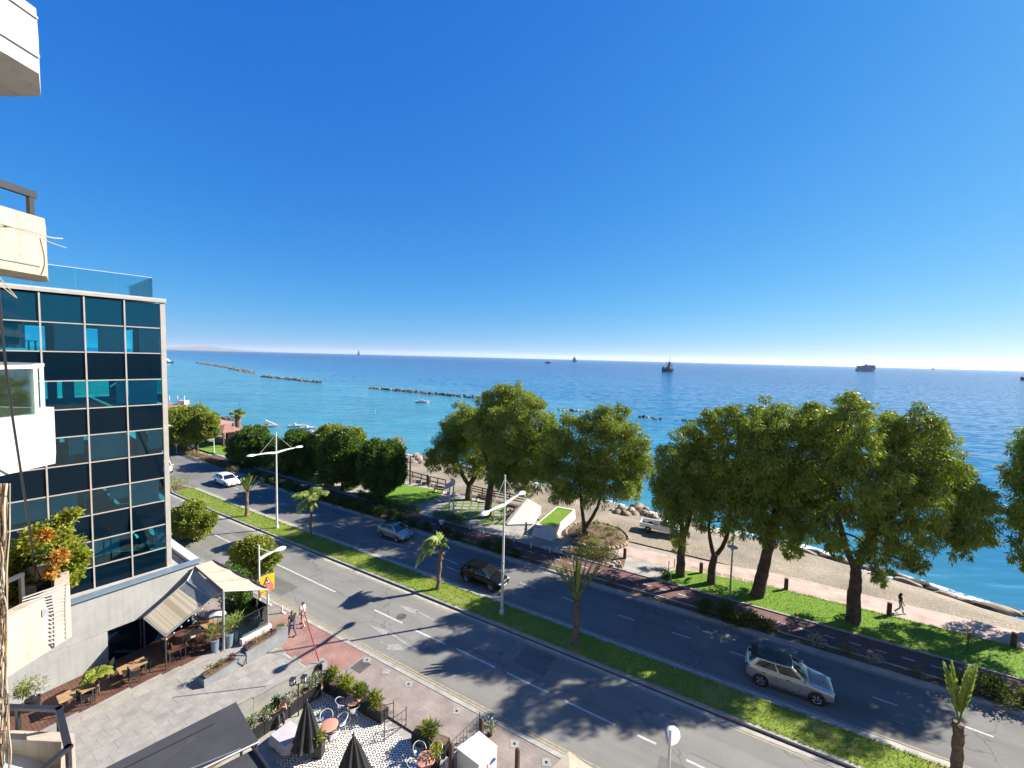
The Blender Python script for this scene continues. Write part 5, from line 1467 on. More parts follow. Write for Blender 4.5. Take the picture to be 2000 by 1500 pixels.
for i, (px, py, h_) in enumerate([(524, 1181, .75), (551, 1197, .55)]):
    f_ = Q(px, py, .11); b_ = MB()
    b_.tube([f_, f_ + Vector((0, 0, h_))], .06, 8); b_.box(f_ + Vector((.1, 0, .03)), (.4, .16, .06), -RA)
    single(b_, 'kerb_post', M['white_paint'], ['white post at the kerb beside the yellow warning sign', 'white post with a foot plate at the kerb near the two pedestrians'][i], 'post', loc=f_)
# stakes by the leafy eucalyptus
for i, (px, py) in enumerate([(1306, 1112), (1317, 1108), (1310, 1137)]):
    f_ = Q(px, py, .1); b_ = MB(); b_.tube([f_, f_ + Vector((0, 0, .8))], .035, 6)
    single(b_, 'stake', M['brown_wood' if i < 2 else 'white_paint'], ['left thin stake behind the weedy tuft by the leafy eucalyptus', 'right thin stake against the trunk of the leafy eucalyptus', 'pale stake in front of the weedy tuft by the cycle path'][i], 'stake', loc=f_)

# warning sign: yellow plate, white triangle edged in red, red car shape below
M['sign_yellow'] = mat('sign_yellow', (0.86, 0.60, 0.01), 0.5, 0.03)
M['sign_red'] = mat('sign_red', (0.70, 0.06, 0.05), 0.5, 0.05)
M['sign_pink'] = mat('sign_pink', (0.72, 0.22, 0.22), 0.5, 0.05)
M['sign_orange'] = mat('sign_orange', (0.80, 0.22, 0.05), 0.5, 0.05)
sg_ = thing('warning_sign', 'yellow roadworks warning sign with a white triangle, fixed to the white lamp', 'road sign', Q(507, 1186, .1))
fp = Q(507, 1186, .1)
ya = fp.y - .1
def SGN(px, py, o=0.0):
    """point of the tilted sign plate"""
    return D(px, py, ya - .25 + (px - 508) * 0.024 - o)
b_ = MB(); b_.slab([SGN(508, 1164), SGN(508, 1128), SGN(536, 1118), SGN(536, 1149)], -.02); b_.build('plate', M['sign_yellow'], sg_)
b_ = MB(); b_.slab([SGN(516, 1142, .03), SGN(530, 1137, .03), SGN(522, 1125, .03)], -.01); b_.build('triangle', M['sign_red'], sg_)
b_ = MB(); b_.slab([SGN(518, 1140, .045), SGN(528, 1136.5, .045), SGN(522, 1128, .045)], -.01); b_.build('triangle_face', M['white_paint'], sg_)
b_ = MB(); b_.slab([SGN(521.2, 1137, .06), SGN(523, 1136.5, .06), SGN(522.6, 1131, .06), SGN(521.6, 1131, .06)], -.008); b_.build('mark', M['black_metal'], sg_)
b_ = MB(); b_.slab([SGN(519, 1149, .03), SGN(521, 1141.5, .03), SGN(531, 1137.5, .03), SGN(534.5, 1141, .03), SGN(534, 1147, .03), SGN(524, 1152, .03)], -.01); b_.build('red_shape', M['sign_pink'], sg_)
b_ = MB(); b_.slab([SGN(509, 1164, .02), SGN(509, 1157, .02), SGN(535, 1147.5, .02), SGN(535, 1149, .02), SGN(513, 1158, .02)], -.01); b_.build('edge', M['sign_orange'], sg_)

# raised red boom barrier by the end of the ramp wall
bm_ = thing('boom_barrier', 'raised red boom barrier pole at the end of the stone ramp wall', 'barrier', Q(627, 1326, .1))
f_ = Q(627, 1326, .1)
b_ = MB(); b_.box(f_ + Vector((0, 0, .5)), (.10, .32, 1.0), -RA); b_.build('post', M['dark_metal'], bm_)
b_ = MB(); b_.box(f_ + Vector((.18, .02, .5)), (.14, .32, 1.0), -RA); b_.build('cabinet', M['grey_metal'], bm_)
M['barrier_red'] = mat('barrier_red', (0.36, 0.035, 0.045), 0.5, 0.1)
b_ = MB(); b_.tube([D(623, 1292, f_.y), D(589, 1178, f_.y + .15)], [.032, .025], 8); b_.build('boom', M['barrier_red'], bm_)

# =================================================================== restaurant terrace
dk = structure(MB().prism([tuple(R(s, n).xy) for s, n in ((-32.4, 3.5), (-28.45, 3.5), (-28.45, 13.9), (-27.55, 13.9), (-27.55, 15.65), (-32.0, 15.65))], 0, .28), 'terrace_base', M['concrete'])
dkp = MB()
rng = random.Random(8)
n = 3.6
while n < 13.8:
    dkp.box(R(-30.4, n + .07, .30 + rng.uniform(-.004, .004)), (3.85, .132, .03), -RA)
    n += .142
o = dkp.build('deck_planks', M['deck'], dk); o['kind'] = 'stuff'
# stone ramp beside it: a slope of slabs, a wall of panels, planter boxes
def zr(n): return .10 + max(0, 15.4 - n) * .035
rp = MB(); rp.add([R(-28.44, 15.4, zr(15.4) - .012), R(-21.3, 15.4, zr(15.4) - .012), R(-22.9, 3.5, zr(3.5) - .012), R(-28.44, 3.5, zr(3.5) - .012),
                   R(-28.44, 15.4, -.1), R(-21.3, 15.4, -.1), R(-22.9, 3.5, -.1), R(-28.44, 3.5, -.1)],
                  [(3, 2, 1, 0), (0, 1, 5, 4), (1, 2, 6, 5), (2, 3, 7, 6), (3, 0, 4, 7)])
ramp = structure(rp, 'stone_ramp', M['concrete'])
M['slab_stone'] = mat('slab_stone', (0.325, 0.305, 0.275), 0.85, 0.12, 1.1, 0.2, 10, fine=0.06)
M['slab_stone_b'] = mat('slab_stone_b', (0.315, 0.295, 0.265), 0.85, 0.12, 1.4, 0.2, 10, fine=0.06)
sl_b = MB(); sl_b.box((0, 0, 0), (.744, .744, .05)); slm = [sl_b.mesh('paving_slab', M['slab_stone']), sl_b.mesh('paving_slab', M['slab_stone_b'])]
rng = random.Random(12)
for i in range(9):
    for j in range(15):
        s_, n_ = -28.05 + i * .75, 4.4 + j * .75 + (.375 if i % 2 else 0)
        lim = -21.35 - max(0, 15 - n_) * .135
        if s_ + .36 > lim or n_ > 15.1: continue
        o = link_mesh('paving_slab', slm[rng.random() > .6], ramp)
        o.location = R(s_, n_, zr(n_) - .025 + rng.uniform(0, .008)); o.rotation_euler = (0, 0, -RA); o.rotation_euler[0] = 0
        o.rotation_euler = (Matrix.Rotation(-RA, 3, 'Z') @ Matrix.Rotation(math.atan(-.035), 3, 'X')).to_euler()
rw = thing('ramp_wall', 'long grey stone-panelled wall along the ramp, facing the café', 'wall', R(-21.9, 10, 0))
wa, wb_ = R(-21.05, 15.15), R(-23.0, 3.2)
wd = (wb_ - wa).normalized(); wl = (wb_ - wa).length; wang = math.atan2(wd.y, wd.x); k = 0; t_ = 0
M['wall_stone'] = mat('wall_stone', (0.36, 0.355, 0.33), 0.8, 0.12, 1.3, 0.2, 12, fine=0.06)
while t_ < wl:
    L = min(1.9, wl - t_); c = wa + wd * (t_ + L / 2); h_ = 1.06 + t_ * .05
    b_ = MB(); b_.box(c + Vector((0, 0, h_ / 2 - .02)), (L - .012, .26, h_), wang); b_.build('wall_panel', M['wall_stone'], rw)
    b_ = MB(); b_.box(c + Vector((0, 0, h_ + .0)), (L - .004, .32, .05), wang); b_.build('coping_stone', M['slab_stone'], rw)
    t_ += L
# stepped stone border between the deck and the ramp
bd_ = thing('stone_border', 'low stepped stone border between the timber deck and the slabs', 'stone border', R(-28.3, 7, .3))
for n0, n1, h_ in ((3.5, 6.6, .78), (6.61, 8.6, .66), (8.61, 10.0, .52), (10.01, 10.9, .38), (10.91, 12.9, .30)):
    b_ = MB(); b_.box(R(-28.25, (n0 + n1) / 2, h_ / 2), (.42, n1 - n0, h_), -RA); b_.build('border_stone', M['slab_stone'], bd_)
# planter boxes on the ramp
M['planter_stone'] = mat('planter_stone', (0.25, 0.26, 0.275), 0.75, 0.12, 1.5, 0.2, 12, fine=0.06)
pb_ = thing('stone_planter', 'long low grey stone planter on the ramp with tufts of dry grass', 'planter', R(-25.8, 13, 0))
for (n0, n1, h0, h1) in ((13.15, 15.75, .9, 1.2), (10.9, 13.1, .5, .8)):
    b_ = MB(); vs = []
    for n_, h_ in ((n0, h0), (n1, h1)):
        for s_ in (-26.25, -25.55):
            vs += [R(s_, n_, 0), R(s_, n_, zr(n_) + h_ * .8)]
    b_.add(vs, [(0, 1, 3, 2), (4, 6, 7, 5), (0, 4, 5, 1), (2, 3, 7, 6), (1, 5, 7, 3)]); b_.build('trough', M['planter_stone'], pb_)
    b_ = MB(); b_.box(R(-25.9, (n0 + n1) / 2, zr((n0 + n1) / 2) + (h0 + h1) * .4 + .02), (.55, n1 - n0 - .2, .05), -RA); b_.build('soil', M['soil'], pb_)
lv = Leaves(91)
for n_, mi, k in [(15.4, 0, 1.0), (14.9, 2, .8), (14.4, 1, 1), (13.9, 1, .9), (13.4, 2, .8), (12.5, 2, .6), (11.9, 1, .6), (11.3, 1, .9)]:
    lv.lobe(R(-25.9, n_, zr(n_) + .72 + .24 * (n_ > 13)), (.28 * k, .28 * k, .25 * k), 200, .14, .025, -.5, mi)
lv.build('grasses', [M['street_leaf'], M['dry_shrub'], M['purple_leaf']], pb_)
hr = thing('ramp_handrail', 'bent black handrail over the planter on the ramp', 'handrail', R(-25.5, 13.1, 0))
b_ = MB(); b_.tube([Q(450, 1280, .95), Q(482, 1281, .95)], .025, 6); b_.build('top_bar', M['black_metal'], hr)
b_ = MB(); a_ = Q(482, 1281, .95); b_.tube([a_, Q(474, 1303, .15)], .025, 6); b_.build('leg', M['black_metal'], hr)

# awning frame, fabrics, glass screens
aw = thing('terrace_awning', 'pitched restaurant awning with a cream street side and striped beige roll-down side', 'awning', R(-29, 13, 0))
pole = Q(437, 1268, .28); ptop = Q(436, 1147, 3.95); ptop = Vector((pole.x + .03, pole.y, 4.05))
b_ = MB(); b_.tube([pole, ptop], .075, 10); b_.build('post', M['grey_metal'], aw, sm=40)
ridge0 = PW(-.25, .18, 4.45); ridge1 = ptop
b_ = MB(); b_.tube([ridge0, ridge1], .06, 6); b_.build('ridge_beam', M['dark_metal'], aw)
e0 = Q(415, 1094, 4.35); e1 = Q(524, 1151, 3.3)
def fabric(nm, pts, m, th=.02, sub=5, sag=.06):
    b_ = MB(); A, B, C_, D_ = [Vector(p) for p in pts]
    for i in range(sub + 1):
        for j in range(sub + 1):
            u, v = i / sub, j / sub
            p = A.lerp(B, u).lerp(D_.lerp(C_, u), v) - Vector((0, 0, sag * 4 * u * (1 - u) * (.4 + v)))
            b_.v.append(tuple(p))
    for i in range(sub):
        for j in range(sub):
            a = i * (sub + 1) + j; b_.f.append((a, a + sub + 1, a + sub + 2, a + 1)); b_.mi.append(0)
    return b_.build(nm, m, aw, sm=60)
for k in range(3):
    u0, u1 = k / 3 + .004, (k + 1) / 3 - .004
    fabric('cream_fabric', [ridge0.lerp(ridge1, u0) + Vector((0, 0, .05)), ridge0.lerp(ridge1, u1) + Vector((0, 0, .05)), e0.lerp(e1, u1), e0.lerp(e1, u0)], M['canvas_cream'])
b_ = MB(); b_.tube([e0, e1], .05, 6); b_.build('edge_beam', M['dark_metal'], aw)
b_ = MB(); b_.tube([ptop, e1], .04, 6); b_.build('edge_beam', M['white_paint'], aw)
# side facing the ramp: two grey-edged panels stepping down
g0, g1 = Q(365, 1135, 3.95), Q(412, 1168, 3.55)
h0, h1 = Q(281, 1208, 2.6), Q(323, 1243, 2.35)
fabric('upper_fabric', [ridge0 + Vector((0, 0, -.12)), ridge1 + Vector((-.1, -.1, -.2)), g1, g0], M['grey_metal'], sag=.02)
M['stripe'] = None
def stripe_mat():
    m, t, b, N, Lk = nodes('awning_stripes')
    tc = N('ShaderNodeTexCoord'); vm = N('ShaderNodeVectorMath'); vm.operation = 'DOT_PRODUCT'
    d = (h0 - g0).normalized(); vm.inputs[1].default_value = d
    Lk(tc.outputs['Object'], vm.inputs[0])
    wv = N('ShaderNodeTexNoise'); wv.noise_dimensions = '1D'; wv.inputs['Scale'].default_value = 2.4; wv.inputs['Detail'].default_value = 2
    Lk(vm.outputs['Value'], wv.inputs['W'])
    cr = N('ShaderNodeValToRGB'); cr.color_ramp.interpolation = 'CONSTANT'; e = cr.color_ramp.elements
    e[0].color = (0.40, 0.32, 0.20, 1); e[1].position = .5; e[1].color = (0.58, 0.49, 0.34, 1)
    x = e.new(.42); x.color = (0.47, 0.38, 0.25, 1); x = e.new(.58); x.color = (0.53, 0.43, 0.29, 1)
    Lk(wv.outputs['Fac'], cr.inputs[0]); Lk(cr.outputs[0], b.inputs['Base Color']); b.inputs['Roughness'].default_value = .9
    return m
M['stripe'] = stripe_mat()
fabric('grey_fabric', [g0.lerp(h0, .01), g1.lerp(h1, .01), g1.lerp(h1, .2), g0.lerp(h0, .2)], M['planter_stone'], sag=.01)
fabric('striped_fabric', [g0.lerp(h0, .205), g1.lerp(h1, .205), g1.lerp(h1, .97), g0.lerp(h0, .97)], M['stripe'], sag=.03)
for a, c in ((g0, h0), (g1, h1), (h0, h1), (g0, g1), (ridge0, g0), (ridge1 - Vector((.05, .05, .1)), g1)):
    b_ = MB(); b_.tube([a, c], .045, 6); b_.build('frame_tube', M['grey_metal'], aw)
for k in range(7):
    p = h1.lerp(g1, k / 6.5) + (h1 - h0).normalized() * .12 - Vector((0, 0, .12))
    b_ = MB(); b_.ball(p, .045, seg=6, rings=4); b_.build('bulb', M['white_paint'], aw)
for p in (h0, h1):
    b_ = MB(); b_.tube([Vector((p.x, p.y, .28)), p], .04, 6); b_.build('frame_leg', M['dark_metal'], aw)
sc_ = thing('green_screen', 'dark planted screen on the street side under the cream awning', 'planted screen', R(-31, 15.3, .3))
b_ = MB(); b_.box(R(-31.0, 15.3, .55), (3.4, .4, .5), -RA); b_.build('box', M['trim_black'], sc_)
lv = Leaves(99)
for k in range(26):
    lv.lobe(R(-32.6 + 3.2 * (k % 9) / 8, 15.3, .9 + 2.2 * (k // 9) / 2 + .3 * (k % 2)), (.36, .3, .5), 170, .14, .08, 0)
lv.build('foliage', [M['ficus_leaf']], sc_)
gs = thing('glass_screen', 'green-tinted glass wind screen with a black top rail round the terrace corner', 'screen', R(-27.6, 15.5, 0))
ca, cb_, cc = R(-27.62, 13.95, .6), R(-27.62, 15.6, .6), R(-31.6, 15.6, .6)
b_ = MB(); b_.box(R(-27.55, 14.8, .42), (.3, 1.9, .36), -RA); b_.build('plinth', M['white_stucco'], gs)
b_ = MB(); b_.box(R(-29.7, 15.6, .42), (4.0, .2, .359), -RA); b_.build('plinth', M['white_stucco'], gs)
for a, c, k in ((ca, cb_, 2), (cb_, cc, 3)):
    for q in range(k):
        x, y = a.lerp(c, q / k), a.lerp(c, (q + 1) / k)
        d = y - x; b_ = MB(); b_.box((x + y) / 2 + Vector((0, 0, .65)), (d.length - .03, .02, 1.3), math.atan2(d.y, d.x)); b_.build('pane', M['clear_glass'], gs)
    d = c - a; b_ = MB(); b_.box((a + c) / 2 + Vector((0, 0, 1.34)), (d.length, .05, .05), math.atan2(d.y, d.x)); b_.build('top_rail', M['black_metal'], gs)
b_ = MB(); b_.box(cb_ + Vector((0, 0, 1.3)), (.06, .06, 2.6)); b_.build('corner_post', M['grey_metal'], gs)
b_ = MB(); b_.box(R(-29.6, 15.62, 1.9), (.18, .1, 3.2), -RA); b_.build('corner_post', M['black_metal'], gs)

# terrace furniture
def chair_wood(label, loc, rz, m='brown_wood', group='chairs on the restaurant terrace', name='chair'):
    t = thing(name, label, 'chair', loc, group, 0)
    Mr = Matrix.Rotation(rz, 3, 'Z')
    def bx(nm, c, sz, mm):
        b_ = MB(); b_.box(Vector(loc) + Mr @ Vector(c), sz, rz); b_.build(nm, M[mm], t)
    bx('seat', (0, 0, .45), (.44, .44, .05), m); bx('backrest', (-.21, 0, .72), (.04, .44, .44), m)
    for x in (-.19, .19):
        for y in (-.19, .19): bx('leg', (x, y, .22), (.04, .04, .43), 'dark_metal')
    return t
def table_sq(label, loc, rz, m, sz=(1.2, .75), group='tables on the restaurant terrace'):
    t = thing('table', label, 'table', loc, group); Mr = Matrix.Rotation(rz, 3, 'Z')
    n = 5
    for k in range(n):
        b_ = MB(); b_.box(Vector(loc) + Mr @ Vector((0, (k - (n - 1) / 2) * sz[1] / n, .74)), (sz[0], sz[1] / n - .008, .035), rz); b_.build('slat', M[m], t)
    for x in (-1, 1):
        for y in (-1, 1):
            b_ = MB(); b_.box(Vector(loc) + Mr @ Vector((x * (sz[0] / 2 - .08), y * (sz[1] / 2 - .08), .36)), (.05, .05, .72), rz); b_.build('leg', M['dark_metal'], t)
    return t
zt = .32
table_sq('wooden table with a worn yellow top at the near end of the terrace deck', Q(258, 1300, 1.05) - Vector((0, 0, .73)), math.radians(55), 'slat_wood')
table_sq('orange-brown wooden table at the lower left end of the terrace deck', Q(148, 1352, 1.05) - Vector((0, 0, .73)), math.radians(55), 'slat_wood', (1.3, .8))
table_sq('pale table deep under the terrace awning', Q(415, 1215, 1.05) - Vector((0, 0, .73)), math.radians(60), 'slat_wood')
table_sq('table under the awning nearest the striped panel', Q(375, 1240, 1.05) - Vector((0, 0, .73)), math.radians(60), 'canvas_beige')
table_sq('low dark table at the sunny edge of the awning shade', Q(345, 1265, 1.05) - Vector((0, 0, .73)), math.radians(50), 'brown_wood', (.9, .7))
table_sq('glass-topped green table in the glazed corner of the terrace', Q(492, 1193, 1.05) - Vector((0, 0, .73)), math.radians(60), 'rail_glass')
for i, (px, py, rz, lb) in enumerate([(285, 1312, 2.2, 'dark chair right of the worn yellow table'), (228, 1318, .3, 'dark chair left of the worn yellow table'), (180, 1365, 2.0, 'dark chair right of the orange-brown table'),
                                      (165, 1378, 1.2, 'dark chair in front of the orange-brown table'), (355, 1268, 1.5, 'wicker chair at the edge of the awning shade'), (390, 1262, 2.4, 'wicker chair in the middle of the awning shade'),
                                      (345, 1285, .8, 'wicker chair half in the sun below the striped panel'), (470, 1215, 2.6, 'dark chair behind the glass screen'), (500, 1208, 2.2, 'dark chair in the corner of the glass screen'), (425, 1240, .5, 'wicker chair beside the heater lamp'), (262, 1332, 1.0, 'dark chair in front of the worn yellow table'), (330, 1272, 2.9, 'wicker chair against the dark doors by the striped panel'), (372, 1272, .2, 'wicker chair in front of the table by the striped panel'), (402, 1236, 2.0, 'wicker chair behind the pale awning table'), (410, 1250, 3.6, 'wicker chair left of the white patio heater'), (455, 1200, 1.0, 'dark chair deepest under the awning'), (485, 1215, .6, 'dark chair in front of the green glass table')]):
    chair_wood(lb, Q(px, py, zt), rz, 'wood' if 'wicker' in lb else 'trim_black')
hl = thing('heater_lamp', 'white mushroom patio heater beside the awning post', 'patio heater', Q(426, 1262, zt))
f_ = Q(426, 1262, zt)
b_ = MB(); b_.tube([f_, f_ + Vector((0, 0, 2.0))], .035, 8); b_.lathe([(.25, 0), (.25, .06)], f_, 12); b_.build('stand', M['grey_metal'], hl)
b_ = MB(); b_.lathe([(.46, 0), (.44, .05), (.2, .16), (.04, .2)], f_ + Vector((0, 0, 2.05)), 18); b_.build('reflector', M['white_paint'], hl, sm=40)
def pot_plant(label, loc, h, r0, r1, potm, leafs, seed, cat='potted plant', group=None, name='potted_plant', square=False):
    t = thing(name, label, cat, loc, group)
    b_ = MB()
    if square: b_.prism([(loc.x + x * r1, loc.y + y * r1) for x, y in ((-1, -1), (1, -1), (1, 1), (-1, 1))], loc.z, loc.z + h)
    else: b_.lathe([(r0, 0), (r1, h), (r1 * .85, h), (r1 * .8, h - .05)], loc, 14)
    b_.build('pot', M[potm], t, sm=40)
    lv = Leaves(seed); st = MB()
    mats = []
    for (dx, dy, dz, rr_, n_, L, w_, dr, m) in leafs:
        if m not in mats: mats.append(m)
        c = loc + Vector((dx, dy, dz)); lv.lobe(c, (rr_, rr_, rr_), n_, L, w_, dr, mats.index(m), shell=.5)
        st.tube([loc + Vector((0, 0, h - .05)), c], [.02, .008], 4)
    lv.build('foliage', [M[m] for m in mats], t); tag(st.build('stems', M['bark'], t), kind='stuff')
    return t
for i, (px, py, lb) in enumerate([(420, 1275, 'tall grey tapered pot with a spiky plant left of the awning post'), (448, 1263, 'tall grey tapered pot right of the awning post, reddish stems'), (462, 1254, 'tall grey tapered pot nearest the glass screen')]):
    pot_plant(lb, Q(px, py, .2), .85, .17, .24, 'coping', [(0, 0, 1.5, .35, 160, .35, .035, -.5, 'palm_leaf'), (0, 0, 1.15, .2, 50, .3, .03, -.3, 'red_leaf')], 100 + i, group='tall grey pots along the terrace')
pot_plant('dark pot with a pale green weeping shrub at the bottom left of the terrace', Q(65, 1385, .3), .6, .22, .3, 'trim_black', [(-.3, 0, 1.2, .45, 420, .12, .05, .2, 'street_leaf'), (.25, .1, 1.3, .4, 260, .12, .04, .2, 'grey_leaf'), (-.6, .1, .9, .35, 250, .12, .05, .2, 'shrub_leaf')], 110)
bp_ = thing('banana_plant', 'broad-leaved yellow-green plant against the podium wall by the terrace', 'plant', Q(190, 1352, zt))
f_ = Q(190, 1352, zt)
for k in range(9):
    a = k * .7 + .3; fm = frond_mesh(f_ + Vector((0, 0, .9)), a, .9 + .1 * (k % 3), 1.25, .75, .28, 14, 900 + k, wid=.09); fm.build('leaf', [M['palm_leaf'], M['bright_leaf']], bp_)
b_ = MB(); b_.tube([f_, f_ + Vector((0, 0, 1.0))], [.1, .07], 8); b_.build('stem', M['palm_bark'], bp_)

# =================================================================== cafe patio
def tile_mat():
    m, t, b, N, Lk = nodes('patterned_tile')
    tc = N('ShaderNodeTexCoord'); sx = N('ShaderNodeSeparateXYZ'); Lk(tc.outputs['Object'], sx.inputs[0])
    def mth(op, a, c=None):
        n = N('ShaderNodeMath'); n.operation = op
        for i, q in enumerate((a, c)):
            if q is None: continue
            if isinstance(q, (int, float)): n.inputs[i].default_value = q
            else: Lk(q, n.inputs[i])
        return n.outputs[0]
    r2 = mth('SQRT', mth('ADD', mth('MULTIPLY', sx.outputs[0], sx.outputs[0]), mth('MULTIPLY', sx.outputs[1], sx.outputs[1])))
    ring = mth('LESS_THAN', mth('ABSOLUTE', mth('SUBTRACT', r2, .083)), .024)
    dot = mth('LESS_THAN', r2, .018)
    cor = mth('GREATER_THAN', mth('ADD', mth('ABSOLUTE', sx.outputs[0]), mth('ABSOLUTE', sx.outputs[1])), .225)
    fac = mth('MAXIMUM', mth('MAXIMUM', ring, dot), cor)
    mx = N('ShaderNodeMix'); mx.data_type = 'RGBA'; mx.inputs[6].default_value = (.62, .58, .52, 1); mx.inputs[7].default_value = (.035, .035, .04, 1)
    Lk(fac, mx.inputs[0]); Lk(mx.outputs[2], b.inputs['Base Color']); b.inputs['Roughness'].default_value = .55
    return m
M['tile'] = tile_mat()
pf = structure(MB().prism([tuple(R(s, n).xy) for s, n in ((-20.2, 7), (-8, 7), (-8, 14.9), (-20.2, 14.9))], 0, .1), 'patio_floor', M['kerb'])
tb = MB(); tb.box((0, 0, 0), (.276, .276, .02)); tbm = tb.mesh('floor_tile', M['tile'])
for i in range(40):
    for j in range(20):
        s_, n_ = -19.5 + i * .28, 9.9 + j * .28
        p = R(s_, n_)
        if n_ > 14.6 or s_ > -11.4: continue
        # inside the frame with a little to spare, and not below the dark canopy
        u = cam.matrix_world.inverted() @ Vector((p.x, p.y, .1)); px, py = 1000 + FPX * u.x / -u.z, 750 - FPX * u.y / -u.z
        if py > 1520 or px < 545 or (px < 610 and py < 1440) : continue
        o = link_mesh('floor_tile', tbm, pf); o.location = (p.x, p.y, .107); o.rotation_euler = (0, 0, -RA)
M['table_pink'] = mat('table_pink', (0.62, 0.30, 0.20), 0.45, 0.05, 3)
M['shell'] = glass_mat('shell', (0.80, 0.82, 0.86), 0.12, 0.15)
def cafe_table(label, top, r=.42, m='table_pink'):
    loc = Vector((top.x, top.y, .11)); t = thing('cafe_table', label, 'table', loc, 'round pink café tables')
    b_ = MB(); b_.lathe([(r - .02, .71), (r, .72), (r, .745), (r - .01, .75)], loc - Vector((0, 0, .11)) + Vector((0, 0, .0)), 28); b_.build('tabletop', M[m], t, sm=30)
    for k in range(3):
        a = k * 2.1 + .4
        b_ = MB(); b_.tube([loc + Vector((.05 * math.cos(a), .05 * math.sin(a), .6)), loc + Vector((.3 * math.cos(a), .3 * math.sin(a), 0))], .018, 6); b_.build('leg', M['slat_wood'], t)
    return t
def shell_chair(label, loc, rz, group='clear shell chairs round the pink tables'):
    """moulded clear chair with a white rim; faces +x"""
    t = thing('shell_chair', label, 'chair', loc, group)
    Mr = Matrix.Rotation(rz, 3, 'Z'); L = Vector(loc)
    def W(p): return L + Mr @ Vector(p)
    n = 14; rim = []; mid = []; low = []
    for k in range(n + 1):
        a = rad(60) + rad(240) * k / n
        e = math.sin(math.pi * k / n)
        rim.append(W((.30 * math.cos(a) - .02, .30 * math.sin(a), .62 + .2 * e)))
        mid.append(W((.27 * math.cos(a), .27 * math.sin(a), .50)))
        low.append(W((.20 * math.cos(a), .22 * math.sin(a), .44)))
    b_ = MB()
    for k in range(n):
        b_.quad(rim[k], rim[k + 1], mid[k + 1], mid[k]); b_.quad(mid[k], mid[k + 1], low[k + 1], low[k])
    b_.build('back_shell', M['shell'], t, sm=60)
    b_ = MB(); b_.lathe([(.22, .425), (.25, .44), (.2, .45)], L, 16); b_.build('seat', M['shell'], t, sm=60)
    b_ = MB(); b_.tube(rim, .016, 6); b_.build('rim', M['white_paint'], t, sm=60)
    for x, y in ((.17, .17), (.17, -.17), (-.17, .17), (-.17, -.17)):
        b_ = MB(); b_.tube([W((x * .8, y * .8, .43)), W((x * 1.25, y * 1.25, 0))], .014, 5); b_.build('leg', M['white_paint'], t)
    return t
T1 = Q(690, 1366, .75); T2 = Q(643, 1416, .75); T3 = Q(832, 1482, .75)
for T, lb, angs in ((T1, 'the pink table beside the corner hedge', (.3, 1.9, 3.5, 5.1)), (T2, 'the pink table half hidden by the closed black parasol', (.6, 2.2, 5.4)), (T3, 'the pink table at the bottom edge below the iron rail', (.9, 2.3, 3.7))):
    cafe_table('round ' + lb[4:], T)
    for k, a in enumerate(angs):
        p = Vector((T.x + .56 * math.cos(a), T.y + .56 * math.sin(a), .11))
        shell_chair('clear chair, %s side of %s' % (['right', 'far', 'left', 'near'][int(((a + .6) % 6.28) / 1.571) % 4], lb), p, a + math.pi)
# table with a cloth
ct = thing('cloth_table', 'table under a lilac-white cloth, left of the closed black parasol', 'table', Q(562, 1432, .75) - Vector((0, 0, .64)))
loc = Q(562, 1432, .75)
b_ = MB(); b_.box(loc - Vector((0, 0, .02)), (1.15, .95, .03), -RA)
b_.build('tabletop', M['slat_wood'], ct)
M['cloth'] = mat('cloth', (0.52, 0.49, 0.53), 0.9, 0.06, 2)
b_ = MB(); n = 24; rows_ = []
for lev, (ex, z) in enumerate(((1.0, .765), (1.03, .74), (1.07, .45), (1.1, .28))):
    row = []
    for k in range(n):
        a = 2 * math.pi * k / n; cx_, sy_ = math.cos(a), math.sin(a); q = max(abs(cx_), abs(sy_))
        wv = 1 + (.05 * math.sin(k * 2.6) if lev > 1 else 0)
        row.append(Vector((loc.x, loc.y, z + (.05 * math.sin(k * 1.9) if lev == 3 else 0))) + Matrix.Rotation(-RA, 3, 'Z') @ Vector((cx_ / q * .58 * ex * wv, sy_ / q * .48 * ex * wv, 0)))
    rows_.append(row)
for i in range(3):
    for k in range(n): b_.quad(rows_[i][k], rows_[i][(k + 1) % n], rows_[i + 1][(k + 1) % n], rows_[i + 1][k])
b_.add(rows_[0], [tuple(range(n))]); b_.build('tablecloth', M['cloth'], ct, sm=50)

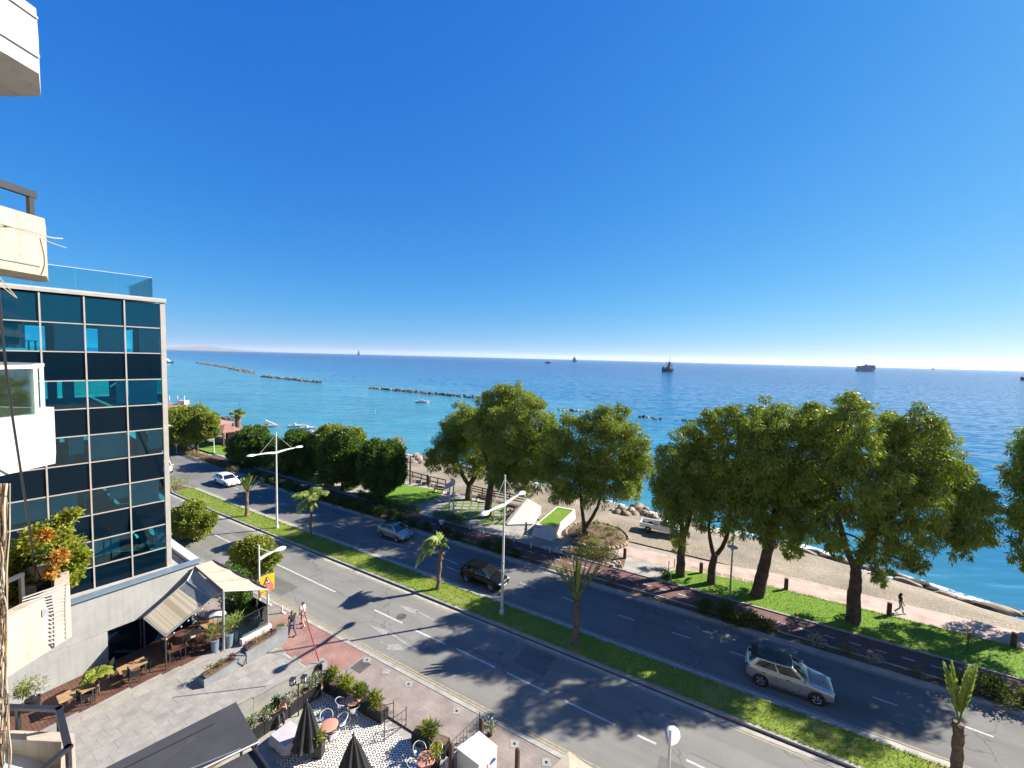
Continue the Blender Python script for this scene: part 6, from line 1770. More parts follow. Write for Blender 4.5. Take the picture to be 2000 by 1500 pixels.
def parasol(label, foot, H, r, seed):
    t = thing('parasol', label, 'parasol', foot, 'closed black parasols')
    b_ = MB(); b_.tube([foot, foot + Vector((0, 0, H))], .028, 8); b_.build('pole', M['white_paint'], t)
    b_ = MB(); b_.box(foot + Vector((0, 0, .04)), (.5, .5, .08), -RA); b_.build('base', M['concrete'], t)
    rr = random.Random(seed); n = 40; rows_ = []
    for i in range(9):
        u = i / 8; z = H - .02 - u * (H - .62)
        row = []
        for k in range(n):
            a = 2 * math.pi * k / n
            f = .5 + .5 * math.cos(8 * a + .5 * u)
            q = (.03 + r * (u ** .85) * (.62 + .38 * f)) if u < .99 else r * (.75 + .35 * f)
            row.append(foot + Vector((q * math.cos(a), q * math.sin(a), z + (.10 * f if i == 8 else 0) + rr.uniform(-.01, .01))))
        rows_.append(row)
    b_ = MB()
    for i in range(8):
        for k in range(n): b_.quad(rows_[i][k], rows_[i][(k + 1) % n], rows_[i + 1][(k + 1) % n], rows_[i + 1][k])
    b_.add(rows_[0], [tuple(range(n - 1, -1, -1))]); b_.build('canopy', M['canvas_black'], t, sm=50)
    b_ = MB(); b_.lathe([(.05, 0), (.06, .04), (.02, .1)], foot + Vector((0, 0, H)), 8); b_.build('finial', M['black_metal'], t)
    b_ = MB(); b_.tube([foot + Vector((r * .72 * math.cos(-1.9), r * .72 * math.sin(-1.9), .95)), foot + Vector((.02, -.05, H - .5))], .008, 4); b_.build('strap', M['grey_metal'], t)
parasol('closed black parasol standing by the lilac cloth table', Q(600, 1478, .1), 2.75, .66, 1)
parasol('closed black parasol at the bottom edge, in front of the patterned tiles', Q(690, 1555, .1), 2.75, .85, 2)

# planters with hedge plants round the patio
def planter_run(label, a, c, w_, h_, kinds, seed, name='patio_planter'):
    t = thing(name, label, 'planter', (a + c) / 2); d = c - a; n = max(1, int(d.length / .95)); ang = math.atan2(d.y, d.x)
    rr = random.Random(seed); lv = Leaves(seed); mats = []
    for k in range(n):
        p = a.lerp(c, (k + .5) / n)
        b_ = MB(); b_.box(p + Vector((0, 0, h_ / 2)), (d.length / n - .02, w_, h_), ang); b_.build('box', M['trim_black'], t)
        b_ = MB(); b_.box(p + Vector((0, 0, h_ + .004)), (d.length / n - .1, w_ - .08, .02), ang); b_.build('soil', M['soil'], t)
        for q in range(4):
            m, L, w2, dr, ht = kinds[rr.randrange(len(kinds))]
            if m not in mats: mats.append(m)
            pc = p + d.normalized() * rr.uniform(-.4, .4) + Vector((rr.uniform(-.12, .12), rr.uniform(-.12, .12), h_ + ht * rr.uniform(.5, .9)))
            lv.lobe(pc, (.27, .27, ht * .55), 130, L, w2, dr, mats.index(m), shell=.5)
    lv.build('foliage', [M[m] for m in mats], t)
    return t
KA = [('bright_leaf', .32, .05, -.3, .5), ('purple_leaf', .16, .07, 0, .45), ('shrub_leaf', .2, .06, -.2, .5), ('shrub_leaf', .3, .04, -.3, .55), ('bright_leaf', .25, .05, -.3, .45)]
KW = [('grey_leaf', .14, .06, -.1, .4), ('grey_leaf', .12, .05, 0, .35), ('shrub_leaf', .14, .06, 0, .4)]
planter_run('black planters with lush green and purple plants along the pavement corner of the patio', R(-20.0, 14.55, .08), R(-15.6, 14.75, .08), .5, .62, KA, 120)
planter_run('black planters with white-flowered shrubs along the ramp side of the patio', R(-20.05, 14.1, .08), R(-20.3, 10.1, .08), .45, .72, KW, 121)
planter_run('black planters with tall green plants right of the patio gate', R(-13.55, 14.7, .08), R(-11.7, 15.0, .08), .5, .62, KA, 122)
pot_plant('dark square planter box with a yellow-green plant under the closed parasol', Q(623, 1476, .1), .75, .2, .2, 'trim_black', [(0, 0, .95, .22, 90, .24, .05, -.2, 'bright_leaf'), (.05, -.1, .85, .15, 40, .15, .06, 0, 'purple_leaf')], 130, square=True)
pot_plant('potted green plant in front of the pink table at the bottom edge', Q(850, 1500, .1), .5, .2, .25, 'trim_black', [(0, 0, .85, .25, 120, .22, .05, -.2, 'bright_leaf')], 131)
# strip of ground cover and paving between wall and patio
m_ = MB(); m_.add([R(-20.35, 15.05, .1), R(-21.0, 15.05, .1), R(-22.7, 7.0, .1), R(-20.35, 7.0, .1)], [(0, 1, 2, 3)]); structure(m_, 'side_bed', M['soil'])
lv = Leaves(133)
for k in range(110):
    n_ = rng.uniform(7.5, 14.9); s_ = -20.85 - max(0, 15 - n_) * .15 + rng.uniform(-.02, .32)
    lv.lobe(R(s_, n_, .2), (.2, .2, .14), 60, .1, .045, -.3, 0 if rng.random() > .3 else 1)
gc = thing('ground_cover', 'strip of yellow-green ground cover at the foot of the ramp wall', 'plants', R(-21, 12, .1)); gc['kind'] = 'stuff'
lv.build('foliage', [M['bright_leaf'], M['dry_shrub']], gc)['kind'] = 'stuff'
# lantern post with two square heads
lp = thing('lantern_post', 'black post with two square lanterns in the side bed of the patio', 'lantern', Q(583, 1398, .1)); f_ = Q(583, 1398, .1); H_ = 1.75
b_ = MB(); b_.tube([f_, f_ + Vector((0, 0, H_))], .035, 8); b_.build('pole', M['black_metal'], lp)
for sg in (-1, 1):
    q = f_ + Vector((.24 * sg, .1 * sg, H_ + .06))
    b_ = MB(); b_.tube([f_ + Vector((0, 0, H_ - .05)), q - Vector((0, 0, .02))], .02, 6); b_.build('arm', M['black_metal'], lp)
    b_ = MB(); b_.prism([(q.x + x * .09, q.y + y * .09) for x, y in ((-1, -1), (1, -1), (1, 1), (-1, 1))], q.z, q.z + .25); h = b_.build('lantern', M['lamp_glass'], lp)
    b_ = MB()
    for x in (-1, 1):
        for y in (-1, 1): b_.box(q + Vector((x * .1, y * .1, .125)), (.025, .025, .27))
    b_.box(q + Vector((0, 0, .275)), (.26, .26, .04)); b_.box(q + Vector((0, 0, -.01)), (.24, .24, .03)); b_.build('cage', M['black_metal'], h)
# wrought-iron rails
def iron_rail(label, a, c, h_, name='iron_rail', scroll=True):
    t = thing(name, label, 'railing', a); d = c - a; L = d.length; u = d.normalized()
    for p in (a, c):
        b_ = MB(); b_.tube([p, p + Vector((0, 0, h_ + .08))], .022, 6); b_.ball(p + Vector((0, 0, h_ + .1)), .035, seg=6, rings=4); b_.build('post', M['black_metal'], t)
    for z in (h_, .1):
        b_ = MB(); b_.tube([a + Vector((0, 0, z)), c + Vector((0, 0, z))], .016, 5); b_.build('rail', M['black_metal'], t)
    if scroll:
        n = max(2, int(L / .22))
        for k in range(n):
            m = a + u * (L * (k + .5) / n); pts = []
            for i in range(19):
                th = i / 18 * 4.2 * math.pi; r_ = .015 + .085 * i / 18
                pts.append(m + u * (r_ * math.cos(th) * (1 if k % 2 else -1)) + Vector((0, 0, .2 + (h_ - .3) * (.35 + .3 * (k % 2)) + r_ * math.sin(th))))
            b_ = MB(); b_.tube(pts, .008, 4); b_.build('scroll', M['black_metal'], t)
            b_ = MB(); b_.tube([m + u * .11 + Vector((0, 0, .1)), m + u * .11 + Vector((0, 0, h_))], .008, 4); b_.build('bar', M['black_metal'], t)
iron_rail('short wrought-iron rail at the right end of the corner hedge', R(-15.75, 14.55, .1), R(-15.3, 15.05, .1), .9)
iron_rail('open scrollwork iron gate between the two runs of planters', Q(751, 1447, .1), Q(793, 1418, .1), .9, 'iron_gate')
iron_rail('long wrought-iron rail beside the white cabinet', Q(878, 1486, .45), Q(936, 1428, .45), .85)
lw = MB(); a_, c_ = Q(872, 1490, .45), Q(938, 1428, .45); d = c_ - a_; lw.box((a_ + c_) / 2 - Vector((0, 0, .2)), (d.length, .22, .45), math.atan2(d.y, d.x))
single(lw, 'low_wall', M['white_stucco'], 'low white wall under the long iron rail', 'wall', loc=(a_ + c_) / 2)
# white cabinet with coloured marks
cabt = [Q(936, 1429, 1.2), Q(971, 1458, 1.2), Q(935, 1493, 1.2), Q(893, 1461, 1.2)]
cb2 = thing('white_cabinet', 'white box cabinet with blue and red marks by the café rail', 'cabinet', sum(cabt, Vector()) / 4 - Vector((0, 0, 1.1)))
b_ = MB(); b_.prism([(p.x, p.y) for p in cabt], .1, 1.17); b_.build('body', M['white_paint'], cb2)
cen = sum(cabt, Vector()) / 4
b_ = MB(); b_.prism([tuple((p + (p - cen) * .04).xy) for p in cabt], 1.172, 1.21); b_.build('lid', M['white_paint'], cb2)
M['mark_blue'] = mat('mark_blue', (0.02, 0.08, 0.45), 0.5, 0.05)
fa, fb = cabt[1], cabt[2]; fd = (fb - fa).normalized(); fo = Vector((fd.y, -fd.x, 0))
if fo.dot(fa - cen) < 0: fo = -fo
def face(u, z): return Vector((fa.x, fa.y, 0)) + fd * u + fo * .006 + Vector((0, 0, z))
b_ = MB(); pts = [face(.28 + .2 * math.cos(a), .62 + .2 * math.sin(a)) for a in [math.pi * k / 8 for k in range(9)]]; b_.add(pts, [tuple(range(9))]); b_.build('blue_mark', M['mark_blue'], cb2)
b_ = MB(); b_.add([face(.55, .58), face(.62, .82), face(.66, .8), face(.62, .58)], [(0, 1, 2, 3)]); b_.build('red_mark', M['sign_red'], cb2)
for i, (px, py, z, lb) in enumerate([(941, 1406, 1.35, 'brown wooden post behind the white cabinet'), (882, 1455, 1.55, 'brown wooden post at the left end of the iron rail, by the pink table'), (1011, 1464, 1.35, 'brown wooden post standing alone right of the white cabinet')]):
    p = Q(px, py, z); b_ = MB(); b_.box((p.x, p.y, z / 2 + .03), (.17, .17, z - .06), -RA); b_.lathe([(.11, 0), (.06, .06), (0.0, .07)], (p.x, p.y, z), 8)
    single(b_, 'wooden_post', M['brown_wood'], lb, 'post', loc=(p.x, p.y, .05))
pot_plant('small pale-green plant behind the white cabinet on the pavement side', Q(957, 1436, .1), .3, .12, .15, 'trim_black', [(0, 0, .6, .3, 90, .14, .06, -.1, 'grey_leaf'), (0, 0, .4, .25, 60, .14, .06, 0, 'street_leaf')], 140)
# dark canopies at the bottom left, cream canopy at the bottom edge
cn = thing('dark_canopy', 'large charcoal fabric canopy at the bottom left beside the stone wall', 'canopy', Q(400, 1480, 2.8) - Vector((0, 0, 2.7)))
A_, B_, C2, D2 = Q(461, 1371, 2.9), Q(506, 1450, 2.7), Q(330, 1535, 2.7), Q(205, 1500, 2.9)
E2 = Q(120, 1545, 2.9)
b_ = MB(); b_.slab([B_, A_, D2, C2], .04); b_.build('fabric', M['canvas_dark'], cn)
b_ = MB(); b_.slab([C2 + Vector((0, 0, -.01)), D2 + Vector((0, 0, -.01)), E2, Q(250, 1600, 2.7)], .04); b_.build('fabric', M['canvas_dark'], cn)
b_ = MB(); b_.slab([Q(525, 1500, 2.45), Q(498, 1462, 2.5), Q(340, 1542, 2.5), Q(420, 1620, 2.4)], .04); b_.build('lower_fabric', M['canvas_dark'], cn)
for a, c, r_, m in ((B_ + Vector((0, 0, .03)), C2 + Vector((0, 0, .03)), .03, 'white_paint'), (Q(470, 1462, 2.84), Q(300, 1530, 2.84), .014, 'grey_metal'), (Q(420, 1412, 2.93), Q(225, 1508, 2.93), .012, 'black_metal'), (Q(493, 1458, 2.6), Q(540, 1525, 2.5), .06, 'black_metal'), (Q(380, 1440, 2.93), Q(260, 1530, 2.93), .012, 'black_metal')):
    b_ = MB(); b_.tube([a, c], r_, 6); b_.build('rod', M[m], cn)
for px, py in ((470, 1395), (500, 1455), (250, 1560)):
    p = Q(px, py, 2.65); b_ = MB(); b_.box((p.x, p.y, 1.35), (.08, .08, 2.6)); b_.build('leg', M['black_metal'], cn)
cc = thing('cream_canopy', 'corner of a cream fabric canopy at the bottom edge of the view', 'canopy', Q(1120, 1500, 2.6) - Vector((0, 0, 2.5)))
ap = Q(1115, 1540, 2.75); cp = [Q(1110, 1467, 2.5), Q(1172, 1512, 2.5), Q(1120, 1590, 2.5), Q(1050, 1530, 2.5)]
b_ = MB()
for k in range(4): b_.add([cp[k], cp[(k + 1) % 4], ap], [(0, 2, 1)])
b_.build('fabric', M['canvas_cream'], cc)
b_ = MB(); b_.tube([Vector((ap.x, ap.y, .1)), ap], .035, 8); b_.build('pole', M['grey_metal'], cc)
# =================================================================== cars
def paint(name, col, metal=0.6, rough=0.28):
    m, t, b, N, Lk = nodes(name)
    b.inputs['Base Color'].default_value = (*col, 1); b.inputs['Metallic'].default_value = metal
    b.inputs['Roughness'].default_value = rough; b.inputs['Coat Weight'].default_value = 0.8; b.inputs['Coat Roughness'].default_value = 0.06
    tc = N('ShaderNodeTexCoord'); nz = N('ShaderNodeTexNoise'); nz.inputs['Scale'].default_value = 3
    Lk(tc.outputs['Object'], nz.inputs['Vector'])
    r = N('ShaderNodeMapRange'); r.inputs[3].default_value = rough * .8; r.inputs[4].default_value = rough * 1.3
    Lk(nz.outputs['Fac'], r.inputs[0]); Lk(r.outputs[0], b.inputs['Roughness'])
    return m
M['paint_silver'] = paint('paint_silver', (0.40, 0.415, 0.43))
M['paint_hatch'] = paint('paint_hatch', (0.40, 0.38, 0.35))
M['paint_black'] = paint('paint_black', (0.003, 0.003, 0.004), 0.0, 0.35)
M['paint_black'].node_tree.nodes['Principled BSDF'].inputs['Coat Weight'].default_value = 0.15
M['paint_black'].node_tree.nodes['Principled BSDF'].inputs['Specular IOR Level'].default_value = 0.25
M['paint_white'] = paint('paint_white', (0.72, 0.72, 0.72), 0.0, 0.3)
M['roof_sky_tint'] = paint('roof_sky_tint', (0.08, 0.13, 0.16), 0.5, 0.18)  # bluish sky reflection on the car roofs, put into the paint colour

def bake(o):
    """turn an object with modifiers into a plain mesh"""
    dg = bpy.context.evaluated_depsgraph_get(); dg.update()
    me = bpy.data.meshes.new_from_object(o.evaluated_get(dg))
    bpy.data.objects.remove(o)
    return me

def make_car(label, loc, rotz, L=4.2, Wd=1.8, H=1.5, body='paint_silver', roof=None, hood=.96, nose=.72, belt=.98, tail=1.02, wf=.82, wr=-1.0, wheel=.33,
             ws=(1.05, .35), rw=(-1.55, -2.0), spoiler=False, cat='car', name='car', group='cars on the far road', clad=False):
    t = thing(name, label, cat, loc, group, rotz)
    ORG[t] = Vector((0, 0, 0))
    hl, hw = L / 2, Wd / 2
    xf, xr = hl - .86, -hl + .80
    # lower body, lofted from rear to front
    st = [(-hl, .80, .42, tail - .22, tail - .16), (-hl + .10, .92, .28, tail - .04, tail + .0), (-hl + .45, .985, .22, tail + .02, tail + .05), (xr, 1.0, .21, belt + .02, belt + .03), (-.2, .985, .20, belt, belt), (.7, .985, .20, belt - .02, belt - .01),
          (ws[0] + .12, .985, .21, hood - .02, hood + .03), (xf, .99, .22, hood - .1, hood - .02), (hl - .30, .96, .24, nose + .03, nose + .07), (hl - .06, .88, .26, nose - .06, nose - .02), (hl, .78, .34, nose - .2, nose - .16)]
    b_ = MB(); n = 12; vs = []
    for x, w_, zl, zb, zt_ in st:
        w2 = hw * w_
        half = [(.0, zl), (w2 * .80, zl), (w2 * .97, zl + .09), (w2 * 1.0, zl + (zb - zl) * .45), (w2 * .985, zb - .10), (w2 * .93, zb - .01), (w2 * .60, zt_ + .01)]
        ring = half + [(0, zt_ + .025)] + [(-y, z) for y, z in half[:0:-1]]
        n = len(ring); vs += [(x, y, z) for y, z in ring]
    fs = [(i * n + k, (i + 1) * n + k, (i + 1) * n + (k + 1) % n, i * n + (k + 1) % n) for i in range(len(st) - 1) for k in range(n)]
    fs += [tuple(range(n)), tuple((len(st) - 1) * n + k for k in range(n - 1, -1, -1))]
    b_.add(vs, fs); me = b_.mesh('body', M[body])
    bo = bpy.data.objects.new('tmp', me); COL.objects.link(bo)
    ss = bo.modifiers.new('s', 'SUBSURF'); ss.levels = 2; ss.render_levels = 2
    me = bake(bo)
    bm2 = bmesh.new(); bm2.from_mesh(me); bmesh.ops.recalc_face_normals(bm2, faces=bm2.faces); bm2.to_mesh(me); bm2.free()
    me.name = 'body'; smooth(me, 60); link_mesh('body', me, t)
    for x in (xf, xr):
        for sg in (-1, 1):
            b2 = MB(); b2.lathe([(wheel * 1.16, -.25), (wheel * 1.16, .0), (wheel * 1.1, .012)], (x, sg * (hw + .004), wheel), 24, M=Matrix.Rotation(rad(-90) * sg, 3, 'X'))
            b2.build('wheel_arch', M['trim_black'], t, sm=40)
    # cabin
    wb, wt = hw * .93, hw * .70
    A = [(ws[0], wb, belt - .04), (rw[1], wb * .97, tail - .02)]
    T = [(ws[1], wt, H - .05), (rw[0], wt * .95, H - .09)]
    def ring(u):
        return [(A[0][0] + (T[0][0] - A[0][0]) * u, A[0][1] + (T[0][1] - A[0][1]) * u, A[0][2] + (T[0][2] - A[0][2]) * u),
                (A[1][0] + (T[1][0] - A[1][0]) * u, A[1][1] + (T[1][1] - A[1][1]) * u, A[1][2] + (T[1][2] - A[1][2]) * u)]
    def P(kind, u, v, off=0.0):
        """point on a cabin face: kind f/r/+/-; u along, v up; pushed out by off"""
        (fx, fw, fz), (rx, rw_, rz) = ring(v)
        bow = .05 * math.sin(math.pi * v)
        if kind == 'f': return Vector((fx + off + bow * .6 + .07 * (1 - (2 * u - 1) ** 2), fw * (2 * u - 1), fz + off * .5))
        if kind == 'r': return Vector((rx - off - bow * .5 - .05 * (1 - (2 * u - 1) ** 2), rw_ * (2 * u - 1), rz + off * .4))
        sg = 1 if kind == '+' else -1
        return Vector((rx + (fx - rx) * u, sg * (rw_ + (fw - rw_) * u + off + bow * .5 + .03 * math.sin(math.pi * u)), rz + (fz - rz) * u + off * .2))
    def patch(kind, u0, u1, v0, v1, off, nu=6, nv=4, flip=False):
        b2 = MB()
        for i in range(nu + 1):
            for j in range(nv + 1): b2.v.append(tuple(P(kind, u0 + (u1 - u0) * i / nu, v0 + (v1 - v0) * j / nv, off)))
        for i in range(nu):
            for j in range(nv):
                a = i * (nv + 1) + j; f = (a, a + nv + 1, a + nv + 2, a + 1); b2.f.append(f[::-1] if flip else f); b2.mi.append(0)
        return b2
    cb_ = MB()
    for kd, fl in (('f', False), ('r', True), ('+', True), ('-', False)):
        q = patch(kd, 0, 1, 0, 1, 0, flip=fl); cb_.add(q.v, q.f)
    cab = cb_.build('cabin', M[body], t, sm=50)
    rf = MB(); nu = 8; nv = 6
    for i in range(nu + 1):
        for j in range(nv + 1):
            u, v = i / nu, j / nv
            f, r_ = P('f', v, 1), P('r', v, 1); p = r_.lerp(f, u)
            p.z += .055 * math.sin(math.pi * u) ** .7 * (1 - .25 * (2 * v - 1) ** 2) + .02 * (1 - (2 * v - 1) ** 4)
            rf.v.append(tuple(p))
    for i in range(nu):
        for j in range(nv):
            a = i * (nv + 1) + j; rf.f.append((a, a + nv + 1, a + nv + 2, a + 1)); rf.mi.append(0)
    rf.build('roof', M[roof or body], t, sm=60)
    patch('f', .05, .95, .06, .95, .012).build('windshield', M['car_glass'], t, sm=60)
    patch('r', .08, .92, .25, .93, .012, flip=True).build('rear_window', M['car_glass'], t, sm=60)
    for sg in '+-':
        for u0, u1 in ((.10, .50), (.53, .93)):
            patch(sg, u0, u1, .14, .90, .010, flip=sg == '+').build('side_window', M['car_glass'], t, sm=60)
    # wheels
    for x in (xf, xr):
        for sg in (-1, 1):
            Rm = Matrix.Rotation(rad(-90) * sg, 3, 'X'); c = (x, sg * (hw - .075), wheel)
            b2 = MB(); b2.lathe([(wheel * .62, -.09), (wheel * .95, -.10), (wheel, -.05), (wheel, .06), (wheel * .95, .105), (wheel * .70, .11), (wheel * .66, .07)], c, 24, M=Rm); wl_ = b2.build('wheel', M['tyre'], t, sm=40)
            b2 = MB(); b2.lathe([(wheel * .68, .085), (wheel * .66, .10), (wheel * .60, .085)], c, 24, M=Rm)
            for k in range(5):
                a = k * 2 * math.pi / 5
                for da in (-.16, .16):
                    p0 = Vector(c) + Rm @ Vector((.04 * math.cos(a), .04 * math.sin(a), .10)); p1 = Vector(c) + Rm @ Vector((wheel * .64 * math.cos(a + da), wheel * .64 * math.sin(a + da), .09))
                    b2.tube([p0, p1], .018, 4)
            b2.lathe([(.05, .08), (.05, .115), (.01, .12)], c, 10, M=Rm); b2.build('rim', M['rim'], wl_, sm=40)
    # lights, mirrors, grille, plates, handles
    for sg in (-1, 1):
        b2 = MB(); b2.ball((hl - .16, sg * hw * .70, nose - .055), .15, .15, .045, M=Matrix.Rotation(-sg * .35, 3, 'Z')); b2.build('headlight', M['lamp_glass'], t, sm=60)
        b2 = MB(); b2.ball((-hl + .09, sg * hw * .78, tail - .14), .07, .17, .085); b2.build('tail_light', M['tail_red'], t, sm=60)
        b2 = MB(); b2.ball((ws[0] - .22, sg * (hw + .06), belt + .06), .09, .11, .075); b2.build('mirror', M[body], t, sm=60)
        for u in (.30, .70):
            p = P('+' if sg > 0 else '-', u, 0, .03); b2 = MB(); b2.box((p.x - .12, p.y + sg * .03, belt - .16), (.17, .025, .03)); b2.build('door_handle', M['rim' if not clad else 'trim_black'], t)
        b2 = MB(); b2.box(((xf + xr) / 2, sg * (hw - .02), .27), (xf - xr - wheel * 2.5, .05, .10)); b2.build('sill', M['trim_black' if not clad else 'rim'], t)
    b2 = MB(); b2.box((hl - .035, 0, nose - .20), (.06, hw * 1.0, .10)); b2.build('grille', M['trim_black'], t)
    b2 = MB(); b2.box((hl - .03, 0, .36), (.08, hw * 1.2, .12)); b2.build('bumper_intake', M['trim_black'], t)
    b2 = MB(); b2.box((hl + .012, 0, nose - .30), (.015, .5, .11)); b2.build('number_plate', M['white_paint'], t)
    b2 = MB(); b2.box((-hl - .005, 0, tail - .34), (.03, .5, .11)); b2.build('number_plate', M['white_paint'], t)
    if spoiler:
        b2 = MB(); b2.box((rw[0] - .12, 0, H - .06), (.36, wt * 1.75, .04)); b2.build('spoiler', M['trim_black'], t)
    return t
def on_wheels(p_rear, p_front, Wd):
    a, c = Q(*p_rear), Q(*p_front)
    return (a + c) / 2 + NV * (Wd / 2 - .1), (c - a).length, math.atan2((c - a).y, (c - a).x)
p_, wb_, ang = on_wheels((1487, 1340), (1592, 1372), 1.84)
make_car('silver-gold crossover with a dark glossy roof driving nearest the camera on the far road', p_, -RA + .02, 4.38, 1.86, 1.58, 'paint_silver', 'roof_sky_tint', hood=1.04, nose=.86, belt=1.04, tail=1.10, wheel=.35, ws=(1.0, .12), rw=(-1.62, -2.08), spoiler=True, clad=True)
p_, wb_, ang = on_wheels((911, 1137), (961, 1154), 1.78)
make_car('black hatchback passing behind the double street lamp', p_, -RA, 4.1, 1.78, 1.46, 'paint_black', ws=(.95, .1), rw=(-1.6, -1.98))
p_, wb_, ang = on_wheels((744, 1049), (777.5, 1059), 1.7)
make_car('small silver hatchback with a blue-reflecting roof in the shade of the far road', p_, -RA, 3.85, 1.7, 1.5, 'paint_hatch', 'roof_sky_tint', ws=(1.02, .25), rw=(-1.25, -1.82), wheel=.3)
p_, wb_, ang = on_wheels((422, 945), (441, 951.5), 1.8)
make_car('white estate car driving on the far road beside the upright palm', p_, ang * .5 - RA * .5 - .06, 4.6, 1.82, 1.48, 'paint_white', ws=(1.05, .2), rw=(-1.75, -2.22))
make_car('white car half hidden by the glass building corner, far down the road', Q(318, 921) + NV * .3, -RA - .35, 4.2, 1.78, 1.5, 'paint_white', ws=(1.0, .15), rw=(-1.6, -2.0))

# pickup on the beach
pk = thing('pickup_truck', 'old cream-white pickup truck with an open bed, parked on the beach behind the trees', 'pickup truck', Q(1293, 1040, -.06), None, -RA * .95)
ORG[pk] = Vector((0, 0, 0))
b_ = MB(); prof = [(-2.3, .45), (-2.3, .95), (-.35, .98), (2.25, .95), (2.32, .5)]
for (x0, x1, z0, z1) in ((-.35, 2.3, .42, .98),):
    b_.box(((x0 + x1) / 2, 0, (z0 + z1) / 2), (x1 - x0, 1.66, z1 - z0))
b_.build('body', M['paint_white'], pk)
for sg in (-1, 1):
    b_ = MB(); b_.box((-1.33, sg * .79, .72), (1.96, .07, .52)); b_.build('bed_side', M['paint_white'], pk)
b_ = MB(); b_.box((-2.29, 0, .72), (.06, 1.51, .52)); b_.build('tailgate', M['paint_white'], pk)
b_ = MB(); b_.box((-1.33, 0, .5), (1.9, 1.5, .06)); b_.build('bed_floor', M['trim_black'], pk)
b_ = MB(); b_.add([(-.35, -.8, .98), (1.25, -.8, .98), (1.25, .8, .98), (-.35, .8, .98), (-.22, -.66, 1.55), (.72, -.66, 1.55), (.72, .66, 1.55), (-.22, .66, 1.55)], [(4, 5, 6, 7), (0, 1, 5, 4), (1, 2, 6, 5), (2, 3, 7, 6), (3, 0, 4, 7)])
b_.build('cab', M['paint_white'], pk)
for sg in (-1, 1):
    b_ = MB(); b_.add([(-.18, sg * .785, 1.05), (.95, sg * .785, 1.05), (.66, sg * .70, 1.46), (-.12, sg * .70, 1.46)], [(0, 1, 2, 3)]); b_.build('side_window', M['car_glass'], pk)
b_ = MB(); b_.add([(1.19, -.7, 1.04), (1.19, .7, 1.04), (.78, .6, 1.5), (.78, -.6, 1.5)], [(0, 1, 2, 3)]); b_.build('windshield', M['car_glass'], pk)
for x in (-1.4, 1.45):
    for sg in (-1, 1):
        Rm = Matrix.Rotation(rad(-90) * sg, 3, 'X')
        b_ = MB(); b_.lathe([(.2, -.09), (.34, -.1), (.35, 0), (.34, .1), (.2, .1)], (x, sg * .76, .35), 20, M=Rm); w_ = b_.build('wheel', M['tyre'], pk, sm=40)
        b_ = MB(); b_.lathe([(.2, .085), (.18, .105), (.03, .11)], (x, sg * .76, .35), 14, M=Rm); b_.build('rim', M['rim'], w_, sm=40)
for sg in (-1, 1):
    b_ = MB(); b_.box((2.31, sg * .6, .78), (.05, .3, .15)); b_.build('headlight', M['lamp_glass'], pk)
    b_ = MB(); b_.ball((.95, sg * .92, 1.12), .05, .1, .08); b_.build('mirror', M['trim_black'], pk)

# =================================================================== people
def skin_shape(verts, edges, rads, subdiv=1):
    me = bpy.data.meshes.new('tmp'); me.from_pydata([tuple(v) for v in verts], edges, [])
    o = bpy.data.objects.new('tmp', me); COL.objects.link(o)
    o.modifiers.new('k', 'SKIN')
    for i, sv in enumerate(me.skin_vertices[0].data):
        r_ = rads[i]; sv.radius = (r_, r_) if isinstance(r_, (int, float)) else r_
        sv.use_root = (i == 0)
    s_ = o.modifiers.new('s', 'SUBSURF'); s_.levels = subdiv; s_.render_levels = subdiv
    return bake(o)

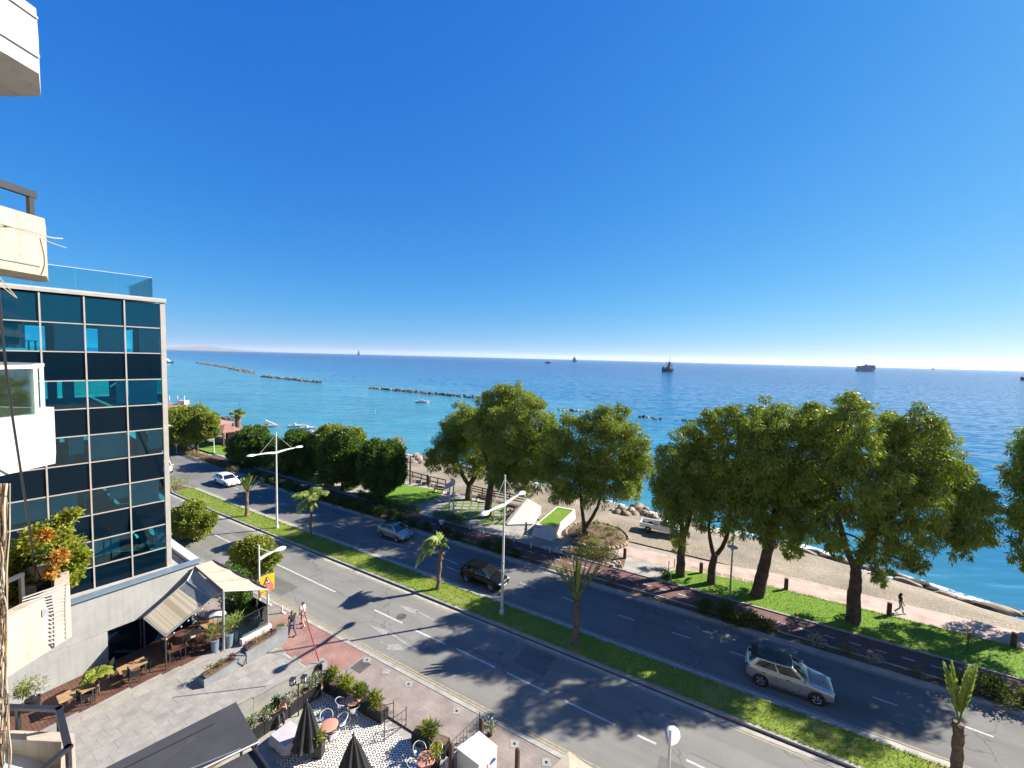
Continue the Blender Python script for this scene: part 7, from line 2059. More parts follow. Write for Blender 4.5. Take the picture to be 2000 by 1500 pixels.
def person(label, loc, rotz, H=1.7, pose=None, shirt=(.05, .05, .06), trousers=(.05, .06, .1), shoe=(.02, .02, .02), hair='hair', long_hair=False, shorts=False, female=False, sleeve=.5, group=None, seat=False):
    """walking figure built round its joints; faces +x before turning"""
    k = H / 1.72
    J = dict(pel=(0, 0, .94), bel=(.01, 0, 1.08), che=(.01, 0, 1.27), nec=(.0, 0, 1.46), hed=(.03, 0, 1.58), crn=(.03, 0, 1.66),
             sl=(0, .19, 1.40), sr=(0, -.19, 1.40), el=(-.06, .25, 1.13), er=(.05, -.25, 1.13), wl=(.06, .24, .90), wr=(.16, -.23, .92),
             hl=(0, .09, .90), hr=(0, -.09, .90), kl=(.16, .10, .51), kr=(-.02, -.10, .49), al=(.22, .10, .09), ar=(-.30, -.10, .16), tl=(.40, .11, .04), tr=(-.14, -.11, .05))
    if pose: J.update(pose)
    J = {a: Vector(b) * k for a, b in J.items()}
    t = thing('person', label, 'person', loc, group, rotz); ORG[t] = Vector((0, 0, 0))
    sw = .92 if female else 1.0
    order = ['pel', 'bel', 'che', 'nec', 'hed', 'crn', 'sl', 'el', 'wl', 'sr', 'er', 'wr', 'hl', 'kl', 'al', 'tl', 'hr', 'kr', 'ar', 'tr']
    rad_ = dict(pel=(.09, .12), bel=(.075, .10), che=(.085, .12), nec=.052, hed=(.088, .078), crn=(.07, .065), sl=.062, el=.045, wl=.030, sr=.062, er=.045, wr=.030, hl=.085, kl=.058, al=.040, tl=.035, hr=.085, kr=.058, ar=.040, tr=.035)
    E_ = [('pel', 'bel'), ('bel', 'che'), ('che', 'nec'), ('nec', 'hed'), ('hed', 'crn'), ('che', 'sl'), ('sl', 'el'), ('el', 'wl'), ('che', 'sr'), ('sr', 'er'), ('er', 'wr'), ('pel', 'hl'), ('hl', 'kl'), ('kl', 'al'), ('al', 'tl'), ('pel', 'hr'), ('hr', 'kr'), ('kr', 'ar'), ('ar', 'tr')]
    def chain(names, edges, grow, rr=None):
        idx = {n_: i for i, n_ in enumerate(names)}
        rs = []
        for n_ in names:
            r_ = (rr or rad_)[n_]
            rs.append(tuple((q + grow) * k * sw for q in r_) if isinstance(r_, tuple) else (r_ + grow) * k * sw)
        return skin_shape([J2[n_] for n_ in names], [(idx[a], idx[b]) for a, b in edges], rs)
    J2 = dict(J)
    me = chain(order, E_, 0)
    # hands: palm, four fingers, thumb; nose, ears joined to the body mesh
    bm2 = bmesh.new(); bm2.from_mesh(me); tmp = MB()
    for e, w_, sg in (('el', 'wl', 1), ('er', 'wr', -1)):
        d = (J[w_] - J[e]).normalized(); side = Vector((0, 0, 1)).cross(d)
        side = side.normalized() if side.length > 1e-3 else Vector((0, 1, 0)); fw = d.cross(side)
        tmp.tube([J[w_] - d * .01, J[w_] + d * .045 * k, J[w_] + d * .085 * k], [.028 * k, .038 * k, .034 * k], 6)
        for q in range(4):
            o = fw * (.027 - .018 * q) * k; L = (.075, .085, .08, .062)[q] * k
            b0 = J[w_] + d * .08 * k + o
            tmp.tube([b0, b0 + d * L * .5 + side * .006 * sg, b0 + d * L * .9 + side * .022 * sg * k], [.009 * k, .008 * k, .006 * k], 5)
        b0 = J[w_] + d * .025 * k + fw * .03 * k
        tmp.tube([b0, b0 + (d * .6 + fw * .6) * .05 * k, b0 + (d * .95 + fw * .5) * .085 * k], [.011 * k, .010 * k, .007 * k], 5)
    h = J['hed']
    tmp.ball(h + Vector((.09, 0, -.005)) * k, .016 * k, .012 * k, .022 * k, 6, 4)
    for sg in (-1, 1): tmp.ball(h + Vector((.0, .082 * sg, -.0)) * k, .02 * k, .01 * k, .03 * k, 6, 4)
    o_ = tmp.mesh('tmp', M['skin']); bm2.from_mesh(o_); bm2.to_mesh(me); bm2.free()
    me.materials.clear(); me.materials.append(M['skin']); me.polygons.foreach_set('material_index', [0] * len(me.polygons)); me.name = 'body'
    smooth(me, 60); body = link_mesh('body', me, t)
    b_ = MB()
    for sg in (-1, 1): b_.ball(h + Vector((.083, .030 * sg, .018)) * k, .009 * k, .013 * k, .008 * k, 6, 4)
    b_.build('eyes', M['trim_black'], t)
    b_ = MB(); b_.ball(h + Vector((.084, 0, -.045)) * k, .008 * k, .024 * k, .007 * k, 6, 4); b_.build('mouth', M['sign_pink'], t)
    key = 'cloth_%s' % label[:40]
    ms = mat('shirt_cloth', shirt, .85, .1, 6); mt = mat('trouser_cloth', trousers, .85, .1, 6); mo = mat('shoe_leather', shoe, .6, .1, 6)
    # shirt
    J2 = dict(J); J2['el'] = J['sl'].lerp(J['el'], sleeve + .1); J2['er'] = J['sr'].lerp(J['er'], sleeve + .1); J2['pel'] = J['pel'] + Vector((0, 0, .0)); J2['nec'] = J['che'].lerp(J['nec'], .80)
    r2 = dict(rad_); r2['nec'] = .07; r2['el'] = .052; r2['er'] = .052; r2['pel'] = (.12, .15); r2['bel'] = (.105, .135); r2['che'] = (.115, .155)
    sm_ = chain(['che', 'bel', 'pel', 'nec', 'sl', 'el', 'sr', 'er'], [('che', 'bel'), ('bel', 'pel'), ('che', 'nec'), ('che', 'sl'), ('sl', 'el'), ('che', 'sr'), ('sr', 'er')], .02, r2)
    sm_.materials.clear(); sm_.materials.append(ms); sm_.name = 'shirt'; smooth(sm_, 60); link_mesh('shirt', sm_, t)
    J2 = dict(J)
    fl = .03 if female else .006
    r2 = dict(rad_); r2['kl'] = r2['kr'] = .062; r2['al'] = r2['ar'] = .045 + fl; r2['pel'] = (.10, .12); r2['hl'] = r2['hr'] = .098
    if shorts:
        J2['al'] = J['kl'].lerp(J['al'], .12); J2['ar'] = J['kr'].lerp(J['ar'], .12); r2['al'] = r2['ar'] = .075
    else:
        J2['al'] = J['kl'].lerp(J['al'], .93); J2['ar'] = J['kr'].lerp(J['ar'], .93)
    tm = chain(['pel', 'hl', 'kl', 'al', 'hr', 'kr', 'ar'], [('pel', 'hl'), ('hl', 'kl'), ('kl', 'al'), ('pel', 'hr'), ('hr', 'kr'), ('kr', 'ar')], .012, r2)
    tm.materials.clear(); tm.materials.append(mt); tm.name = 'trousers'; smooth(tm, 60); link_mesh('trousers', tm, t)
    for a, b2 in (('al', 'tl'), ('ar', 'tr')):
        b_ = MB(); d = (J[b2] - J[a]); b_.tube([J[a] - d * .25 - Vector((0, 0, .02)), J[a].lerp(J[b2], .4) - Vector((0, 0, .01)), J[b2] + d * .15], [.045 * k, .052 * k, .032 * k], 8); b_.build('shoe', mo, t, sm=60)
    b_ = MB(); b_.ball(h + Vector((-.022, 0, .035)) * k, .098 * k, .090 * k, .092 * k, 12, 8)
    if long_hair:
        b_.tube([h + Vector((-.05, 0, .0)) * k, h + Vector((-.09, 0, -.2)) * k, h + Vector((-.10, 0, -.42)) * k], [.09 * k, .12 * k, .07 * k], 10)
    b_.build('hair', M[hair], t, sm=60)
    return t
person('man in a black T-shirt and jeans walking past the planter at the driveway', Q(571, 1242, .11), rad(150), 1.76, None, (.012, .012, .015), (.10, .13, .20), hair='grey_hair')
person('person in a white shirt and pink shorts walking by the kerb behind the red barrier', Q(592, 1222, .11), rad(150), 1.72, dict(kl=(-.02, .10, .49), kr=(.16, -.10, .51), al=(-.28, .10, .16), ar=(.22, -.10, .09), tl=(-.12, .11, .05), tr=(.40, -.11, .04)), (.62, .62, .66), (.42, .22, .24), (.6, .6, .6), shorts=True)
person('woman with long dark hair, dark top and white trousers walking on the pink path', Q(1757, 1198, .08), rad(-35), 1.66, None, (.015, .014, .018), (.58, .56, .52), (.5, .5, .48), long_hair=True, female=True)
person('slim person in pale clothes striding past the white planter wall on the plaza', Q(1027, 1051, .1), rad(170), 1.74, dict(al=(.30, .10, .09), tl=(.47, .11, .04), kl=(.19, .1, .51)), (.30, .30, .31), (.50, .48, .44), (.6, .6, .6))
person('person in a white T-shirt standing on the cycle path behind the bent palm', Q(862, 1042, .13), rad(-60), 1.75, dict(kl=(.06, .10, .50), kr=(-.02, -.10, .49), al=(.05, .10, .08), ar=(-.10, -.10, .08), tl=(.22, .11, .03), tr=(.06, -.11, .03), el=(.05, .27, 1.2), er=(.08, -.27, 1.2), wl=(.26, .14, 1.28), wr=(.27, -.12, 1.3)), (.66, .64, .68), (.03, .03, .04))
person('far walker in a white top next to the upturned-cone lamps', Q(376, 884, .08), rad(-50), 1.72, None, (.68, .68, .68), (.04, .035, .035))
# guest seated at the cloth table
sp_ = Q(548, 1412, .1)
person('guest in a dark red top seated at the lilac cloth table, bare arms raised', sp_, rad(-55), 1.66,
       dict(pel=(-.12, 0, .50), bel=(-.12, 0, .63), che=(-.09, 0, .84), nec=(-.06, 0, 1.04), hed=(-.02, 0, 1.16), crn=(-.02, 0, 1.24), sl=(-.08, .18, .97), sr=(-.08, -.18, .97), el=(.10, .27, .84), er=(.12, -.27, .86), wl=(.26, .12, 1.02), wr=(.28, -.10, 1.0),
            hl=(-.10, .09, .48), hr=(-.10, -.09, .48), kl=(.30, .12, .50), kr=(.30, -.12, .50), al=(.30, .12, .09), ar=(.32, -.12, .09), tl=(.48, .12, .03), tr=(.5, -.12, .03)), (.18, .03, .03), (.03, .03, .04), sleeve=.2, long_hair=True, female=True)
shell_chair('clear shell chair under the guest in the dark red top', sp_ + Matrix.Rotation(rad(-55), 3, 'Z') @ Vector((-.12, 0, 0)), rad(-55), group='clear shell chairs of the café')

# =================================================================== plaza furniture
pg_ = structure(MB().add([Q(px, py, .075) for px, py in ((857, 993), (893, 974), (945, 980), (990, 993), (1014, 1010), (990, 1027), (958, 1024), (920, 1010))], [(7, 6, 5, 4, 3, 2, 1, 0)]), 'paved_garden', M['grass_park'])
pvb = MB(); pvb.box((0, 0, 0), (.72, .72, .06)); pvm = pvb.mesh('garden_paver', M['slab_stone'])
def inpoly(p, poly):
    c = False; j = len(poly) - 1
    for i in range(len(poly)):
        if (poly[i].y > p.y) != (poly[j].y > p.y) and p.x < (poly[j].x - poly[i].x) * (p.y - poly[i].y) / (poly[j].y - poly[i].y) + poly[i].x: c = not c
        j = i
    return c
gp_ = [Q(px, py, 0) for px, py in ((862, 993), (895, 977), (943, 983), (985, 995), (1006, 1010), (988, 1023), (959, 1020), (922, 1007))]
for i in range(30):
    for j in range(30):
        p = gp_[0] + Vector((-2, -14, 0)) + Vector((i * 1.0, j * 1.0, 0))
        p = Vector((p.x, p.y, 0))
        if inpoly(p, gp_):
            o = link_mesh('garden_paver', pvm, pg_); o.location = (p.x, p.y, .09); o.rotation_euler = (0, 0, .06)
def post_rail(label, pts, h_, nrail, m='brown_wood', step=1.9, z0=.05, r=.05):
    t = thing('wooden_fence', label, 'fence', pts[0])
    for a, c in zip(pts[:-1], pts[1:]):
        d = c - a; n = max(1, round(d.length / step))
        for k in range(n + 1):
            p = a + d * k / n; b_ = MB(); b_.box(p + Vector((0, 0, h_ / 2)), (.12, .12, h_), math.atan2(d.y, d.x)); b_.build('post', M[m], t)
        for q in range(nrail):
            z = h_ * (.3 + .65 * q / max(1, nrail - 1)); b_ = MB(); mid = (a + c) / 2 + Vector((0, 0, z)); b_.box(mid, (d.length, .06, .14), M=Matrix.Rotation(math.atan2(d.y, d.x), 3, 'Z') @ Matrix.Rotation(-math.atan2(d.z, Vector((d.x, d.y)).length), 3, 'Y')); b_.build('rail', M[m], t)
    return t
post_rail('brown wooden rail fence along the beach edge behind the lawn and bench', [Q(790, 929, .05), Q(840, 943, .05), Q(870, 950, .05)], 1.0, 2)
post_rail('brown wooden rail fence between the forked tree and the beach', [Q(920, 962, .05), Q(965, 973, .05), Q(1026, 986, .05)], 1.05, 3)
post_rail('sloping wooden handrail on the white ramp wall of the plaza', [Q(989, 1022, .05), Q(1030, 990, .05)], 1.0, 2)
def bench(label, loc, rz, m='brown_wood'):
    t = thing('bench', label, 'bench', loc); Mr = Matrix.Rotation(rz, 3, 'Z')
    for k in range(3):
        b_ = MB(); b_.box(Vector(loc) + Mr @ Vector((0, -.16 + .16 * k, .45)), (1.7, .13, .05), rz); b_.build('slat', M[m], t)
    for k in range(2):
        b_ = MB(); b_.box(Vector(loc) + Mr @ Vector((0, .27, .62 + .17 * k)), (1.7, .04, .13), rz); b_.build('back_slat', M[m], t)
    for x in (-.7, .7):
        b_ = MB(); b_.box(Vector(loc) + Mr @ Vector((x, .05, .22)), (.08, .5, .43), rz); b_.build('leg', M['concrete'], t)
    return t
bench('wooden bench at the right edge of the shaded lawn', Q(858, 962, .06), -RA + .1)
bench('wooden bench by the fence right of the forked eucalyptus', Q(941, 980, .06), -RA)
bench('wooden bench under the tall eucalyptus near the white ramp wall', Q(1000, 998, .06), -RA + math.pi)
b_ = MB(); f_ = Q(836, 947, .06); b_.lathe([(.22, 0), (.26, .1), (.24, 1.3), (.16, 1.45), (.1, 1.5)], f_, 12)
single(b_, 'litter_bin', M['trim_black'], 'dark upright litter bin by the beach fence near the bench', 'litter bin', loc=f_, sm=40)
# pale stone blocks along the lawn edge
for i, (px, py, sz) in enumerate([(818, 942, .8), (828, 946, .6), (848, 950, .7), (878, 965, .6), (886, 968, .5)]):
    f_ = Q(px, py, .05); b_ = MB(); b_.box(f_ + Vector((0, 0, .2)), (sz, sz * .6, .45), .3 * i)
    single(b_, 'stone_block', M['slab_stone'], ['leftmost pale stone block along the lawn edge', 'pale stone block left of the litter bin', 'pale stone block right of the litter bin', 'pale stone block by the right bench end', 'pale stone block nearest the sign frame'][i], 'stone', 'pale stone blocks along the lawn', loc=f_)
# white ramp wall and stairs
M['white_wall'] = mat('white_wall', (0.74, 0.70, 0.62), .85, .06, 1, fine=.04)
ww = thing('white_ramp_wall', 'bright white sloping wall beside the ramp down to the beach', 'wall', Q(1035, 1020, .05))
b_ = MB(); a_, c_, d_ = Q(990, 1027, .05), Q(1040, 1026, .05), Q(1056, 1004, .05)
b_.add([a_, c_, d_, Q(1030, 992, .05), a_ + Vector((0, 0, .15)), c_ + Vector((0, 0, .2)), d_ + Vector((0, 0, 1.0)), Q(1030, 992, .05) + Vector((0, 0, 1.25))], [(4, 5, 6, 7), (0, 1, 5, 4), (1, 2, 6, 5), (2, 3, 7, 6), (3, 0, 4, 7)])
b_.build('wall', M['white_wall'], ww)
b_ = MB(); b_.slab([a_ + Vector((0, 0, .2)), Q(1030, 992, .05) + Vector((0, 0, 1.32)), Q(1027, 990, .05) + Vector((0, 0, 1.32)), Q(986, 1025, .05) + Vector((0, 0, .2))][::-1], .06); b_.build('coping', M['slab_stone'], ww)
# white planter with grass
wp = thing('white_planter', 'large white walled planter with a grass top and small blue sign', 'planter', Q(1080, 1030, .05))
fl_, fr_, br_, bl2 = Q(1037, 1046, .05), Q(1079, 1058, .05), Q(1124, 1013, .05), Q(1086, 1004, .05)
tl_, tr_, tb_, tc_ = [Q(px, py, 1.05) for px, py in ((1046, 1024), (1085, 1031), (1123, 995), (1088, 989))]
def lerp4(u, v, q): return q[0].lerp(q[1], u).lerp(q[3].lerp(q[2], u), v)
TT = [tl_, tr_, tb_, tc_]; BBp = [fl_, fr_, br_, bl2]
for k in range(4):
    a_, c_ = BBp[k], BBp[(k + 1) % 4]; ta, tc2 = TT[k], TT[(k + 1) % 4]; cen = sum(TT, Vector()) / 4
    ia, ic = ta + (cen - ta).normalized() * .3, tc2 + (cen - tc2).normalized() * .3
    b_ = MB(); b_.add([a_, c_, tc2, ta, ia, ic, ia - Vector((0, 0, .3)), ic - Vector((0, 0, .3))], [(0, 1, 2, 3), (3, 2, 5, 4), (4, 5, 7, 6)]); b_.build('wall', M['white_wall'], wp)
cen = sum(TT, Vector()) / 4
b_ = MB(); b_.add([p + (cen - p).normalized() * .28 - Vector((0, 0, .06)) for p in TT], [(0, 1, 2, 3)]); b_.build('grass_top', M['grass_park'], wp)
b_ = MB(); u_ = (tr_ - tl_).normalized(); nn_ = Vector((u_.y, -u_.x, 0)); q0 = tl_.lerp(fl_, .18) + u_ * .05 + nn_ * .05
b_.slab([q0, q0 + u_ * .55, q0 + u_ * .55 - Vector((0, 0, .3)), q0 - Vector((0, 0, .3))], -.03); b_.build('blue_sign', M['mark_blue'], wp)
# round mound under the two-trunked eucalyptus
mc = Q(1165, 1047, .05); mr = 3.3
md = structure(MB().lathe([(mr, 0), (mr * .92, .22), (mr * .6, .36), (.3, .42)], mc, 36), 'soil_mound', M['soil'], sm=60)
rng = random.Random(41)
sb = []
for k in range(4):
    b_ = MB(); b_.ball((0, 0, 0), .30, .22, .24, 8, 5)
    for i, v in enumerate(b_.v): b_.v[i] = tuple(c * (1 + rng.uniform(-.18, .18)) for c in v)
    sb.append(b_.mesh('edging_stone', M['rock']))
for k in range(40):
    a = 2 * math.pi * k / 40
    o = link_mesh('edging_stone', sb[k % 4], md); o.location = mc + Vector((math.cos(a) * mr, math.sin(a) * mr, .12)); o.rotation_euler = (0, 0, a + math.pi / 2 + rng.uniform(-.2, .2)); s_ = rng.uniform(.85, 1.15); o.scale = (s_, s_, s_)
lv = Leaves(142)
for k in range(46):
    a, q = rng.uniform(0, 6.28), mr * .88 * math.sqrt(rng.random()); mi = rng.choice([0, 0, 1, 1, 2])
    lv.lobe(mc + Vector((math.cos(a) * q, math.sin(a) * q, .45)), (.32, .32, .26), 70, .16, .05, -.4, mi)
mp_ = thing('mound_plants', 'tufts of dry and green plants on the round mound under the two-trunked eucalyptus', 'plants', mc); mp_['kind'] = 'stuff'
lv.build('foliage', [M['shrub_leaf'], M['dry_shrub'], M['palm_leaf']], mp_)['kind'] = 'stuff'
# stones and kerb of the hedge island
ISL = [(1188, 1103), (1196, 1106), (1204, 1104), (1211, 1107), (1199, 1100), (1208, 1099)]
for i, (px, py) in enumerate(ISL):
    o = link_mesh('island_stone', sb[i % 4]); o.location = Q(px, py, .14); o.rotation_euler = (0, 0, i); o.scale = (1.1, 1.1, 1)
    tag(o, 'rounded pale stone at the end of the island hedge, %s from the left' % ordinal(1 + sorted(q[0] for q in ISL).index(px)), 'stone', 'pale stones at the end of the island hedge')
m_ = MB(); m_.prism([tuple(Q(px, py, 0).xy) for px, py in ((1098, 1078), (1130, 1072), (1185, 1080), (1222, 1093), (1218, 1108), (1180, 1104), (1120, 1090))], .02, .13); structure(m_, 'hedge_island', M['soil'])

# =================================================================== beach: boulders, huts
def boulder_mesh(seed, m, sub=2):
    r = random.Random(seed); bm2 = bmesh.new(); bmesh.ops.create_icosphere(bm2, subdivisions=sub, radius=1)
    pl = [(Vector((r.gauss(0, 1), r.gauss(0, 1), r.gauss(0, .8))).normalized(), r.uniform(.62, .9)) for _ in range(9)]
    for v in bm2.verts:
        for nn_, dd in pl:
            e = v.co.dot(nn_) - dd
            if e > 0: v.co -= nn_ * e
        v.co *= 1 + r.uniform(-.04, .04)
    me = bpy.data.meshes.new('boulder'); bm2.to_mesh(me); bm2.free(); me.materials.append(M[m]); smooth(me, 30); return me
BM = [boulder_mesh(i, 'rock') for i in range(5)]; BD = [boulder_mesh(10 + i, 'rock_dark') for i in range(4)]
def boulder(px, py, z, rx, ry, rz, label, group, i, dark=False, ang=None):
    o = link_mesh('boulder', (BD[i % 4] if dark else BM[i % 5])); o.location = Q(px, py, z); o.scale = (rx, ry, rz); o.rotation_euler = (0, 0, ang if ang is not None else i * 1.7)
    tag(o, label, 'boulder', group)
rng = random.Random(55)
PILE = [(1196, 998, .5), (1205, 1003, .8), (1216, 996, .7), (1222, 1006, .9), (1232, 999, .8), (1240, 1004, .7), (1248, 993, 1.0), (1258, 1003, .7), (1268, 1006, .6), (1278, 1009, .6), (1211, 990, .5), (1238, 990, .6), (1262, 996, .6)]
for i, (px, py, r_) in enumerate(PILE):
    boulder(px, py, -.55, r_, r_ * .8, r_ * .75, 'pale boulder in the heap behind the pickup, %s from the left' % ordinal(1 + sorted(q[0] for q in PILE).index(px)), 'pale boulders behind the pickup', i)
PL2 = [(806, 905, 1.0), (818, 898, 1.3), (830, 895, 1.2), (842, 890, 1.6), (812, 890, .9), (826, 905, .9), (838, 903, .9), (850, 898, 1.1), (800, 898, .8), (855, 888, 1.2)]
for i, (px, py, r_) in enumerate(PL2):
    boulder(px, py, -.7, r_, r_ * .8, r_ * .7, 'pale boulder at the water by the forked eucalyptus, %s from the left' % ordinal(1 + sorted(q[0] for q in PL2).index(px)), 'pale boulders at the left waterline', i)
SH2 = []
x = 1560
while x < 2010:
    yy = np.interp(x, [1548, 1760, 1845, 1910, 2000, 2020], [1070, 1128, 1164, 1185, 1199, 1202]); SH2.append((x + rng.uniform(-4, 4), yy + rng.uniform(-5, 3)))
    x += rng.uniform(13, 24)
for i, (px, py) in enumerate(SH2):
    r_ = rng.uniform(.5, .95); dk_ = rng.random() < .5
    boulder(px, py, SEA + .08, r_ * 1.5, r_ * .75, r_ * .42, '%s shore rock, %s from the right end of the waterline' % ('dark wet' if dk_ else 'tan', ordinal(len(SH2) - i)), 'flat rocks along the right waterline', i, dk_, -.75 + rng.uniform(-.3, .3))
# beach huts with red roofs, timber jetty
M['hut_red'] = mat('hut_red', (0.40, 0.19, 0.15), .8, .15, 1.5)
def hut(label, foot, w_, d_, h_, rz, open_=True):
    t = thing('beach_hut', label, 'hut', foot); Mr = Matrix.Rotation(rz, 3, 'Z'); f_ = Vector(foot)
    for x in (-w_ / 2 + .3, w_ / 2 - .3):
        for y in (-d_ / 2 + .3, d_ / 2 - .3):
            b_ = MB(); b_.box(f_ + Mr @ Vector((x, y, h_ / 2)), (.3, .3, h_), rz); b_.build('post', M['brown_wood'], t)
    b_ = MB(); pk_ = f_ + Vector((0, 0, h_ + 1.0)); cs = [f_ + Mr @ Vector((x * w_ / 2, y * d_ / 2, h_)) for x, y in ((-1, -1), (1, -1), (1, 1), (-1, 1))]
    for k in range(4): b_.slab([cs[k], cs[(k + 1) % 4], pk_], .08)
    b_.build('roof', M['hut_red'], t)
    b_ = MB(); b_.box(f_ + Mr @ Vector((0, d_ / 2 - .2, h_ * .35)), (w_ - .8, .1, h_ * .7), rz); b_.build('rear_wall', M['canvas_cream'], t)
    b_ = MB(); b_.box(f_ + Mr @ Vector((0, -.3, .5)), (w_ - 1.5, .8, .9), rz); b_.build('counter', M['slat_wood'], t)
    return t
hut('red-roofed open beach hut with brown posts behind the bright lawn', Q(440, 866, .05), 7.5, 4.5, 2.9, -RA)
hut('second red-roofed beach hut, farther, left of the fan palm', Q(426, 848, -.3), 5.5, 4, 2.6, -RA + .3)
jt = thing('jetty', 'red-decked jetty with white poles poking out beyond the park tree at the left', 'jetty', Q(345, 795, SEA))
a_, c_ = Q(300, 796, SEA + 1.0), Q(362, 790, SEA + 1.0)
b_ = MB(); d = c_ - a_; b_.box((a_ + c_) / 2, (d.length, 5, .4), math.atan2(d.y, d.x)); b_.build('deck', M['hut_red'], jt)
for k in range(6):
    p = a_.lerp(c_, k / 5); b_ = MB(); b_.box(p - Vector((0, 0, 1)), (.5, 4, 2)); b_.build('pile', M['brown_wood'], jt)
for px in (331, 347, 360):
    p = Q(px, 792, SEA + 1); b_ = MB(); b_.tube([p, p + Vector((0, 0, 3.4))], .16, 6); b_.build('pole', M['white_paint'], jt)
b_ = MB(); p = Q(358, 790, SEA + 1.2); b_.box(p + Vector((0, 0, .7)), (2.6, 2, 1.5)); b_.build('shed', M['white_paint'], jt)
for i, (px, py, lb) in enumerate([(439, 818, 'low dark rock spit in the water left of the fan palm')]):
    b_ = MB(); rr = random.Random(2)
    for k in range(26):
        p = Q(px - 14 + k * 1.5, py + rr.uniform(-2, 2), SEA); b_.ball(p, rr.uniform(.6, 1.3), rr.uniform(.5, 1), rr.uniform(.4, .8), 7, 5)
    single(b_, 'rock_spit', M['rock_dark'], lb, 'rocks', loc=Q(px, py, SEA))['kind'] = 'stuff'

# =================================================================== sea: breakwaters, boats, ships
def breakwater(label, p, q, seed, h_=1.6, wd=3.0, pale=.25, gap=0.0):
    a, c = Q(*p, SEA), Q(*q, SEA); L = (c - a).length; r = random.Random(seed); n = int(min(420, L / .55)); u = (c - a).normalized(); v = Vector((-u.y, u.x, 0))
    me_mb = MB()
    base = boulder_mesh(seed, 'rock_dark', 1); co = [w_.co.copy() for w_ in base.vertices]; fc = [tuple(f.vertices) for f in base.polygons]
    for k in range(n):
        if gap and r.random() < gap: continue
        s_ = r.uniform(.7, 1.4) * max(1, L / n / .75); pos = a + u * (L * (k + r.random()) / n) + v * r.uniform(-wd, wd) * .5 + Vector((0, 0, r.uniform(-.4, h_ * .25)))
        rz = Matrix.Rotation(r.uniform(0, 6.28), 3, 'Z') @ Matrix.Rotation(r.uniform(-.5, .5), 3, 'X')
        me_mb.add([pos + rz @ Vector((w_.x * s_, w_.y * s_ * .8, w_.z * h_ * .42)) for w_ in co], fc, 1 if r.random() < pale else 0)
    o = single(me_mb, 'breakwater', [M['rock_dark'], M['rock']], label, 'breakwater', 'rock breakwaters off the beach', loc=(a + c) / 2)
    o['kind'] = 'stuff'; smooth(o.data, 30)
breakwater('farthest rock breakwater, a thin pale line near the glass building', (388, 708.5), (446, 718), 61, 2.6, 8, .35)
breakwater('second farthest rock breakwater, short and pale', (450, 719.5), (497, 729), 62, 2.4, 7, .35)
breakwater('dark rock breakwater right of the pale ones, third from the left', (514, 735.5), (626, 747.5), 63, 2.4, 6, .12)
breakwater('long dark rock breakwater left of the eucalyptus crowns', (725, 758.5), (935, 778), 64, 2.0, 5, .1)
breakwater('broken rock breakwater seen between the eucalyptus crowns', (1090, 800), (1160, 806), 65, 1.2, 3, .3, .3)
breakwater('broken dark rock breakwater with surf between the two tree groups', (1246, 814.5), (1420, 829), 66, 1.3, 3, .1, .3)
M['hull_dark'] = mat('hull_dark', (0.03, 0.045, 0.06), .5, .1, .05)
M['hull_grey'] = mat('hull_grey', (0.32, 0.37, 0.40), .5, .1, .05)
M['ship_white'] = mat('ship_white', (0.62, 0.62, 0.6), .5, .05, .05)
M['hull_orange'] = mat('hull_orange', (0.55, 0.25, 0.16), .5, .05, .5)
def hull(L, B, Hh, sheer=.25, n=14, transom=.75):
    b_ = MB(); vs = []
    for i in range(n + 1):
        t = i / n; x = -L / 2 + L * t
        w_ = B / 2 * (transom + (1 - transom) * min(1, t * 4)) if t < .25 else B / 2 * (1 if t < .6 else max(.03, 1 - ((t - .6) / .4) ** 2.2))
        top = Hh * (1 + sheer * max(0, (t - .5) * 2) ** 2 + sheer * .3 * max(0, (.3 - t) / .3))
        rk = L * .04 * max(0, (t - .7) / .3)
        vs += [(x, -w_ * .75, -Hh * .3), (x + rk, -w_, top), (x + rk, w_, top), (x, w_ * .75, -Hh * .3)]
    fs = [(i * 4 + k, (i + 1) * 4 + k, (i + 1) * 4 + (k + 1) % 4, i * 4 + (k + 1) % 4) for i in range(n) for k in range(4)] + [(0, 1, 2, 3), (n * 4 + 3, n * 4 + 2, n * 4 + 1, n * 4)]
    return b_.add(vs, fs)
def ship(label, at, rz, L, B, Hh, hm, blocks, masts, cat='ship', group='ships at anchor offshore', name='ship', sheer=.25, transom=.75):
    t = thing(name, label, cat, at, group, rz); ORG[t] = Vector((0, 0, 0))
    hull(L, B, Hh, sheer, transom=transom).build('hull', M[hm], t, sm=30)
    for (x, z0, l, w_, h_, m, nm) in blocks:
        b_ = MB(); b_.box((x * L, 0, z0 * Hh + h_ * Hh / 2), (l * L, w_ * B, h_ * Hh)); b_.build(nm, M[m], t)
    for (x, z0, h_, r_, tilt) in masts:
        b_ = MB(); b_.tube([(x * L, 0, z0 * Hh), (x * L + tilt * L, 0, (z0 + h_) * Hh)], [r_, r_ * .5], 6); b_.build('mast', M['hull_dark'], t)
    return t
ship('dark work ship with crane and mast, anchored above the gap between the trees', Q(1303, 726, SEA), rad(205), 28, 9, 6.0, 'hull_dark', [(-.25, 1, .3, .8, .9, 'hull_grey', 'deckhouse'), (-.22, 1.9, .2, .7, .8, 'hull_grey', 'bridge'), (-.2, 2.7, .1, .4, .6, 'hull_dark', 'funnel'), (.1, 1, .25, .6, .5, 'hull_dark', 'hatch'), (.35, 1.1, .12, .5, .7, 'hull_grey', 'winch_house')],
     [(-.2, 2.7, 3.0, .45, 0), (.1, 1, 2.6, .35, .05), (-.12, 1.8, 2.2, .3, .25), (.3, 1.2, 1.6, .25, -.15)])
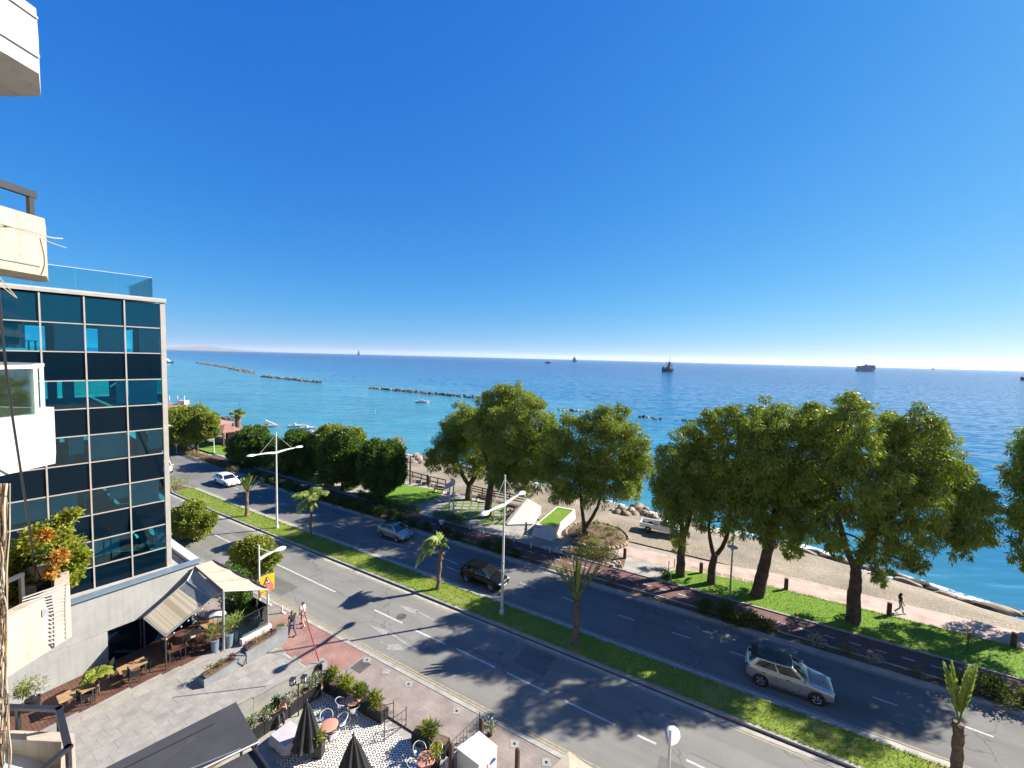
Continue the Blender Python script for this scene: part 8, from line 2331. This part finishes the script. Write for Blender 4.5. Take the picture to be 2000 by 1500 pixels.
ship('big blocky grey ferry on the horizon at the right', Q(1691, 725.5, SEA), rad(8), 84, 19, 10, 'hull_grey', [(.12, 1, .62, .98, 1.0, 'hull_grey', 'passenger_deck'), (.12, 2.0, .56, .92, .5, 'hull_grey', 'upper_deck'), (.34, 2.5, .16, 1.1, .22, 'ship_white', 'bridge_wing'), (-.42, 1, .05, .8, 1.3, 'hull_grey', 'stern_gantry'), (-.32, 2.1, .24, .8, .2, 'hull_grey', 'gantry_beam'), (.0, 2.5, .08, .4, .5, 'hull_grey', 'funnel')],
     [(.05, 2.5, 1.2, .5, 0), (.2, 2.5, .9, .4, 0)], sheer=.05, transom=.95)
ship('white and dark tug boat near the horizon, left of the other ships', Q(1070, 709.5, SEA), rad(170), 26, 10, 4.5, 'hull_dark', [(-.05, 1, .4, .7, .8, 'ship_white', 'deckhouse'), (-.02, 1.8, .2, .5, .8, 'ship_white', 'wheelhouse')], [(0, 2.6, 1.6, .35, 0)])
ship('small dark ship on the horizon right of the tug', Q(1121.5, 706.5, SEA), rad(100), 55, 34, 9, 'hull_dark', [(.0, 1, .5, .7, 1.6, 'hull_grey', 'deckhouse'), (.0, 2.6, .3, .4, 1.6, 'hull_dark', 'bridge')], [(0, 4.2, 3.0, 1.2, 0)])
ship('dark ship cut off by the right edge of the view, bow pointing left', Q(2006, 743, SEA), rad(178), 26, 7, 5, 'hull_dark', [(-.1, 1, .5, .8, 1.0, 'hull_grey', 'deckhouse'), (-.1, 2, .3, .6, .8, 'hull_grey', 'bridge')], [(-.1, 2.8, 1.5, .3, 0)], sheer=.5)
ship('white motor yacht at the left beside the glass building corner', Q(327, 709, SEA), rad(-10), 22, 6, 2.4, 'ship_white', [(-.1, 1, .5, .75, .9, 'ship_white', 'cabin'), (-.15, 1.9, .3, .6, .8, 'ship_white', 'flybridge')], [(-.15, 2.7, 2.5, .2, 0)], cat='yacht', group=None, name='yacht')
ship('small white motor boat moored inside the long breakwater', Q(825, 786.5, SEA), rad(10), 5.6, 2.2, .75, 'ship_white', [(-.05, .9, .35, .6, .7, 'ship_white', 'cabin')], [], cat='boat', group='small boats near the beach', name='motor_boat')
for i, (px, y_w, y_h, lb) in enumerate([(700, 694, 11, 'white sail far out near the left horizon'), (1822, 723, 9, 'faint pale sail at the right horizon')]):
    p = Q(px, y_w, SEA); hh = y_h * p.y / FPX
    t = thing('sailing_boat', lb, 'sailing boat', p); ORG[t] = Vector(p)
    b_ = MB(); b_.slab([p + Vector((-.22 * hh, 0, .1 * hh)), p + Vector((.25 * hh, .05 * hh, .1 * hh)), p + Vector((0, 0, hh))], .3); b_.build('sail', M['ship_white'], t)
    h_ = hull(hh * .6, hh * .18, hh * .08); h_.v = [tuple(Vector(v) + p) for v in h_.v]; h_.build('hull', M['ship_white'], t)
def pedal_boat(label, at, rz, slide=False, m='ship_white', L=3.6):
    t = thing('pedal_boat', label, 'boat', at, 'small boats near the beach', rz); ORG[t] = Vector((0, 0, 0))
    for sg in (-1, 1):
        h_ = hull(L, .7, .45, .5); h_.v = [(x, y + sg * .55, z) for x, y, z in h_.v]; h_.build('float', M[m], t)
    b_ = MB(); b_.box((-.1, 0, .5), (L * .6, 1.5, .12)); b_.build('deck', M[m], t)
    for y in (-.35, .35):
        b_ = MB(); b_.box((-.4, y, .75), (.5, .5, .45)); b_.build('seat', M['hull_orange' if slide else 'ship_white'], t)
    if slide:
        b_ = MB(); b_.slab([(-.9, -.3, 1.9), (-.9, .3, 1.9), (1.7, .3, .6), (1.7, -.3, .6)], .06); b_.build('slide', M['ship_white'], t)
        b_ = MB(); b_.tube([(-1.0, -.3, .5), (-.9, -.3, 2.0), (-.9, .3, 2.0), (-1.0, .3, .5)], .06, 6); b_.build('ladder', M['ship_white'], t)
    return t
pedal_boat('pedal boat with a white slide, leftmost of the small boats near the beach', Q(526, 834, SEA), .25, True, L=4.6)
pedal_boat('white pedal boat second from the left near the beach', Q(579, 834, SEA), .3, L=4.2)
pedal_boat('white pedal boat third from the left near the beach', Q(602, 838, SEA), .2, L=4.0)
pedal_boat('white pedal boat partly hidden by the yellow-topped ficus', Q(612, 847, SEA), .4, L=3.6)
for i, (px, py, m, lb) in enumerate([(1152, 774, 'sign_red', 'small red buoy above the tallest eucalyptus'), (1240, 781, 'sign_red', 'small red buoy right of the other one, above the two-trunked tree'), (468, 789, 'hull_dark', 'dark marker floating above the fan palm'), (440, 800, 'sign_red', 'small flag buoy left of the fan palm'), (733, 804, 'ship_white', 'tiny white buoy above the clipped ficus'), (837, 853, 'ship_white', 'tiny white buoy near the forked eucalyptus')]):
    p = Q(px, py, SEA); t = thing('buoy', lb, 'buoy', p); k_ = p.y / FPX
    b_ = MB(); b_.lathe([(.9 * k_, -.2), (1.1 * k_, .5 * k_), (.4 * k_, 1.6 * k_)], p, 8); b_.build('float', M[m], t, sm=40)
    b_ = MB(); b_.tube([p, p + Vector((0, 0, 3.4 * k_))], .3 * k_, 5); b_.build('pole', M[m], t)

# our own street front behind the viewpoint, which the glass block mirrors
nb = thing('street_front_building', 'grey apartment front behind the viewpoint, mirrored in the glass block', 'building', R(12, -4, 0))
b_ = MB(); b_.prism([tuple(R(s, n).xy) for s, n in ((-6.5, -2.6), (60, -2.6), (60, -14), (-6.5, -14))], 0, 30); b_.build('wall', M['pale_concrete'], nb)
for fl in range(9):
    b_ = MB(); b_.prism([tuple(R(s, n).xy) for s, n in ((3, -1.2), (58, -1.2), (58, -2.6), (3, -2.6))], 3 + fl * 2.9, 3.9 + fl * 2.9); b_.build('balcony', M['pale_concrete'], nb)
    for k in range(13):
        b_ = MB(); b_.box(R(-3 + k * 4.6, -2.58, 1.6 + fl * 2.9), (2.0, .06, 1.9), -RA); b_.build('window', M['car_glass'], nb)

# =================================================================== sea haze
hz = MB(); x0, x1, y0, y1, z0, z1 = -60000, 60000, -2800, 60000, -4.4, 420
hz.box(((x0 + x1) / 2, (y0 + y1) / 2, (z0 + z1) / 2), (x1 - x0, y1 - y0, z1 - z0))
HAZE = True
if HAZE:
    hm = bpy.data.materials.new('haze_air'); hm.use_nodes = True; t = hm.node_tree
    for n_ in list(t.nodes): t.nodes.remove(n_)
    ou = t.nodes.new('ShaderNodeOutputMaterial'); pv = t.nodes.new('ShaderNodeVolumePrincipled')
    pv.inputs['Color'].default_value = (0.82, 0.9, 1.0, 1); pv.inputs['Density'].default_value = 0.000022; pv.inputs['Anisotropy'].default_value = 0.2
    t.links.new(pv.outputs[0], ou.inputs['Volume'])
    o = hz.build('haze', hm); o['kind'] = 'stuff'
